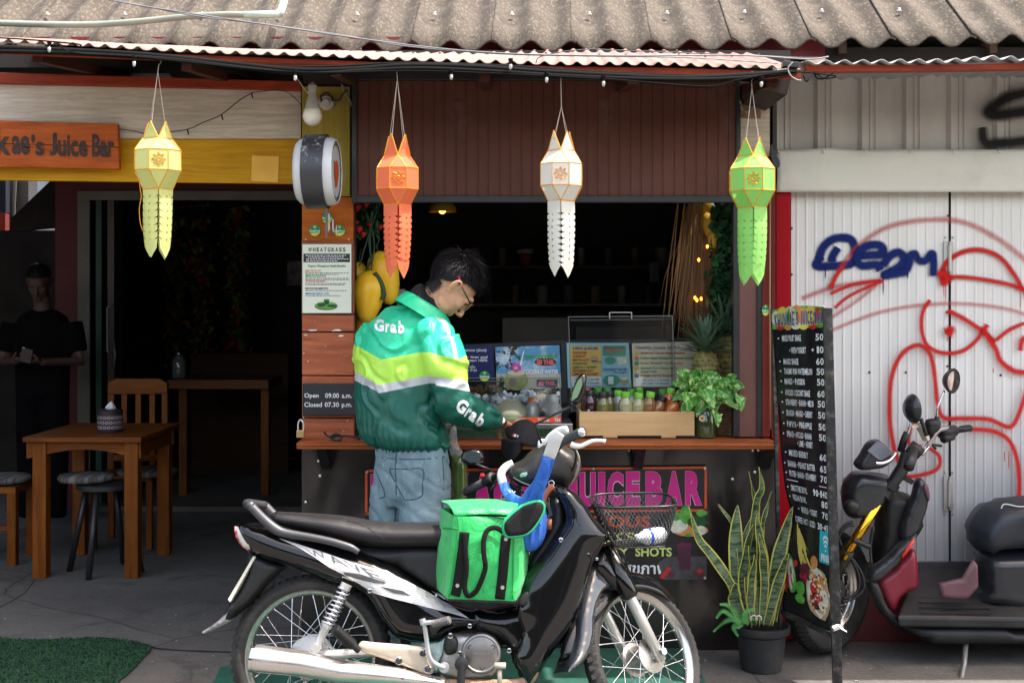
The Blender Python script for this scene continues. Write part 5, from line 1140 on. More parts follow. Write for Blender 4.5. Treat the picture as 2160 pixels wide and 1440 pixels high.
# ============================================================ GREEN COOLER BAG
m,n,b=base('green_nylon');v=n.co();n.l.new(n.mix(n.ramp(n.noise(v,6,5),.3,.7),(.010,.33,.065),(.018,.42,.10)),b.inputs['Base Color']);b.inputs['Roughness'].default_value=.48
b.inputs['Sheen Weight'].default_value=.15;n.l.new(n.bump(n.math('ADD',n.math('MULTIPLY',n.noise(n.co((1,1,.6)),11,3,.5,1.2),1.0),n.math('MULTIPLY',n.noise(v,300,2),.04)),.55,.03),b.inputs['Normal']);NYL=m
WEB=M('black_webbing',(.010,.009,.009),.85,var=.2,spec=.15);EYE=M('eyelet_silver',(.6,.58,.52),.3,.9)
cbg=root('cooler_bag',P(1010,1266,4.35),'bright green cooler bag with black webbing handles in the motorcycle footwell','bag')
f4=[P(958,1088,4.235),P(1096,1090,4.245),P(1086,1267,4.225),P(945,1262,4.215)];bdir=Vector((-.055,.17,0))
b4=[p+bdir for p in f4];b4[1]=b4[1]+Vector((.09,0,0));b4[2]=b4[2]+Vector((.10,0,0))
def bag(s_,t_):
 rings=[b4,f4];q=s_*4;k=int(min(q,3.999));u=q-k
 T=[b4[0],f4[0],f4[1],b4[1]];Bt=[b4[3],f4[3],f4[2],b4[2]];w=[.006,.013,.008,.01][k]
 a=T[k].lerp(T[(k+1)%4],u);c=Bt[k].lerp(Bt[(k+1)%4],u);p=a.lerp(c,t_);d_=(T[(k+1)%4]-T[k]).normalized();nn=Vector((0,0,1)).cross(d_)*-1;nn=Vector((d_.y,-d_.x,0)).normalized()
 wr=noise.noise(Vector((u*3+k*5,t_*3.2,1)))*.006+noise.noise(Vector((u*6+k*9,t_*9+u*4,3)))*.0025
 return p+nn*(w*1.6*math.sin(math.pi*t_)**.7*(4*u*(1-u))**.5+wr*(4*u*(1-u))**.5)
body=MB().grid(bag,64,30).build('bag_body',NYL,cbg,smooth=True)
def lid(s_,t_):
 a=f4[0].lerp(f4[1],s_);c=b4[0].lerp(b4[1],s_);p=a.lerp(c,t_);return p+Vector((0,0,.028*math.sin(math.pi*min(1,t_*1.3)/1.4)**.6+.008*math.sin(s_*3.14)))
MB().grid(lid,20,10).build('lid',NYL,cbg,smooth=True,solid=.003)
MB().prism([f4[3],f4[2],b4[2],b4[3]],(0,0,-.008)).build('base',MBK,cbg)
def onbag(name,pts,r_,mat,par=cbg,off=.004,flat=.18,n=8):
 mb=MB();mb.tube(cat([tuple(P(x,y,4.1))for x,y in pts],5),r_,n,flat=flat,fdir=(0,-1,0));
 dg=body.data;o_=org(cbg);bv=BVHTree.FromPolygons([v.co+o_ for v in dg.vertices],[tuple(p.vertices)for p in dg.polygons]);e=Vector((0,0,H))
 for i,v in enumerate(mb.v):
  h,nn_,_,_=bv.ray_cast(e,(v-e).normalized(),20)
  k_=(v-e);dd_=(h-e).length if h is not None else 4.22/k_.normalized().y
  mb.v[i]=e+k_.normalized()*(dd_-off-(P(0,0,4.1).y-v.y)*1.0*(1 if v.y<4.1 else 0))
 return mb.build(name,mat,par,smooth=True)
onbag('zip_track',[(950,1078),(980,1080),(1030,1084),(1060,1088),(1094,1090)],.0075,M('zip_black',(.03,.028,.03),.5),flat=.4)
onbag('webbing',[(980,1122),(976,1160),(970,1200),(964,1240),(960,1256)],.0165,WEB)
onbag('webbing',[(1068,1128),(1064,1170),(1060,1215),(1054,1263)],.0165,WEB)
onbag('handle_strap',[(980,1122),(982,1160),(984,1200),(980,1235),(985,1254),(995,1254),(1008,1240),(1022,1205),(1024,1190)],.0085,WEB,off=.010,flat=.3)
onbag('handle_strap',[(1024,1190),(1020,1160),(1022,1130),(1032,1115),(1048,1113),(1062,1122)],.0085,WEB,off=.014,flat=.3)
onbag('pocket_hem',[(934,1113),(950,1114),(966,1114)],.003,M('nylon_dark',(.01,.24,.05),.5),flat=.8)
onbag('seam',[(966,1090),(966,1114),(962,1150),(955,1200),(947,1258)],.0022,M('nylon_dark','x'),flat=.8);onbag('seam',[(1084,1135),(1083,1200),(1081,1262)],.002,M('nylon_dark','x'),flat=.8)
mb=MB()
for x,y in((965,1234),(1060,1238),(1067,1136)):mb.lathe([(.0065,0),(.0065,.004),(.003,.004),(.003,.002)],P(x,y,4.20),(0,-1,0),14)
mb.build('eyelets',EYE,cbg,smooth=True,auto=40).__setitem__('kind','stuff')
# shoulder pad resting on top of the bag
pad_ol=[(1062,1104),(1075,1088),(1100,1070),(1122,1063),(1138,1062),(1147,1070),(1146,1086),(1130,1112),(1112,1128),(1090,1132),(1070,1131),(1063,1120)]
mb=MB();inflate(mb,pad_ol,lambda x,y:P(x,y,4.17)+Vector((0,(x-1062)*.0006,0)),(0,-1,0),.012,8,7,edge=.004,smooth=2);pd_=mb.build('shoulder_pad',M('mesh_black',(.010,.010,.011),.8,bump=.3,bs=260,var=.4,vs=250,spec=.2),cbg,smooth=True)
MB().tube([P(x,y,4.17)+Vector((0,(x-1062)*.0006,0))for x,y in cat(pad_ol,2,True)],.0062,8,closed=True).build('pad_binding',M('binding_teal',(.008,.34,.14),.5),pd_,smooth=True)
# ============================================================ BLUE BAG HANGING FROM THE HANDLEBAR
m,n,b=base('blue_cotton');v=n.co();n.l.new(n.mix(n.ramp(n.noise(n.co((3,3,.6)),9,5),.3,.7),(.014,.085,.42),(.04,.17,.62)),b.inputs['Base Color']);b.inputs['Roughness'].default_value=.75
n.l.new(n.bump(n.noise(n.co((4,4,.5)),9,4,.5,.6),.8,.02),b.inputs['Normal']);BLU=m
bbg=root('blue_cloth_bag',P(1140,1150,4.35),'blue cloth bag with white topped straps slung over the motorcycle handlebar','bag')
mb=MB();inflate(mb,[(1098,1052),(1120,1040),(1140,1050),(1152,1080),(1154,1110),(1146,1140),(1128,1160),(1104,1160),(1090,1135),(1088,1090)],lambda x,y:P(x,y,4.34),(0,-1,0),.06,24,7,edge=.004,smooth=4,dfn=lambda x,y:.010*math.sin(x*.35+y*.05)*math.exp(-max(0,y-1080)/40));mb.build('bag_body',BLU,bbg,smooth=True)
def strap(name,pts,mt,Y=4.30,fl_=.24):
 mb=MB();p2=cat(pts,5);mb.tube([P(p[0],p[1],p[3])for p in p2],[p[2]for p in p2],12,flat=fl_,fdir=(0,-1,0));return mb.build(name,mt,bbg,smooth=True)
strap('strap',[(1158,962,.022,4.20),(1150,990,.022,4.22),(1138,1020,.024,4.25),(1122,1045,.028,4.28),(1106,1075,.028,4.30)],BLU)
strap('strap',[(1154,966,.014,4.18),(1146,1000,.018,4.20),(1134,1040,.022,4.24),(1124,1080,.03,4.27)],BLU)
strap('strap',[(1062,1018,.017,4.42),(1068,1035,.018,4.40),(1080,1050,.018,4.36),(1100,1058,.018,4.33),(1120,1050,.018,4.30),(1136,1030,.016,4.28)],BLU)
strap('strap_top',[(1180,912,.020,4.16),(1172,925,.022,4.165),(1166,942,.022,4.18),(1158,964,.021,4.20)],WHP)
strap('strap_top',[(1082,976,.013,4.45),(1066,985,.014,4.44),(1057,1000,.015,4.43),(1062,1020,.016,4.42)],M('strap_grey',(.42,.42,.42),.5))
mb=MB();mb.tube([P(x,y,4.375)for x,y in((1073,1033),(1076,1039),(1080,1034),(1083,1040),(1087,1036))],.0025,5);mb.build('emblem',M('print_white','x'),bbg)
# ============================================================ RIDER
def remesh(mb,vox,smooth=4,fac=.6):
 me=bpy.data.meshes.new('r');me.from_pydata(mb.v,[],mb.f);o=bpy.data.objects.new('r',me);COL.objects.link(o)
 md=o.modifiers.new('r','REMESH');md.mode='VOXEL';md.voxel_size=vox
 s_=o.modifiers.new('s','SMOOTH');s_.iterations=smooth;s_.factor=fac
 dg=bpy.context.evaluated_depsgraph_get();m2=bpy.data.meshes.new_from_object(o.evaluated_get(dg))
 r_=MB();r_.v=[v.co.copy()for v in m2.vertices];r_.f=[tuple(p.vertices)for p in m2.polygons];r_.m=[0]*len(r_.f);r_.n=[v.normal.copy()for v in m2.vertices]
 bpy.data.objects.remove(o);bpy.data.meshes.remove(me);bpy.data.meshes.remove(m2);return r_
def loft(mb,rings,n=28):
 b=len(mb.v)
 for rg_ in rings:mb.v+=[Vector(p)for p in rg_]
 for i in range(len(rings)-1):
  for j in range(n):mb.f.append((b+i*n+j,b+i*n+(j+1)%n,b+(i+1)*n+(j+1)%n,b+(i+1)*n+j));mb.m.append(0)
 mb.f.append(tuple(b+j for j in range(n))[::-1]);mb.f.append(tuple(b+(len(rings)-1)*n+j for j in range(n)));mb.m+=[0,0];return mb
rd=root('person',P(870,1456,4.86),'rider in green and lime delivery jacket and faded jeans, standing behind the motorcycle','person')
YC=4.86;DF=Vector((.6,.8,0));DR=Vector((.8,-.6,0))
def ring(xl,xr,y,Y=YC,sh=0.0,ratio=.66,n=28,pw=1.0):
 k=Y/F;hw=(xr-xl)/2*k;L=hw/math.sqrt(.64+(.6*ratio)**2);c=P((xl+xr)/2,y,Y)
 return[c+DR*L*math.cos(a)+DF*L*ratio*math.sin(a)+Vector((0,0,sh*math.cos(a)))for a in[2*math.pi*j/n for j in range(n)]]
mb=MB();loft(mb,[ring(858,925,640,4.88),ring(812,938,652,4.88),ring(780,950,676,4.88),ring(764,955,705,4.87),ring(750,950,745),ring(745,942,790),ring(744,936,840),ring(748,940,885),ring(754,948,915),ring(770,952,936),ring(792,944,943),ring(790,944,951),ring(800,935,953)])
mb.tube(cat([tuple(P(*q))for q in((900,690,4.77),(925,722,4.72),(941,765,4.69),(950,812,4.69),(963,852,4.70),(1000,872,4.78),(1028,880,4.86),(1044,886,4.905))],4),[r_[0]for r_ in cat([(x,0)for x in(.070,.080,.083,.079,.071,.062,.054,.036)],4)],20)
mb.tube(cat([tuple(P(*q))for q in((800,700,4.95),(785,745,5.0),(795,815,5.06),(815,870,5.12),(850,893,5.14),(875,900,5.14))],4),[r_[0]for r_ in cat([(x,0)for x in(.075,.078,.07,.06,.05,.036)],4)],18)
jk=remesh(mb,.0075,6,.5)
top=[(700,712),(750,727),(805,757),(893,741),(905,742),(965,758),(985,747),(1100,730)];lbt=[(700,760),(745,783),(800,812),(903,793),(985,805),(1100,812)];gbt=[(700,778),(745,800),(800,829),(905,808),(985,825),(1100,832)]
A,ST=[],[]
stl=[(905,648),(920,660),(935,677),(948,700),(957,728),(962,756)]
for i,v in enumerate(jk.v):
 x,y=PX(v);nn=jk.n[i];slv=x>905 and v.y<4.80 or x>960
 d=.0055*noise.noise(Vector((v.x*7,v.y*7,v.z*4.5)))+.0035*noise.noise(Vector((v.x*16+v.z*9,v.y*14,v.z*8+5)))
 r1=noise.noise(Vector((v.x*9+v.z*7,v.y*5,v.z*5-v.x*6+2)));d-=.0085*max(0,1-abs(r1)*7);d+=.006*max(0,1-abs(r1-.16)*8)
 if y>850 and not slv:g_=(y-850)/100;d+=.0045*g_*math.sin(math.atan2(v.y-4.86,v.x-P(868,0,4.86).x)*34+3*noise.noise(v*5))
 if slv:r2=noise.noise(Vector((v.x*22-v.z*18,v.y*8,v.z*20+v.x*14)));d+=.0065*r2*min(1,max(0,(y-790)/40))-.006*max(0,1-abs(r1+.1)*5)
 jk.v[i]=v+nn*d
 t_,l_,g2=ev(top,x),ev(lbt,x),ev(gbt,x)
 A.append((y-t_)/20 if y<t_ else(y-t_)/(l_-t_)if y<l_ else 1+(y-l_)/(g2-l_)if y<g2 else 2+(y-g2)/20)
 ST.append(dist2poly(x,y,stl+stl[::-1])if(slv or y<700)and v.y<4.86 else 50)
jk.a={'band':A,'stripe':ST}
m,n,b=base('jacket_fabric');v=n.co();bd=n.math('DIVIDE',n.math('ADD',n.attr('band'),1.0),4.0)
rp_=n.new('ValToRGB');rp_.color_ramp.interpolation='CONSTANT';e=rp_.color_ramp.elements
cols=[(0,(.018,.50,.26)),(.25,(.42,.74,.08)),(.5,(.46,.47,.49)),(.75,(.004,.095,.068))]
e[0].position=0;e[0].color=(*cols[0][1],1);e[1].position=.25;e[1].color=(*cols[1][1],1)
for p_,c_ in cols[2:]:q=e.new(p_);q.color=(*c_,1)
n.l.new(bd,rp_.inputs[0]);up_=n.math('LESS_THAN',n.attr('band'),0.0)
sd=n.attr('stripe');s1=n.math('MULTIPLY',n.math('LESS_THAN',n.math('ABSOLUTE',n.math('SUBTRACT',n.math('ABSOLUTE',n.math('SUBTRACT',sd,2.2)),0.0)),1.7),up_)
c=n.mix(n.math('MULTIPLY',s1,.75),rp_.outputs[0],(.50,.44,.44));n.l.new(c,b.inputs['Base Color']);b.inputs['Roughness'].default_value=.43;b.inputs['Specular IOR Level'].default_value=.5;b.inputs['Sheen Weight'].default_value=.0
rdg=n.math('ABSOLUTE',n.math('SUBTRACT',n.noise(n.co((1,1,.55),rot=(0,.5,.3)),13,3,.5,1.1),.5));n.l.new(n.bump(n.math('ADD',n.math('MULTIPLY',rdg,1.4),n.math('MULTIPLY',n.noise(v,420,2),.03)),.42,.014),b.inputs['Normal'])
jacket=jk.build('jacket',m,rd,smooth=True,fix=False)
def logo(name,s_,mapf,L=.012,bold=.05,mt=None):
 w_=MB();tadd(w_,s_,mapf,bold);subdiv(w_,L);drape(w_,jacket,.0022);w_.build(name,mt or M('logo_white',(.78,.78,.80),.45,var=.03),jacket,fix=False)
for o_,d_,u_,cs in(((789,698),(.99,.10),(.04,-1),(('G',0,21,26),('r',24,33,19),('a',34,48,19),('b',51,64,27))),((958,862),(.80,.60),(.55,-.83),(('G',0,22,29),('r',25,34,21),('a',35,50,21),('b',53,68,29)))):
 for s_,a_,b_,h_ in cs:
  q=[(o_[0]+d_[0]*k+u_[0]*h,o_[1]+d_[1]*k+u_[1]*h)for k,h in((a_,h_),(b_,h_),(b_,0),(a_,0))];logo('logo_letter',s_,quadmap(*q,4.70),bold=.05)
  # collar: outer green, inner black
cN=Vector((.50,.12,.80)).normalized();cU=(P(942,674,4.80)-P(856,620,4.84)).normalized();cU=(cU-cN*cU.dot(cN)).normalized();cV=cN.cross(cU)
def collar(name,c,prof,mt,par,wob=.003):
 mb=MB();k=36
 for(a,b2,h)in prof:
  for j in range(k):t=2*math.pi*j/k;w=1+wob*10*noise.noise(Vector((math.cos(t)*1.5,math.sin(t)*1.5,h*20)));mb.v.append(c+cU*a*math.cos(t)*w+cV*b2*math.sin(t)*w+cN*h)
 for i in range(len(prof)-1):
  for j in range(k):mb.f.append((i*k+j,i*k+(j+1)%k,(i+1)*k+(j+1)%k,(i+1)*k+j));mb.m.append(0)
 return mb.build(name,mt,par,smooth=True)
cc_=P(898,646,4.83)
JG=M('jacket_green',(.018,.48,.24),.38,bump=.3,bs=14)
collar('collar',cc_,[(.118,.105,-.045),(.112,.10,-.02),(.104,.092,.0),(.098,.086,.010),(.093,.082,.011),(.090,.08,.004),(.092,.08,-.02)],JG,jacket)
collar('inner_collar',cc_+cN*.028+cU*.006,[(.092,.08,-.03),(.087,.076,.008),(.080,.070,.026),(.072,.063,.036),(.064,.056,.034),(.060,.052,.0)],M('black_knit',(.008,.008,.009),.9,bump=.4,bs=200),rd)
cuff=MB();cuff.tube([P(1030,881,4.87),P(1040,885,4.90),P(1047,887,4.915)],[.044,.039,.036],20)
for i,v in enumerate(cuff.v):cuff.v[i]=v
cuff.build('cuff',M('cuff_rib',(.02,.12,.07),.7,var=.4,vs=60),jacket,smooth=True)
# ---- head, neck, hands: one skin mesh
HF=Vector((.52,.30,-.80)).normalized();HU=Vector((.76,.10,.54));HU=(HU-HF*HU.dot(HF)).normalized();HL=HU.cross(HF);HM=Matrix((HF,HL,HU)).transposed();HCn=P(955,600,4.80);hs=1.04
def hp(x,y,z):return HCn+HM@(Vector((x,y,z))*hs)
def headparts(mb,hp,M3,s=1.0,ears=True):
 E=lambda c,r_:mb.ell(hp(*c),[q*s for q in r_],M3,20,14)
 E((-.012,0,.028),(.096,.075,.086));E((.030,0,-.03),(.062,.062,.082));E((.030,0,-.080),(.050,.047,.034));E((.066,0,-.097),(.020,.022,.019));E((.008,0,-.034),(.066,.060,.052))
 for q in(-1,1):
  E((.052,q*.038,-.022),(.030,.024,.026));E((.102,q*.010,-.047),(.009,.008,.007));E((.074,q*.030,.006),(.015,.018,.012));E((.028,q*.046,-.066),(.030,.010,.024))
  if ears:
   pts=[(.004,q*.070,-.002),(.002,q*.080,.014),(-.010,q*.088,.024),(-.024,q*.090,.016),(-.028,q*.088,-.002),(-.022,q*.083,-.020),(-.010,q*.077,-.034),(-.002,q*.072,-.034)]
   mb.tube([hp(*p)for p in cat(pts,3)],.0050*s,8);mb.add([hp(*p)for p in((.0,q*.070,-.03),(-.004,q*.072,.012),(-.020,q*.083,.012),(-.022,q*.082,-.012),(-.010,q*.074,-.032),(.0,q*.062,-.03),(-.004,q*.062,.012),(-.020,q*.066,.012),(-.022,q*.066,-.012),(-.010,q*.064,-.032))],[(0,1,2,3,4),(9,8,7,6,5),(0,5,6,1),(1,6,7,2),(2,7,8,3),(3,8,9,4),(4,9,5,0)])
   mb.tube([hp(*p)for p in((-.014,q*.085,.010),(-.018,q*.086,-.002),(-.012,q*.082,-.014))],.0035*s,6)
 E((.080,0,.024),(.018,.048,.012));mb.tube([hp(.086,0,.012),hp(.100,0,-.012),hp(.112,0,-.036)],[.008*s,.009*s,.011*s],10);E((.112,0,-.041),(.012,.012,.010))
 E((.088,0,-.066),(.010,.022,.0045));E((.086,0,-.076),(.009,.019,.0050));E((.070,0,-.060),(.024,.034,.020))
def hand(mb,w,d,n_,side,curl=(.5,.6,.7,.8),s=1.0,spread=.0):
 """w wrist, d direction of the fingers, n_ palm normal (towards the curl), side thumb direction"""
 d=d.normalized();n_=(n_-d*n_.dot(d)).normalized();sd=d.cross(n_)*side
 mb.tube([w-d*.03*s,w+d*.01*s,w+d*.05*s,w+d*.088*s],[.026*s,.028*s,.036*s,.034*s],12,flat=.48,fdir=n_)
 for i,(o_,L_)in enumerate(((.027,.072),(.009,.080),(-.009,.075),(-.026,.058))):
  p=w+d*(.082-.006*abs(i-1))*s+sd*o_*s;pts=[p-d*.02*s,p];a=curl[i]*.35
  for k_,fr_ in enumerate((.42,.32,.26)):a+=curl[i]*(.5 if k_ else .25);p=p+(d*math.cos(a)+n_*math.sin(a)+sd*spread*(1.5-i)*.1).normalized()*L_*fr_*s;pts.append(p)
  mb.tube(pts,[.010*s,.0098*s,.0092*s,.0085*s,.0072*s],9)
 p=w+d*.022*s+sd*.024*s;q=p+(sd*.75+d*.6+n_*.35).normalized()*.036*s;r2=q+(d*.85+n_*.55+sd*.1).normalized()*.032*s;mb.tube([p-sd*.012*s,p,q,r2,r2+(d+n_).normalized()*.012*s],[.013*s,.0135*s,.0115*s,.0095*s,.007*s],9)
mb=MB();headparts(mb,hp,HM,hs)
mb.tube([hp(-.006,0,-.03),hp(-.018,0,-.066),P(910,632,4.83),P(904,668,4.86)],[.050,.044,.046,.058],20);loft(mb,[ring(830,930,670,4.88),ring(790,930,720,4.88),ring(790,910,900,4.87)])
mb.tube([P(905,700,4.78),P(950,845,4.71),P(1040,884,4.90),P(1060,892,4.96)],[.05,.04,.028,.025],12);hand(mb,P(1058,892,4.95),P(1092,912,5.02)-P(1058,892,4.95),Vector((.1,-.2,-1)),1,(.9,.95,1.0,1.05))
mb.tube([P(800,715,4.95),P(825,870,5.12),P(850,896,5.14),P(885,903,5.14)],[.045,.04,.028,.025],12);hand(mb,P(882,902,5.14),P(905,908,5.14)-P(882,902,5.14),Vector((0,.3,-1)),-1,(.8,.85,.9,.95))
bd_=remesh(mb,.0036,5,.5)
m,n,b=base('skin');v=n.co();n.l.new(n.mix(n.ramp(n.noise(v,18,5),.3,.7),(.46,.235,.14),(.56,.31,.20)),b.inputs['Base Color']);b.inputs['Roughness'].default_value=.48;b.inputs['Subsurface Weight'].default_value=.12;b.inputs['Subsurface Radius'].default_value=(.02,.008,.004);n.l.new(n.bump(n.noise(v,260,4),.12,.002),b.inputs['Normal']);SKIN=m
body_=bd_.build('body',SKIN,rd,smooth=True,fix=False)
mb=MB()
for q in(-1,1):mb.tube([hp(.091,q*.018,.020),hp(.088,q*.032,.025),hp(.078,q*.046,.020)],[.0022,.003,.0015],6)
mb.build('eyebrows',M('hair_dark',(.010,.010,.012),.45,spec=.3),rd)
mb=MB();
for q in(-1,1):mb.ell(hp(.078,q*.030,.002),(.0125,)*3,HM,14,10)
mb.build('eyes',M('eye_dark',(.05,.03,.02),.2),rd,smooth=True)
# hair
HAIR=M('hair_black',(.006,.006,.008),.55,var=.3,spec=.3,vs=30)
def haircap(name,par,hp,M3,s,seed,nst,fringe=1.0):
 mb=MB();nu,nv=40,22;rg=random.Random(seed)
 def lim(a):
  c=math.cos(a);return lerp(-.80,.20,((c+1)/1.2)**1.5)if c<.2 else lerp(.20,.42,(c-.2)/.8)
 def pt(a,ct,k=1.0):
  st=math.sqrt(max(0,1-ct*ct));return Vector((-.012+.103*k*st*math.cos(a),.081*k*st*math.sin(a),.028+.097*k*ct))
 for j in range(nv+1):
  for i in range(nu):
   a=2*math.pi*i/nu;ct=lerp(1,lim(a),(j/nv)**.9);q=pt(a,ct,1.0-.035*(j/nv)**6+.02*noise.noise(Vector((math.cos(a)*4,math.sin(a)*4,ct*5))));mb.v.append(hp(*q))
 for j in range(nv):
  for i in range(nu):mb.f.append((j*nu+i,j*nu+(i+1)%nu,(j+1)*nu+(i+1)%nu,(j+1)*nu+i));mb.m.append(0)
 b0=len(mb.v)
 for j in range(7):
  for i in range(13):a=math.pi+(i/12-.5)*2.3;t_=j/6;mb.v.append(hp(*(Vector((lerp(-.018,-.012,t_),0,lerp(-.035,-.084,t_)))+Vector((math.cos(a),math.sin(a),0))*lerp(.058,.047,t_))))
 for j in range(6):
  for i in range(12):mb.f.append((b0+j*13+i,b0+j*13+i+1,b0+(j+1)*13+i+1,b0+(j+1)*13+i));mb.m.append(0)
 cap_=mb.build(name,HAIR,par,smooth=True);st_=MB()
 for _ in range(nst//9):
  a=math.pi+rg.uniform(-1.3,1.3);t_=rg.random()**.7;c=Vector((-.015,0,lerp(-.035,-.094,t_)))+Vector((math.cos(a),math.sin(a),0))*lerp(.057,.0455,t_);o_=Vector((math.cos(a)*.3,math.sin(a)*.3,-1)).normalized()*rg.uniform(.004,.009);w=Vector((-math.sin(a),math.cos(a),0))*.0008;st_.add([hp(*(c-w)),hp(*(c+w)),hp(*(c+o_))],[(0,1,2)])
 for _ in range(nst):
  a=rg.uniform(-math.pi,math.pi);l=lim(a);ct=rg.uniform(l-.03,1);p0=pt(a,ct,.99);nrm=Vector((p0.x+.012,p0.y,p0.z-.028)).normalized();fr_=max(0,math.cos(a))*fringe;tp=max(0,ct)
  ln=(.010+.022*max(0,(ct-l))+.016*fr_*tp)*rg.uniform(.6,1.3);comb=Vector((.9*tp+.5*fr_,0,-.9+.5*tp));comb=(comb-nrm*comb.dot(nrm));comb=comb.normalized()if comb.length>.01 else nrm
  lift=.25+.5*tp*rg.random()+(.35*fr_*tp);d1=(comb+nrm*lift+Vector((rg.uniform(-.3,.3),rg.uniform(-.4,.4),rg.uniform(-.2,.2)))).normalized();d2=(d1+comb*.5-Vector((0,0,.15))).normalized()
  wd=rg.uniform(.0007,.0015);sd=d1.cross(nrm).normalized()*wd;p1=p0+d1*ln*.55;p2=p1+d2*ln*.55
  st_.add([hp(*(p0-sd)),hp(*(p0+sd)),hp(*(p1+sd*.8)),hp(*(p1-sd*.8)),hp(*p2)],[(0,1,2,3),(3,2,4)])
 o=st_.build('hair_strands',HAIR,cap_,fix=False);return cap_
haircap('hair',rd,hp,HM,hs,4,9000,1.9)
# glasses
gl=MB();gl.tube([hp(*p)for p in((-.038,-.083,.028),(-.020,-.085,.024),(.010,-.083,.016))],[.0028,.003,.0028],7);g0=gl.build('glasses',M('temple_red',(.62,.03,.09),.35),rd,smooth=True)
gl=MB()
for q in(-1,1):gl.tube([hp(*p)for p in((.010,q*.083,.016),(.050,q*.079,.012),(.080,q*.066,.010))],[.0026,.003,.0034],7);gl.tube([hp(*p)for p in cat([(.082,q*.064,.014),(.100,q*.045,.019),(.108,q*.012,.014),(.106,q*.010,-.004),(.104,q*.030,-.022),(.094,q*.052,-.020),(.084,q*.064,-.004)],3,True)],.0017,6,closed=True)
gl.build('frame',GB,g0,smooth=True)
gl=MB()
for q in(-1,1):gl.add([hp(*p)for p in((.082,q*.064,.014),(.100,q*.045,.019),(.108,q*.012,.014),(.106,q*.010,-.004),(.104,q*.030,-.022),(.094,q*.052,-.020),(.084,q*.064,-.004))],[tuple(range(7))])
gl.build('lens',M('lens_amber',(.48,.20,.015),.06,alpha=.72,coat=.5),g0)
# jeans and shoes
mb=MB();loft(mb,[ring(800,935,925,4.86),ring(788,946,945,4.86),ring(787,950,975,4.86),ring(785,953,1010,4.86),ring(786,952,1045,4.86,ratio=.6),ring(800,935,1065,4.86)])
gz=lambda x,Y:P(x,0,Y).x
mb.tube([P(828,1030,4.91),P(820,1090,4.92),P(818,1200,4.93),Vector((gz(818,4.93),4.93,.42)),Vector((gz(816,4.93),4.93,.10))],[.088,.082,.07,.062,.062],18)
mb.tube([P(893,1030,4.83),P(896,1090,4.81),P(900,1200,4.80),Vector((gz(902,4.80),4.80,.42)),Vector((gz(902,4.80),4.80,.10))],[.105,.100,.085,.07,.066],18)
jn=remesh(mb,.009,4,.5)
for i,v in enumerate(jn.v):jn.v[i]=v+jn.n[i]*(.006*noise.noise(Vector((v.x*8+v.z*5,v.y*8,v.z*7)))-.006*max(0,1-abs(noise.noise(Vector((v.x*6+v.z*8,v.y*5,v.z*6+7))))*6))
m,n,b=base('washed_denim');v=n.co();c=n.mix(n.ramp(n.noise(n.co((1,1,.5)),9,6,.65),.35,.68),(.085,.145,.175),(.22,.31,.34));c=n.mix(n.math('MULTIPLY',n.ramp(n.noise(v,26,5,.7),.6,.66),.5),c,(.36,.44,.45));n.l.new(c,b.inputs['Base Color']);b.inputs['Roughness'].default_value=.85
n.l.new(n.bump(n.noise(v,60,6,.6),.5,.006),b.inputs['Normal']);jeans=jn.build('jeans',m,rd,smooth=True,fix=False)
def onj(name,pts,r_,mt):w_=MB();w_.tube(cat([tuple(P(x,y,4.6))for x,y in pts],4),r_,6);drape(w_,jeans,.001);w_.build(name,mt,jeans,smooth=True)
DST=M('denim_stitch',(.05,.085,.11),.9)
onj('pocket_edge',[(822,988),(850,989),(891,989),(891,1020),(889,1046),(858,1054),(850,1048),(826,1002),(822,988)],.0022,DST);onj('seam',[(836,950),(834,990),(836,1040),(833,1100)],.0022,DST);onj('seam',[(933,965),(936,1010),(932,1100)],.0018,DST);onj('waistband_edge',[(789,963),(830,967),(890,968),(948,962)],.0022,DST);onj('pocket_edge',[(788,985),(800,1010),(812,1044),(800,1050)],.002,DST)
mb=MB();
for Yq,xq in((4.93,816),(4.80,902)):
 c=Vector((gz(xq,Yq),Yq,0));mb.tube([c-DF*.10+Vector((0,0,.045)),c-DF*.06+Vector((0,0,.05)),c+DF*.06+Vector((0,0,.04)),c+DF*.17+Vector((0,0,.03))],[.03,.045,.042,.025],14)
mb2=MB()
for s_ in range(2):pass
for half in(0,1):
 m1=MB();nv_=len(mb.v)//2;m1.v=mb.v[half*nv_:(half+1)*nv_];m1.f=[tuple(i-half*nv_ for i in f)for f in mb.f if min(f)>=half*nv_ and max(f)<(half+1)*nv_];m1.m=[0]*len(m1.f);m1.build('shoe',M('shoe_dark',(.03,.03,.035),.6),rd,smooth=True)
 # watch
wt=MB();wd_=(P(1066,895,4.97)-P(1050,888,4.93)).normalized();wc_=P(1054,889,4.938);wt.tube([wc_-wd_*.007,wc_+wd_*.007],.033,20,flat=.8,fdir=(0,0,1));w0=wt.build('watch',M('watch_gold',(.62,.40,.20),.25,.9),rd,smooth=True,auto=40)
wt=MB();wf=P(1056,884,4.90);wt.lathe([(.019,-.006),(.019,.004),(.015,.006)],wf,(.3,-.8,.5),18);wt.build('watch_face',CHR,w0,smooth=True,auto=40)
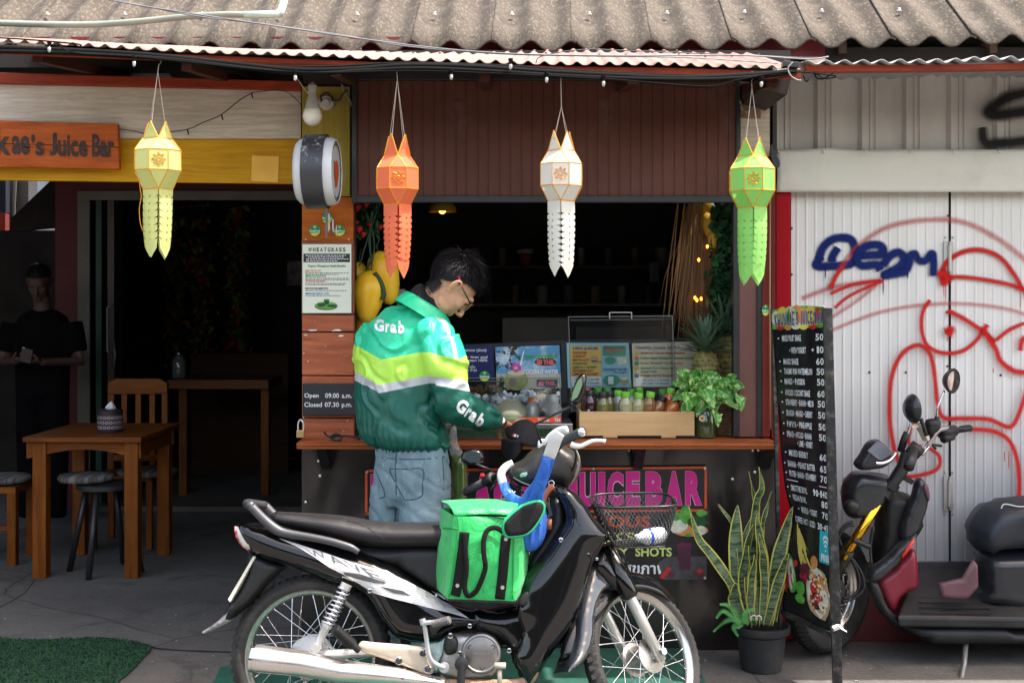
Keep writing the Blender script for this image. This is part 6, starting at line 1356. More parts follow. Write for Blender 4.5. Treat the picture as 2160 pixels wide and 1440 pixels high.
# black cap in the hand
cpn=root('baseball_cap',P(1092,975,4.97),'black baseball cap with a small red and white logo held over the motorcycle','cap')
CLO=M('cap_cloth',(.010,.010,.012),.85,bump=.4,bs=250,var=.3,vs=10);mb=MB();cx_=P(1101,928,4.93);a1=Vector((.35,-.15,1)).normalized();a2=Vector((1,.1,-.35)).normalized();a3=a1.cross(a2)
mb.grid(lambda s_,t_:cx_+(a2*math.cos(s_*6.2832)*.066+a3*math.sin(s_*6.2832)*.066)*math.cos(t_*1.5)*(1+.03*noise.noise(Vector((s_*9,t_*4,0))))+a1*.085*math.sin(t_*1.5),32,12);mb.build('crown',CLO,cpn,smooth=True,solid=.003)
mb=MB();mb.grid(lambda s_,t_:P(lerp(1058,1112,s_),lerp(925,925,s_)+(50-34*s_**2)*t_*math.sin(math.pi*min(1,s_*.9+.1))**.5,4.89)+Vector((0,.05*math.sin(s_*3.14)*-1+.04*t_,0)),16,8);mb.build('visor',CLO,cpn,smooth=True,solid=.004)
mb=MB();mb.add([P(x,y,4.848)for x,y in((1079,919),(1083,913),(1086,914),(1082,920))],[(0,1,2,3)]);mb.build('logo_red',M('print_red','x'),cpn)
mb=MB();mb.add([P(x,y,4.848)for x,y in((1083,920),(1086,915),(1090,916),(1087,921))],[(0,1,2,3)]);mb.add([P(x,y,4.848)for x,y in((1090,921),(1092,917),(1094,918),(1092,922))],[(0,1,2,3)]);mb.build('logo_white',M('print_white','x'),cpn)
# ============================================================ MAN IN THE DARK DOORWAY
p2=root('person',Vector((-2.98,8.4,0)),'man in a black t-shirt standing in the dark at the far left','person')
o2=Vector((-3.19,8.35,0));V3=lambda x,y,z:o2+Vector((x,y,z))
F2=Vector((.12,-.80,-.45)).normalized();U2=Vector((.05,-.4,.9));U2=(U2-F2*U2.dot(F2)).normalized();M2=Matrix((F2,U2.cross(F2),U2)).transposed();C2=V3(.0,-.04,1.66);hp2=lambda x,y,z:C2+M2@Vector((x,y,z))
mb=MB();headparts(mb,hp2,M2);mb.tube([hp2(-.01,0,-.03),V3(0,.02,1.50),V3(0,.03,1.42)],[.055,.055,.07],16)
mb.tube([V3(0,.03,1.45),V3(0,.03,1.3),V3(0,.03,.95)],[.07,.085,.08],16);R1=[V3(-.2,.02,1.38),V3(-.25,0,1.12),V3(-.06,-.26,1.14)];L1=[V3(.2,.02,1.38),V3(.26,0,1.12),V3(.10,-.26,1.13)]
for q,s_ in((R1,1),(L1,-1)):mb.tube(q,[.045,.04,.026],12);hand(mb,q[2],(q[2]-q[1]).normalized()*.5+Vector((s_*.4,-.1,.1)),Vector((0,.2,1)),s_)
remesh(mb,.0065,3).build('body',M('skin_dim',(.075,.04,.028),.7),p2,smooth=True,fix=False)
mb=MB();mb.tube([V3(0,.03,1.47),V3(0,.03,1.42),V3(0,.03,1.25),V3(0,.03,.88)],[.09,.17,.19,.18],20,flat=.62,fdir=(0,1,0))
for q in(R1,L1):mb.tube([q[0],q[0].lerp(q[1],.75)],[.075,.068],14)
BT=M('black_tshirt',(.003,.003,.0035),1.0,spec=.1);remesh(mb,.012,4).build('tshirt',BT,p2,smooth=True,fix=False)
mb=MB()
for s_ in(-1,1):mb.tube([V3(s_*.08,.03,.92),V3(s_*.10,.03,.5),V3(s_*.10,.03,.06)],[.10,.075,.06],14)
remesh(mb,.014,3).build('trousers',M('dark_trousers',(.003,.003,.0035),1.0,spec=.1),p2,smooth=True,fix=False)
haircap('hair',p2,hp2,M2,1,9,500)
MB().bar(V3(.03,-.34,1.13),V3(.05,-.36,1.22),.07,.01).build('phone',GB,p2)
# ============================================================ MENU BOARD
mbd=root('menu_board',P(1765,1440,4.83),'tall standing black menu board with fruit pictures and white price list','menu board')
Lc=[(1627,655),(1630,700),(1636,780),(1641,860),(1648,960),(1656,1030),(1668,1075),(1672,1105),(1664,1150),(1657,1200),(1651,1270),(1650,1292)]
Rc=[(1738,647),(1740,760),(1743,860),(1746,960),(1748,1060),(1750,1150),(1752,1240),(1753,1335)]
def along(c,t):
 ys=[q[1]for q in c];y=lerp(ys[0],ys[-1],t)
 return(ev([(q[1],q[0])for q in c],y),y)
def mbm(s,t,off=0.0):
 a=along(Lc,1-t);b_=along(Rc,1-t);bul=math.sin(s*math.pi)
 y=lerp(a[1],b_[1],s)-(6*bul if t>.97 else 0);Y=lerp(5.16,4.86,s)+.02*math.sin(s*6+t*3)*bul-off
 return P(lerp(a[0],b_[0],s),y,Y)
MBL=M('menu_black',(.010,.010,.012),.22,var=.3,vs=4);W_=M('print_white','x')
MB().grid(mbm,16,60).build('menu_sheet',MBL,mbd,smooth=True,solid=.002)
def mquad(x0,x1,y0,y1,off=.004):
 ty=lambda y:1-(y-655)/(1292-655)
 return lambda a,b_:mbm(lerp(x0,x1,a),lerp(ty(y1),ty(y0),b_),off)
LN_=[('MIXED FRUIT SHAKE',.17,.58,708,'50'),('+ WITH YOGURT',.30,.66,733,'+ 10'),('MANGO SHAKE',.17,.50,756,'60'),('TANGMO PUN (WATERMELON)',.17,.88,776,'50'),('MANGO + PASSION',.17,.62,797,'50'),('AVOCADO / COCONUT SHAKE',.17,.80,820,'60'),('STRAWBERRY + BANANA + MELON',.17,.88,840,'50'),('DRAGON + MANGO + CHERRY',.17,.84,862,'50'),('PAPAYA + PINEAPPLE',.17,.74,885,'50'),('SPINACH + AVOCADO + BANANA',.15,.80,906,'50'),('+ LIME + HONEY',.36,.72,923,None),('MIXED BERRY',.17,.62,945,'60'),('BANANA + PEANUT BUTTER',.13,.86,968,'65'),('PROTEIN + BANANA + STRAWBERRY',.14,.88,988,'70'),('SMOOTHIE BOWL',.14,.55,1018,'90-140'),('VEGAN BOWL',.14,.50,1038,'80'),('MUESLI + YOGURT',.30,.74,1060,'70'),('COFFEE (HOT / ICED)',.10,.68,1084,'30-45')]
for i,(s_,a,b_,y,pr_)in enumerate(LN_):
 mb=MB();ctext(mb,s_,mquad(a,a+(b_-a)*(.80 if b_>.78 else .9),y,y+12.5),.025,gap=.14);
 if i not in(1,10,17):x0_=a-.09;mb.add([mquad(x0_,x0_+.04,y+4,y+8)(*q)for q in((0,.3),(.5,0),(1,.5),(.5,1))],[(0,1,2,3)])
 mb.build('lettering',W_,mbd)
 if pr_:mb=MB();wq=.045*len(pr_)+.03;ctext(mb,pr_,mquad(.965-wq-.02,.975,y-1,y+12.5),.03);mb.build('price',W_,mbd)
mb=MB();mb.add([mquad(.06,.96,1008,1009.6)(a,b_)for a in(0,1)for b_ in(0,1)],[(0,1,3,2)]);mb.build('rule_line',W_,mbd)
# header: fruit photo band and coloured title
FR=[M('print_banana',(.62,.50,.10),.35),M('print_apple',(.55,.10,.04),.35,col2=(.65,.30,.06),vs=25),M('print_red','x'),M('print_green','x'),M('print_cream','x'),M('print_berry','x'),M('print_board_orange','x'),M('print_skin_tan',(.45,.30,.16),.4)]
def mdisc(mb,s,y,rs_,ry,m_,off,rot=0,n=14,jit=0,seed=0):
 rg=random.Random(seed);pts=[]
 for i in range(n):
  a=6.2832*i/n;k=1+rg.uniform(-jit,jit);u,w=rs_*math.cos(a)*k,ry*math.sin(a)*k;x2,y2=u*100*math.cos(rot)-w*math.sin(rot),u*100*math.sin(rot)+w*math.cos(rot)
  pts.append(mbm(min(1,max(0,s+x2/100)),1-(y+y2-655)/637,off))
 mb.add(pts,[tuple(range(n))],m_)
mb=MB();mb.grid(lambda a,b_:mbm(a,1-b_*.062,.003),12,3,3)
for k,(s,y,a,h_,m_)in enumerate([(.08,672,.09,14,4),(.2,668,.10,16,0),(.35,672,.11,18,4),(.48,670,.12,17,1),(.62,674,.10,16,1),(.75,668,.10,14,0),(.88,672,.10,14,2),(.15,688,.08,9,2),(.3,690,.07,8,6),(.45,688,.09,9,4),(.6,690,.09,8,0),(.78,690,.08,8,2),(.92,688,.07,8,3)]):mdisc(mb,s,y,a,h_,m_,.0035+k*.0002)
mb.build('fruit_header',FR,mbd)
for gr_,mt_,of in((.12,M('ink_yellow',(.70,.62,.12),.4),.0072),(0,M('ink_blue',(.02,.09,.28),.4),.0084)):
 mb=MB();ctext(mb,"KHUNKAE'S JUICE BAR",mquad(.05,.97,665,688,of),.03,grow=gr_);mb.build('lettering',mt_,mbd)
 # lower fruit picture
mb=MB();k=0
for(s,y,a,h_,m_,ro)in[(.24,1140,.05,42,0,-.25),(.32,1148,.05,44,0,-.35),(.42,1152,.05,42,0,-.5),(.50,1160,.05,36,0,-.6),(.62,1165,.08,14,6,0),(.12,1205,.10,40,3,-.2),(.13,1207,.075,34,4,-.2),(.14,1210,.02,22,5,-.2),(.42,1185,.12,12,5,0),(.44,1200,.13,11,2,0),(.34,1226,.10,14,3,0),(.35,1248,.10,10,3,0),(.35,1248,.06,6,4,0),(.72,1222,.26,52,7,-.1),(.73,1222,.235,47,4,-.1),(.70,1200,.12,14,6,0),(.62,1215,.08,11,2,0),(.78,1208,.09,10,6,0),(.84,1225,.09,12,4,0),(.72,1235,.10,10,2,0),(.66,1248,.07,8,5,0),(.82,1245,.08,9,4,0),(.60,1235,.05,8,5,0),(.02,1225,.08,20,2,0),(.20,1180,.05,7,2,0)]:
 k+=1;mdisc(mb,s,y,a,h_,m_,.003+k*.00022,ro,16,.08,k)
rg=random.Random(8)
for i in range(60):mdisc(mb,rg.uniform(.56,.9),rg.uniform(1185,1258),.022,3,rg.choice((2,6,4,4,0,5)),.0098,0,6,.2,i)
for i in range(14):mdisc(mb,rg.uniform(.3,.52),rg.uniform(1178,1210),.03,4,5,.0099,0,7,.2,i)
tag(mb.build('paper_print',FR,mbd),kind='stuff')
TEA=M('wifi_teal',(.01,.40,.46),.35);mb=MB();mb.add([mquad(.74,.985,1097,1160,.011)(*q)for q in((.06,0),(.94,0),(1,.05),(1,.95),(.94,1),(.06,1),(0,.95),(0,.05))],[tuple(range(8))]);mb.build('wifi_panel',TEA,mbd)
mq=mquad(.74,.985,1097,1160,.0125);mb=MB();ctext(mb,'FREE',lambda a,b_:mq(.12+.8*a,.08+.22*b_)+Vector((0,-.012,0)),.05);mb.build('lettering',W_,mbd)
mb=MB()
for r_ in(.12,.26,.40):
 b0=len(mb.v)
 for i in range(9):a=R(45+90*i/8);mb.v+=[mq(.55+r_*1.0*math.cos(a),.42+r_*math.sin(a)),mq(.55+(r_+.075)*math.cos(a),.42+(r_+.075)*math.sin(a))]
 for i in range(8):mb.f.append((b0+2*i,b0+2*i+1,b0+2*i+3,b0+2*i+2));mb.m.append(0)
mb.add([mq(.55+.06*math.cos(a),.42+.05*math.sin(a))for a in(0,1.05,2.1,3.14,4.2,5.2)],[tuple(range(6))]);mb.v=[q+Vector((0,-.012,0))for q in mb.v];mb.build('wifi_symbol',W_,mbd)
BST=M('black_scuffed_steel',(.012,.012,.013),.4,col2=(.03,.028,.026),dirt=.5,dcol=(.28,.26,.23),dscale=30)
MB().prism([P(1736,649,4.85),P(1756,650,4.83),P(1778,1455,4.78),P(1758,1455,4.80)],(.004,.035,0)).build('front_post',BST,mbd,bevel=.002)
MB().prism([P(1628,652,5.175),P(1636,652,5.175),P(1652,1400,5.19),P(1646,1400,5.19)],(.0,.03,0)).build('rear_post',BST,mbd)
mb=MB();mb.add([P(1630,656,5.16),P(1692,647,5.02),P(1738,647,4.86),P(1744,645,4.9),P(1690,644,5.06)],[(0,1,4),(1,2,3,4)]);mb.build('top_cap',M('cap_white',(.6,.58,.52),.5),mbd)
MB().bar(P(1651,1290,5.17),P(1756,1338,4.84),.02,.02).build('bottom_rail',BST,mbd)
mb=MB();mb.tube([P(1764,1318,4.80),P(1786,1332,4.77)],[.006,.002],6);mb.tube([P(1756,1326,4.79),P(1776,1318,4.80)],.012,6);mb.build('bolt',M('screw_bright','x'),mbd)
# ============================================================ PLANTS
m,n,b=base('snake_leaf');u=n.attr('across');e_=n.math('ABSOLUTE',n.math('SUBTRACT',u,.5));st=n.noise(n.co((1.6,1.6,9)),7,4,.6,1.5)
c=n.mix(n.ramp(st,.42,.56),(.018,.050,.018),(.13,.19,.10));c=n.mix(n.ramp(n.math('ADD',e_,n.math('MULTIPLY',n.math('SUBTRACT',n.noise(n.co(),30,2),.5),.06)),.385,.41),c,(.50,.46,.09));n.l.new(c,b.inputs['Base Color']);b.inputs['Roughness'].default_value=.35;SNK=m
PY=5.14;pot=root('potted_snake_plant',P(1604,1410,PY),'tall yellow edged snake plant in a black plastic pot below the counter','plant')
pc=Vector((P(1606,0,PY).x,PY,0));POT=M('pot_black',(.020,.021,.023),.5,var=.25,vs=6,dirt=.35,dcol=(.10,.09,.08),dscale=9)
MB().lathe([(.075,0),(.083,.003),(.088,.03),(.098,.13),(.100,.15),(.114,.155),(.118,.165),(.118,.185),(.112,.187),(.108,.165),(.104,.15)],pc,(0,0,1),40,cap=False).build('pot',POT,pot,smooth=True,auto=40)
MB().lathe([(.106,.148),(.05,.158),(.001,.16)],pc,(0,0,1),24,cap=False).build('soil',M('soil',(.02,.013,.008),.95,bump=1.0,bs=90),pot)
def leafstrip(name,pts,w,par,mt,seed,tw=.0,vee=.25,n_=22,tip=1.0,wp=None):
 """pts: (px,py,Y) centre line base to tip; w half width in metres"""
 c_=[P(*q)for q in cat(pts,max(2,n_//(len(pts)-1)))];rg=random.Random(seed);ph=rg.uniform(0,6);yaw=rg.uniform(-.5,.5);mb=MB();A_=[];N_=len(c_)
 for i,p in enumerate(c_):
  t_=i/(N_-1);d_=(c_[min(i+1,N_-1)]-c_[max(i-1,0)]).normalized();vw=Vector((math.sin(yaw+tw*t_),-math.cos(yaw+tw*t_),.1));sd=d_.cross(vw).normalized();nn_=sd.cross(d_)
  ww=w*(wp(t_)if wp else(.55+.45*min(1,t_*3))*(1-max(0,(t_-.55)/.45)**1.7*tip));
  for j in range(7):x=(j/6-.5)*2;mb.v.append(p+sd*x*ww+nn_*(vee*ww*(x*x)+.004*math.sin(t_*17+ph+x)*abs(x)));A_.append(.5+x/2)
 for i in range(N_-1):
  for j in range(6):mb.f.append((i*7+j,i*7+j+1,(i+1)*7+j+1,(i+1)*7+j));mb.m.append(0)
 mb.a['across']=A_;return mb.build(name,mt,par,smooth=True,solid=.002,fix=False)
LV=[([(1600,1320),(1592,1230),(1587,1150),(1594,1060),(1606,1030),(1600,984)],.021,5.12),([(1596,1300),(1600,1180),(1600,1090),(1588,1040),(1580,992)],.010,5.18),([(1566,1310),(1540,1230),(1500,1172),(1470,1130),(1452,1067)],.022,5.06),([(1562,1305),(1545,1240),(1515,1190),(1500,1160)],.018,5.10),([(1570,1318),(1556,1220),(1552,1130),(1556,1064)],.030,5.16),([(1592,1322),(1604,1240),(1604,1160),(1595,1086)],.031,5.06),([(1574,1318),(1566,1230),(1574,1160),(1588,1104)],.024,5.10),([(1622,1318),(1634,1230),(1648,1150),(1672,1068)],.029,5.12),([(1632,1310),(1648,1220),(1662,1150),(1674,1108)],.022,5.20),([(1572,1318),(1552,1275),(1548,1250),(1553,1228)],.027,5.02),([(1616,1320),(1632,1260),(1648,1205),(1662,1165)],.022,5.04),([(1606,1320),(1612,1230),(1608,1170),(1600,1124)],.019,5.01),([(1572,1300),(1560,1170),(1548,1110),(1514,1063)],.013,5.20),([(1604,1250),(1606,1130),(1614,1080),(1628,1036)],.010,5.2),([(1590,1318),(1582,1260),(1586,1210),(1592,1168)],.02,5.0),([(1560,1240),(1566,1150),(1590,1090),(1598,1060)],.012,5.22)]
for i,(q,w,Yq)in enumerate(LV):leafstrip('leaf',[(x,y,lerp(5.12,Yq,j/(len(q)-1)))for j,(x,y)in enumerate(q)],w*1.05,pot,SNK,i,tw=.4)
mb=MB();
for x,r_ in((1590,.014),(1600,.012)):mb.tube(cat([tuple(P(x+r_*500*math.cos(a),1308+r_*500*math.sin(a)-4,5.04))for a in(2.6,3.6,4.7,5.8,6.8)],4),.004,6)
mb.build('dry_husk',M('husk',(.5,.46,.38),.6),pot,smooth=True)
FRN=M('fern_green',(.03,.16,.03),.45,col2=(.07,.28,.06),vs=30)
fn=root('small_fern',P(1540,1330,5.0),'small bright green fern growing at the left rim of the snake plant pot','plant')
for k,q in enumerate([[(1566,1318),(1545,1300),(1525,1288),(1512,1302)],[(1566,1318),(1550,1305),(1530,1310),(1506,1330)],[(1566,1320),(1555,1318),(1548,1325),(1556,1340)],[(1568,1316),(1570,1300),(1576,1288),(1590,1284)],[(1564,1315),(1550,1290),(1535,1276),(1520,1274)],[(1568,1316),(1578,1305),(1588,1302),(1596,1308)]]):
 pts=[P(x,y,5.0+.03*k*.3)for x,y in cat(q,7)];mb=MB();mb.tube(pts,.0012,4)
 for i in range(2,len(pts)):
  t_=i/len(pts);d_=(pts[i]-pts[i-1]).normalized();sd=d_.cross(Vector((0,-1,.3))).normalized();L_=.020*(1-t_*.75)
  for s_ in(-1,1):e=pts[i]+(sd*s_+d_*.5)*L_;w=d_*.0035;mb.add([pts[i]-w,pts[i]+w,e],[(0,1,2)])
 mb.build('frond',FRN,fn,fix=False)
 # ============================================================ DARK SCOOTER ON THE RIGHT
SY2=5.33;sc=root('scooter',P(1990,1400,SY2),'dark scooter with red trim and a gold front fork parked against the white shutters','scooter')
def si(name,ol,Y,w,r,step,mat,par=sc,**k):
 kw=dict(edge=.006,smooth=4);kw.update(k);mb=MB();inflate(mb,ol,lambda x,y:P(x,y,Y),(0,-1,0),w,r,step,**kw);return mb.build(name,mat,par,smooth=True)
SBK=M('scooter_black',(.014,.016,.020),.34,var=.3,vs=4,dirt=.3,dcol=(.06,.06,.06),dscale=6,coat=.3);SRED=M('scooter_red',(.16,.010,.022),.35,var=.15,dirt=.3,dcol=(.12,.05,.06));SPNK=M('dusty_red',(.10,.045,.055),.5,var=.2)
bk_save=bk;bk=sc;wheel(P(1745,1246,5.36),Vector((.64,-.77,0)),Vector((.77,.64,0)),.262,.165,.105,True);wheel(P(2345,1262,5.38),Vector((0,-1,0)),Vector((1,0,0)),.262,.165,.11,False);bk=bk_save
for dy in(0,.16):MB().tube([P(1863,1043,5.16+dy),P(1778,1178,5.12+dy)],.0205,16).build('fork_tube',M('gold_anodised',(.72,.40,.03),.22,metal=1.0,var=.12,vs=8),sc,smooth=True)
MB().tube([P(1790,1160,5.12),P(1745,1246,5.24)],.026,12).build('fork_bottom',MBK,sc,smooth=True)
MB().tube([P(1800,1138,5.11),P(1834,1152,5.11)],.012,8).build('fork_guard',MBK,sc)
si('inner_fairing',[(1850,1040),(1900,1036),(1938,1060),(1942,1108),(1905,1150),(1868,1192),(1838,1180),(1846,1120)],5.36,.10,16,12,MBK)
si('headlight_shell',[(1777,1020),(1790,1000),(1806,992),(1850,996),(1874,1005),(1868,1040),(1850,1072),(1814,1092),(1786,1086),(1775,1055)],5.22,.09,18,10,SBK)
MB().ell(P(1797,1068,5.12),(.035,.03,.03)).build('fog_lamp',MBK,sc,smooth=True)
si('winglet',[(1921,1046),(1929,1014),(1940,1006),(1951,1018),(1958,1047),(1950,1085),(1930,1128),(1905,1140),(1898,1112)],5.24,.035,10,8,SBK);si('winglet_tip',[(1948,1024),(1955,1020),(1960,1040),(1959,1056),(1952,1042)],5.205,.006,5,6,SPNK)
si('lower_fairing',[(1932,1124),(1927,1144),(1900,1180),(1870,1212),(1846,1227),(1826,1224),(1833,1200),(1868,1172),(1900,1140)],5.22,.04,10,8,SBK);si('red_stripe',[(1926,1136),(1929,1142),(1904,1177),(1900,1171)],5.175,.008,3,5,M('stripe_red',(.55,.03,.02),.4),smooth=0)
si('leg_guard',[(1850,1224),(1880,1202),(1924,1157),(1934,1187),(1935,1237),(1910,1250),(1896,1264),(1884,1290),(1868,1270)],5.24,.03,14,8,SRED)
si('guard_edge',[(1825,1222),(1850,1225),(1870,1273),(1884,1290),(1902,1312),(1878,1312),(1843,1272)],5.23,.035,9,8,MBK)
MB().hexa([P(1896,1322,5.14),P(2330,1328,5.14),P(2330,1290,5.5),P(1930,1285,5.5),P(1892,1300,5.14),P(2330,1306,5.14),P(2330,1196,5.5),P(1934,1192,5.5)]).build('floorboard',M('floor_rubber',(.010,.010,.011),.55,var=.3,dirt=.4,dcol=(.035,.033,.03),dscale=7),sc,bevel=.01)
mb=MB()
for i in range(9):mb.bar(P(1925+i*2,1212+i*10,5.46-i*.038)+Vector((0,0,.004)),P(2060+i*4,1214+i*10,5.46-i*.038)+Vector((0,0,.004)),.006,.004)
mb.build('floor_ribs',MBK,sc).__setitem__('kind','stuff')
si('footrest_cover',[(1980,1228),(2030,1218),(2052,1180),(2061,1190),(2063,1235),(2046,1256),(2034,1264),(1984,1258)],5.17,.018,5,6,SPNK,smooth=0)
si('lower_trim',[(1895,1306),(2300,1312),(2300,1346),(1990,1352),(1930,1338)],5.28,.12,10,16,MBK)
si('seat',[(2043,1125),(2048,1100),(2068,1072),(2100,1054),(2160,1045),(2320,1040),(2420,1060),(2420,1100),(2200,1145),(2120,1155),(2073,1164),(2050,1148)],5.33,.15,28,14,M('seat_scuffed',(.014,.018,.024),.45,var=.3,vs=5,dirt=.3,dcol=(.06,.06,.065),dscale=12))
si('side_panel',[(2062,1166),(2120,1156),(2300,1142),(2440,1110),(2420,1200),(2310,1270),(2160,1282),(2080,1272),(2040,1255),(2063,1235)],5.33,.12,20,16,SBK)
mb=MB();mb.tube(cat([tuple(P(x,y,5.175))for x,y in((2112,1072),(2116,1064),(2126,1063),(2150,1068),(2175,1066))],4),.003,5);mb.build('seat_tear',M('tear_white',(.45,.45,.43),.7),sc)
mb=MB();mb.tube([P(2038,1345,5.2),P(2034,1400,5.12),P(2026,1434,5.02),P(2014,1440,5.0)],.011,8);mb.build('side_stand',M('dull_metal','x'),sc,smooth=True)
for q in([(1772,1118),(1785,1105),(1800,1100)],[(1775,1150),(1770,1128),(1790,1108),(1802,1108)],[(1800,1180),(1818,1210),(1822,1240),(1800,1262),(1776,1268)],[(1795,1175),(1812,1215),(1806,1250),(1778,1262)],[(1838,1190),(1836,1150),(1842,1110)]):MB().tube(cat([tuple(P(x,y,5.12))for x,y in q],5),.006,7).build('brake_hose',MBK,sc,smooth=True)
mb=MB();mb.tube([P(1862,1046,5.16),P(1882,1020,5.17),P(1905,985,5.18),P(1912,950,5.19)],[.03,.026,.028,.02],12);mb.lathe([(.035,0),(.035,.03)],P(1875,1030,5.16),(.5,0,.85),14);mb.lathe([(.034,0),(.034,.02)],P(1908,1013,5.2),(.5,0,.85),14);mb.build('steering_clamp',MBK,sc,smooth=True,auto=40)
T3=lambda name,pts,r_,mt,Yd=5.15,n_=12,sm=5:MB().tube(cat([tuple(P(q[0],q[1],q[2]if len(q)>2 else Yd))for q in pts],sm)if sm else[P(q[0],q[1],q[2]if len(q)>2 else Yd)for q in pts],r_,n_).build(name,mt,sc,smooth=True)
T3('handlebar',[(1922,962,5.02),(1944,950,5.08),(1960,932,5.18),(1975,912,5.28),(1992,905,5.36),(2040,903,5.5)],.012,CHR);T3('crossbar',[(1944,956,5.08),(1958,940,5.12)],.010,CHR)
T3('switch_housing',[(1985,912,5.36),(2012,908,5.42)],.026,MBK,sm=0);T3('switch_housing',[(1990,926,5.34),(2008,920,5.38)],.018,MBK,sm=0);T3('grip',[(2012,907,5.42),(2040,903,5.49),(2046,903,5.5)],.0155,MBK,sm=0)
T3('grip',[(1926,948,5.02),(1922,968,4.97),(1917,985,4.93)],.0215,MBK,sm=0);T3('switch_housing',[(1918,940,5.05),(1942,958,5.04)],.028,MBK,sm=0);T3('brake_lever',[(1847,976,4.98),(1860,977,4.98),(1878,970,4.99),(1890,954,5.02)],.0065,CHR)
T3('brake_lever',[(1985,940,5.3),(1968,938,5.26),(1974,946,5.26)],.006,MBK)
si('brake_reservoir',[(1953,886),(1980,884),(1982,904),(1962,918),(1955,912)],5.24,.025,5,6,MBK)
si('instrument_display',[(1801,974),(1812,958),(1826,934),(1841,926),(1857,929),(1880,952),(1885,965),(1866,984),(1843,989),(1818,991),(1804,984)],5.16,.05,12,7,SBK)
mb=MB();mb.add([P(x,y,5.104)for x,y in((1830,950),(1850,930),(1864,936),(1882,957),(1860,970),(1852,968))],[tuple(range(6))]);mb.build('display_glass',M('display_grey',(.16,.17,.20),.12,coat=.6),sc)
T3('mirror_stem',[(1976,888,5.24),(1976,872,5.24),(1979,856,5.24),(1992,824,5.25)],.005,CHR);T3('mirror_boot',[(1976,892,5.24),(1977,878,5.24)],.011,MBK,sm=0)
ma=Vector((.62,-.75,-.05)).normalized();MB().lathe([(.004,-.035),(.03,-.028),(.050,-.006),(.0545,.004),(.052,.008),(.049,.005)],P(2008,803,5.25),ma,32).build('mirror',MBK,sc,smooth=True,auto=40)
m,n,b=base('mirror_scene');v=n.co((1,1,.5));n.l.new(n.mix(n.ramp(n.noise(v,30,3),.4,.6),(.75,.72,.70),(.55,.30,.28)),b.inputs['Base Color']);b.inputs['Metallic'].default_value=1;b.inputs['Roughness'].default_value=.04;MIR=m
MB().lathe([(.049,.0),(.001,.003)],P(2008,803,5.25)+ma*.0045,ma,32,cap=False).build('mirror_glass',MIR,sc,smooth=True)
mb2_=Vector((.97,.2,.05)).normalized();MB().lathe([(.004,-.030),(.035,-.024),(.058,-.004),(.061,.006),(.058,.010),(.001,.010)],P(1924,862,5.02),mb2_,32,cap=False).build('mirror',SBK,sc,smooth=True,auto=40)
T3('mirror_stem',[(1922,890,5.03),(1918,905,5.03),(1912,922,5.04)],.006,CHR);T3('mirror_boot',[(1914,912,5.04),(1906,930,5.05),(1900,950,5.07)],.015,MBK,sm=0)
BEI=M('bracket_beige',(.46,.42,.34),.4);mb=MB();mb.bar(P(1920,902,5.06),P(1940,897,5.08),.022,.012);mb.bar(P(1937,893,5.07),P(1954,928,5.1),.030,.016);mb.build('phone_bracket',BEI,sc,bevel=.003)
si('bracket_clamp',[(1939,884),(1946,881),(1957,918),(1951,920)],5.06,.014,3,5,MBK,smooth=0)
# ============================================================ THINGS ON THE COUNTER
CZ=.9345
def acry(name='clear_acrylic'):
 if name in MATS:return MATS[name]
 m=bpy.data.materials.new(name);m.use_nodes=True;MATS[name]=m;n=N(m);out=n.n['Material Output'];b=n.n['Principled BSDF']
 b.inputs['Base Color'].default_value=(.8,.85,.85,1);b.inputs['Roughness'].default_value=.04;t=n.new('BsdfTransparent');t.inputs[0].default_value=(.93,.95,.95,1);f=n.new('Fresnel');f.inputs[0].default_value=1.45
 x=n.new('MixShader');n.l.new(n.math('ADD',n.math('MULTIPLY',f.outputs[0],.8),.03),x.inputs[0]);n.l.new(t.outputs[0],x.inputs[1]);g_=n.new('BsdfGlossy');g_.inputs['Roughness'].default_value=.03;n.l.new(g_.outputs[0],x.inputs[2]);n.l.new(x.outputs[0],out.inputs[0]);return m
ACR=acry();EDG=M('acrylic_edge',(.16,.17,.165),.2,coat=.5);STL=M('brushed_steel',(.42,.40,.38),.32,metal=1.0,var=.12,stretch=(1,1,12),vs=6);DARKB=M('display_board_black',(.02,.02,.024),.5)
fm=rslab('artificial_grass_runner',944,905,1180,921,5.26,.03,M('runner_green',(.01,.05,.018),.9,bump=1.0,bs=200,var=.4,vs=80));tag(fm,'narrow dark green grass runner under the steel display tray','mat')
# crate
CRW=wood('pale_plywood','#c49d6c','#dcb985','x',3,.55,.15)
cr=root('bottle_crate',P(1343,922,5.45),'pale plywood crate full of small juice bottles on the counter','crate')
x0,x1=P(1222,0,5.36).x,P(1465,0,5.36).x;zt=P(0,868,5.36).z
MB().box((x0,5.36,CZ+.012),(x1,5.372,zt)).build('front_panel',CRW,cr,bevel=.002);MB().box((x0,5.62,CZ+.012),(x1,5.632,zt+.02)).build('back_panel',CRW,cr)
CRI=M('crate_inner_white',(.62,.58,.52),.6)
for a,b_ in((x0,x0+.012),(x1-.012,x1)):MB().box((a,5.372,CZ+.012),(b_,5.62,zt)).build('side_panel',CRW,cr,bevel=.001)
MB().box((x0+.012,5.372,CZ+.012),(x1-.012,5.62,CZ+.03)).build('base_panel',CRI,cr)
for px in(1272,1395):q=P(px,0,5.36);MB().box((q.x,5.356,CZ+.004),(q.x+.062,5.40,CZ+.014)).build('foot',CRW,cr)
MB().box((x0-.02,5.37,CZ-.002),(x1+.02,5.66,CZ+.009)).build('base_mat',M('mat_black',(.01,.01,.01),.8),cr)
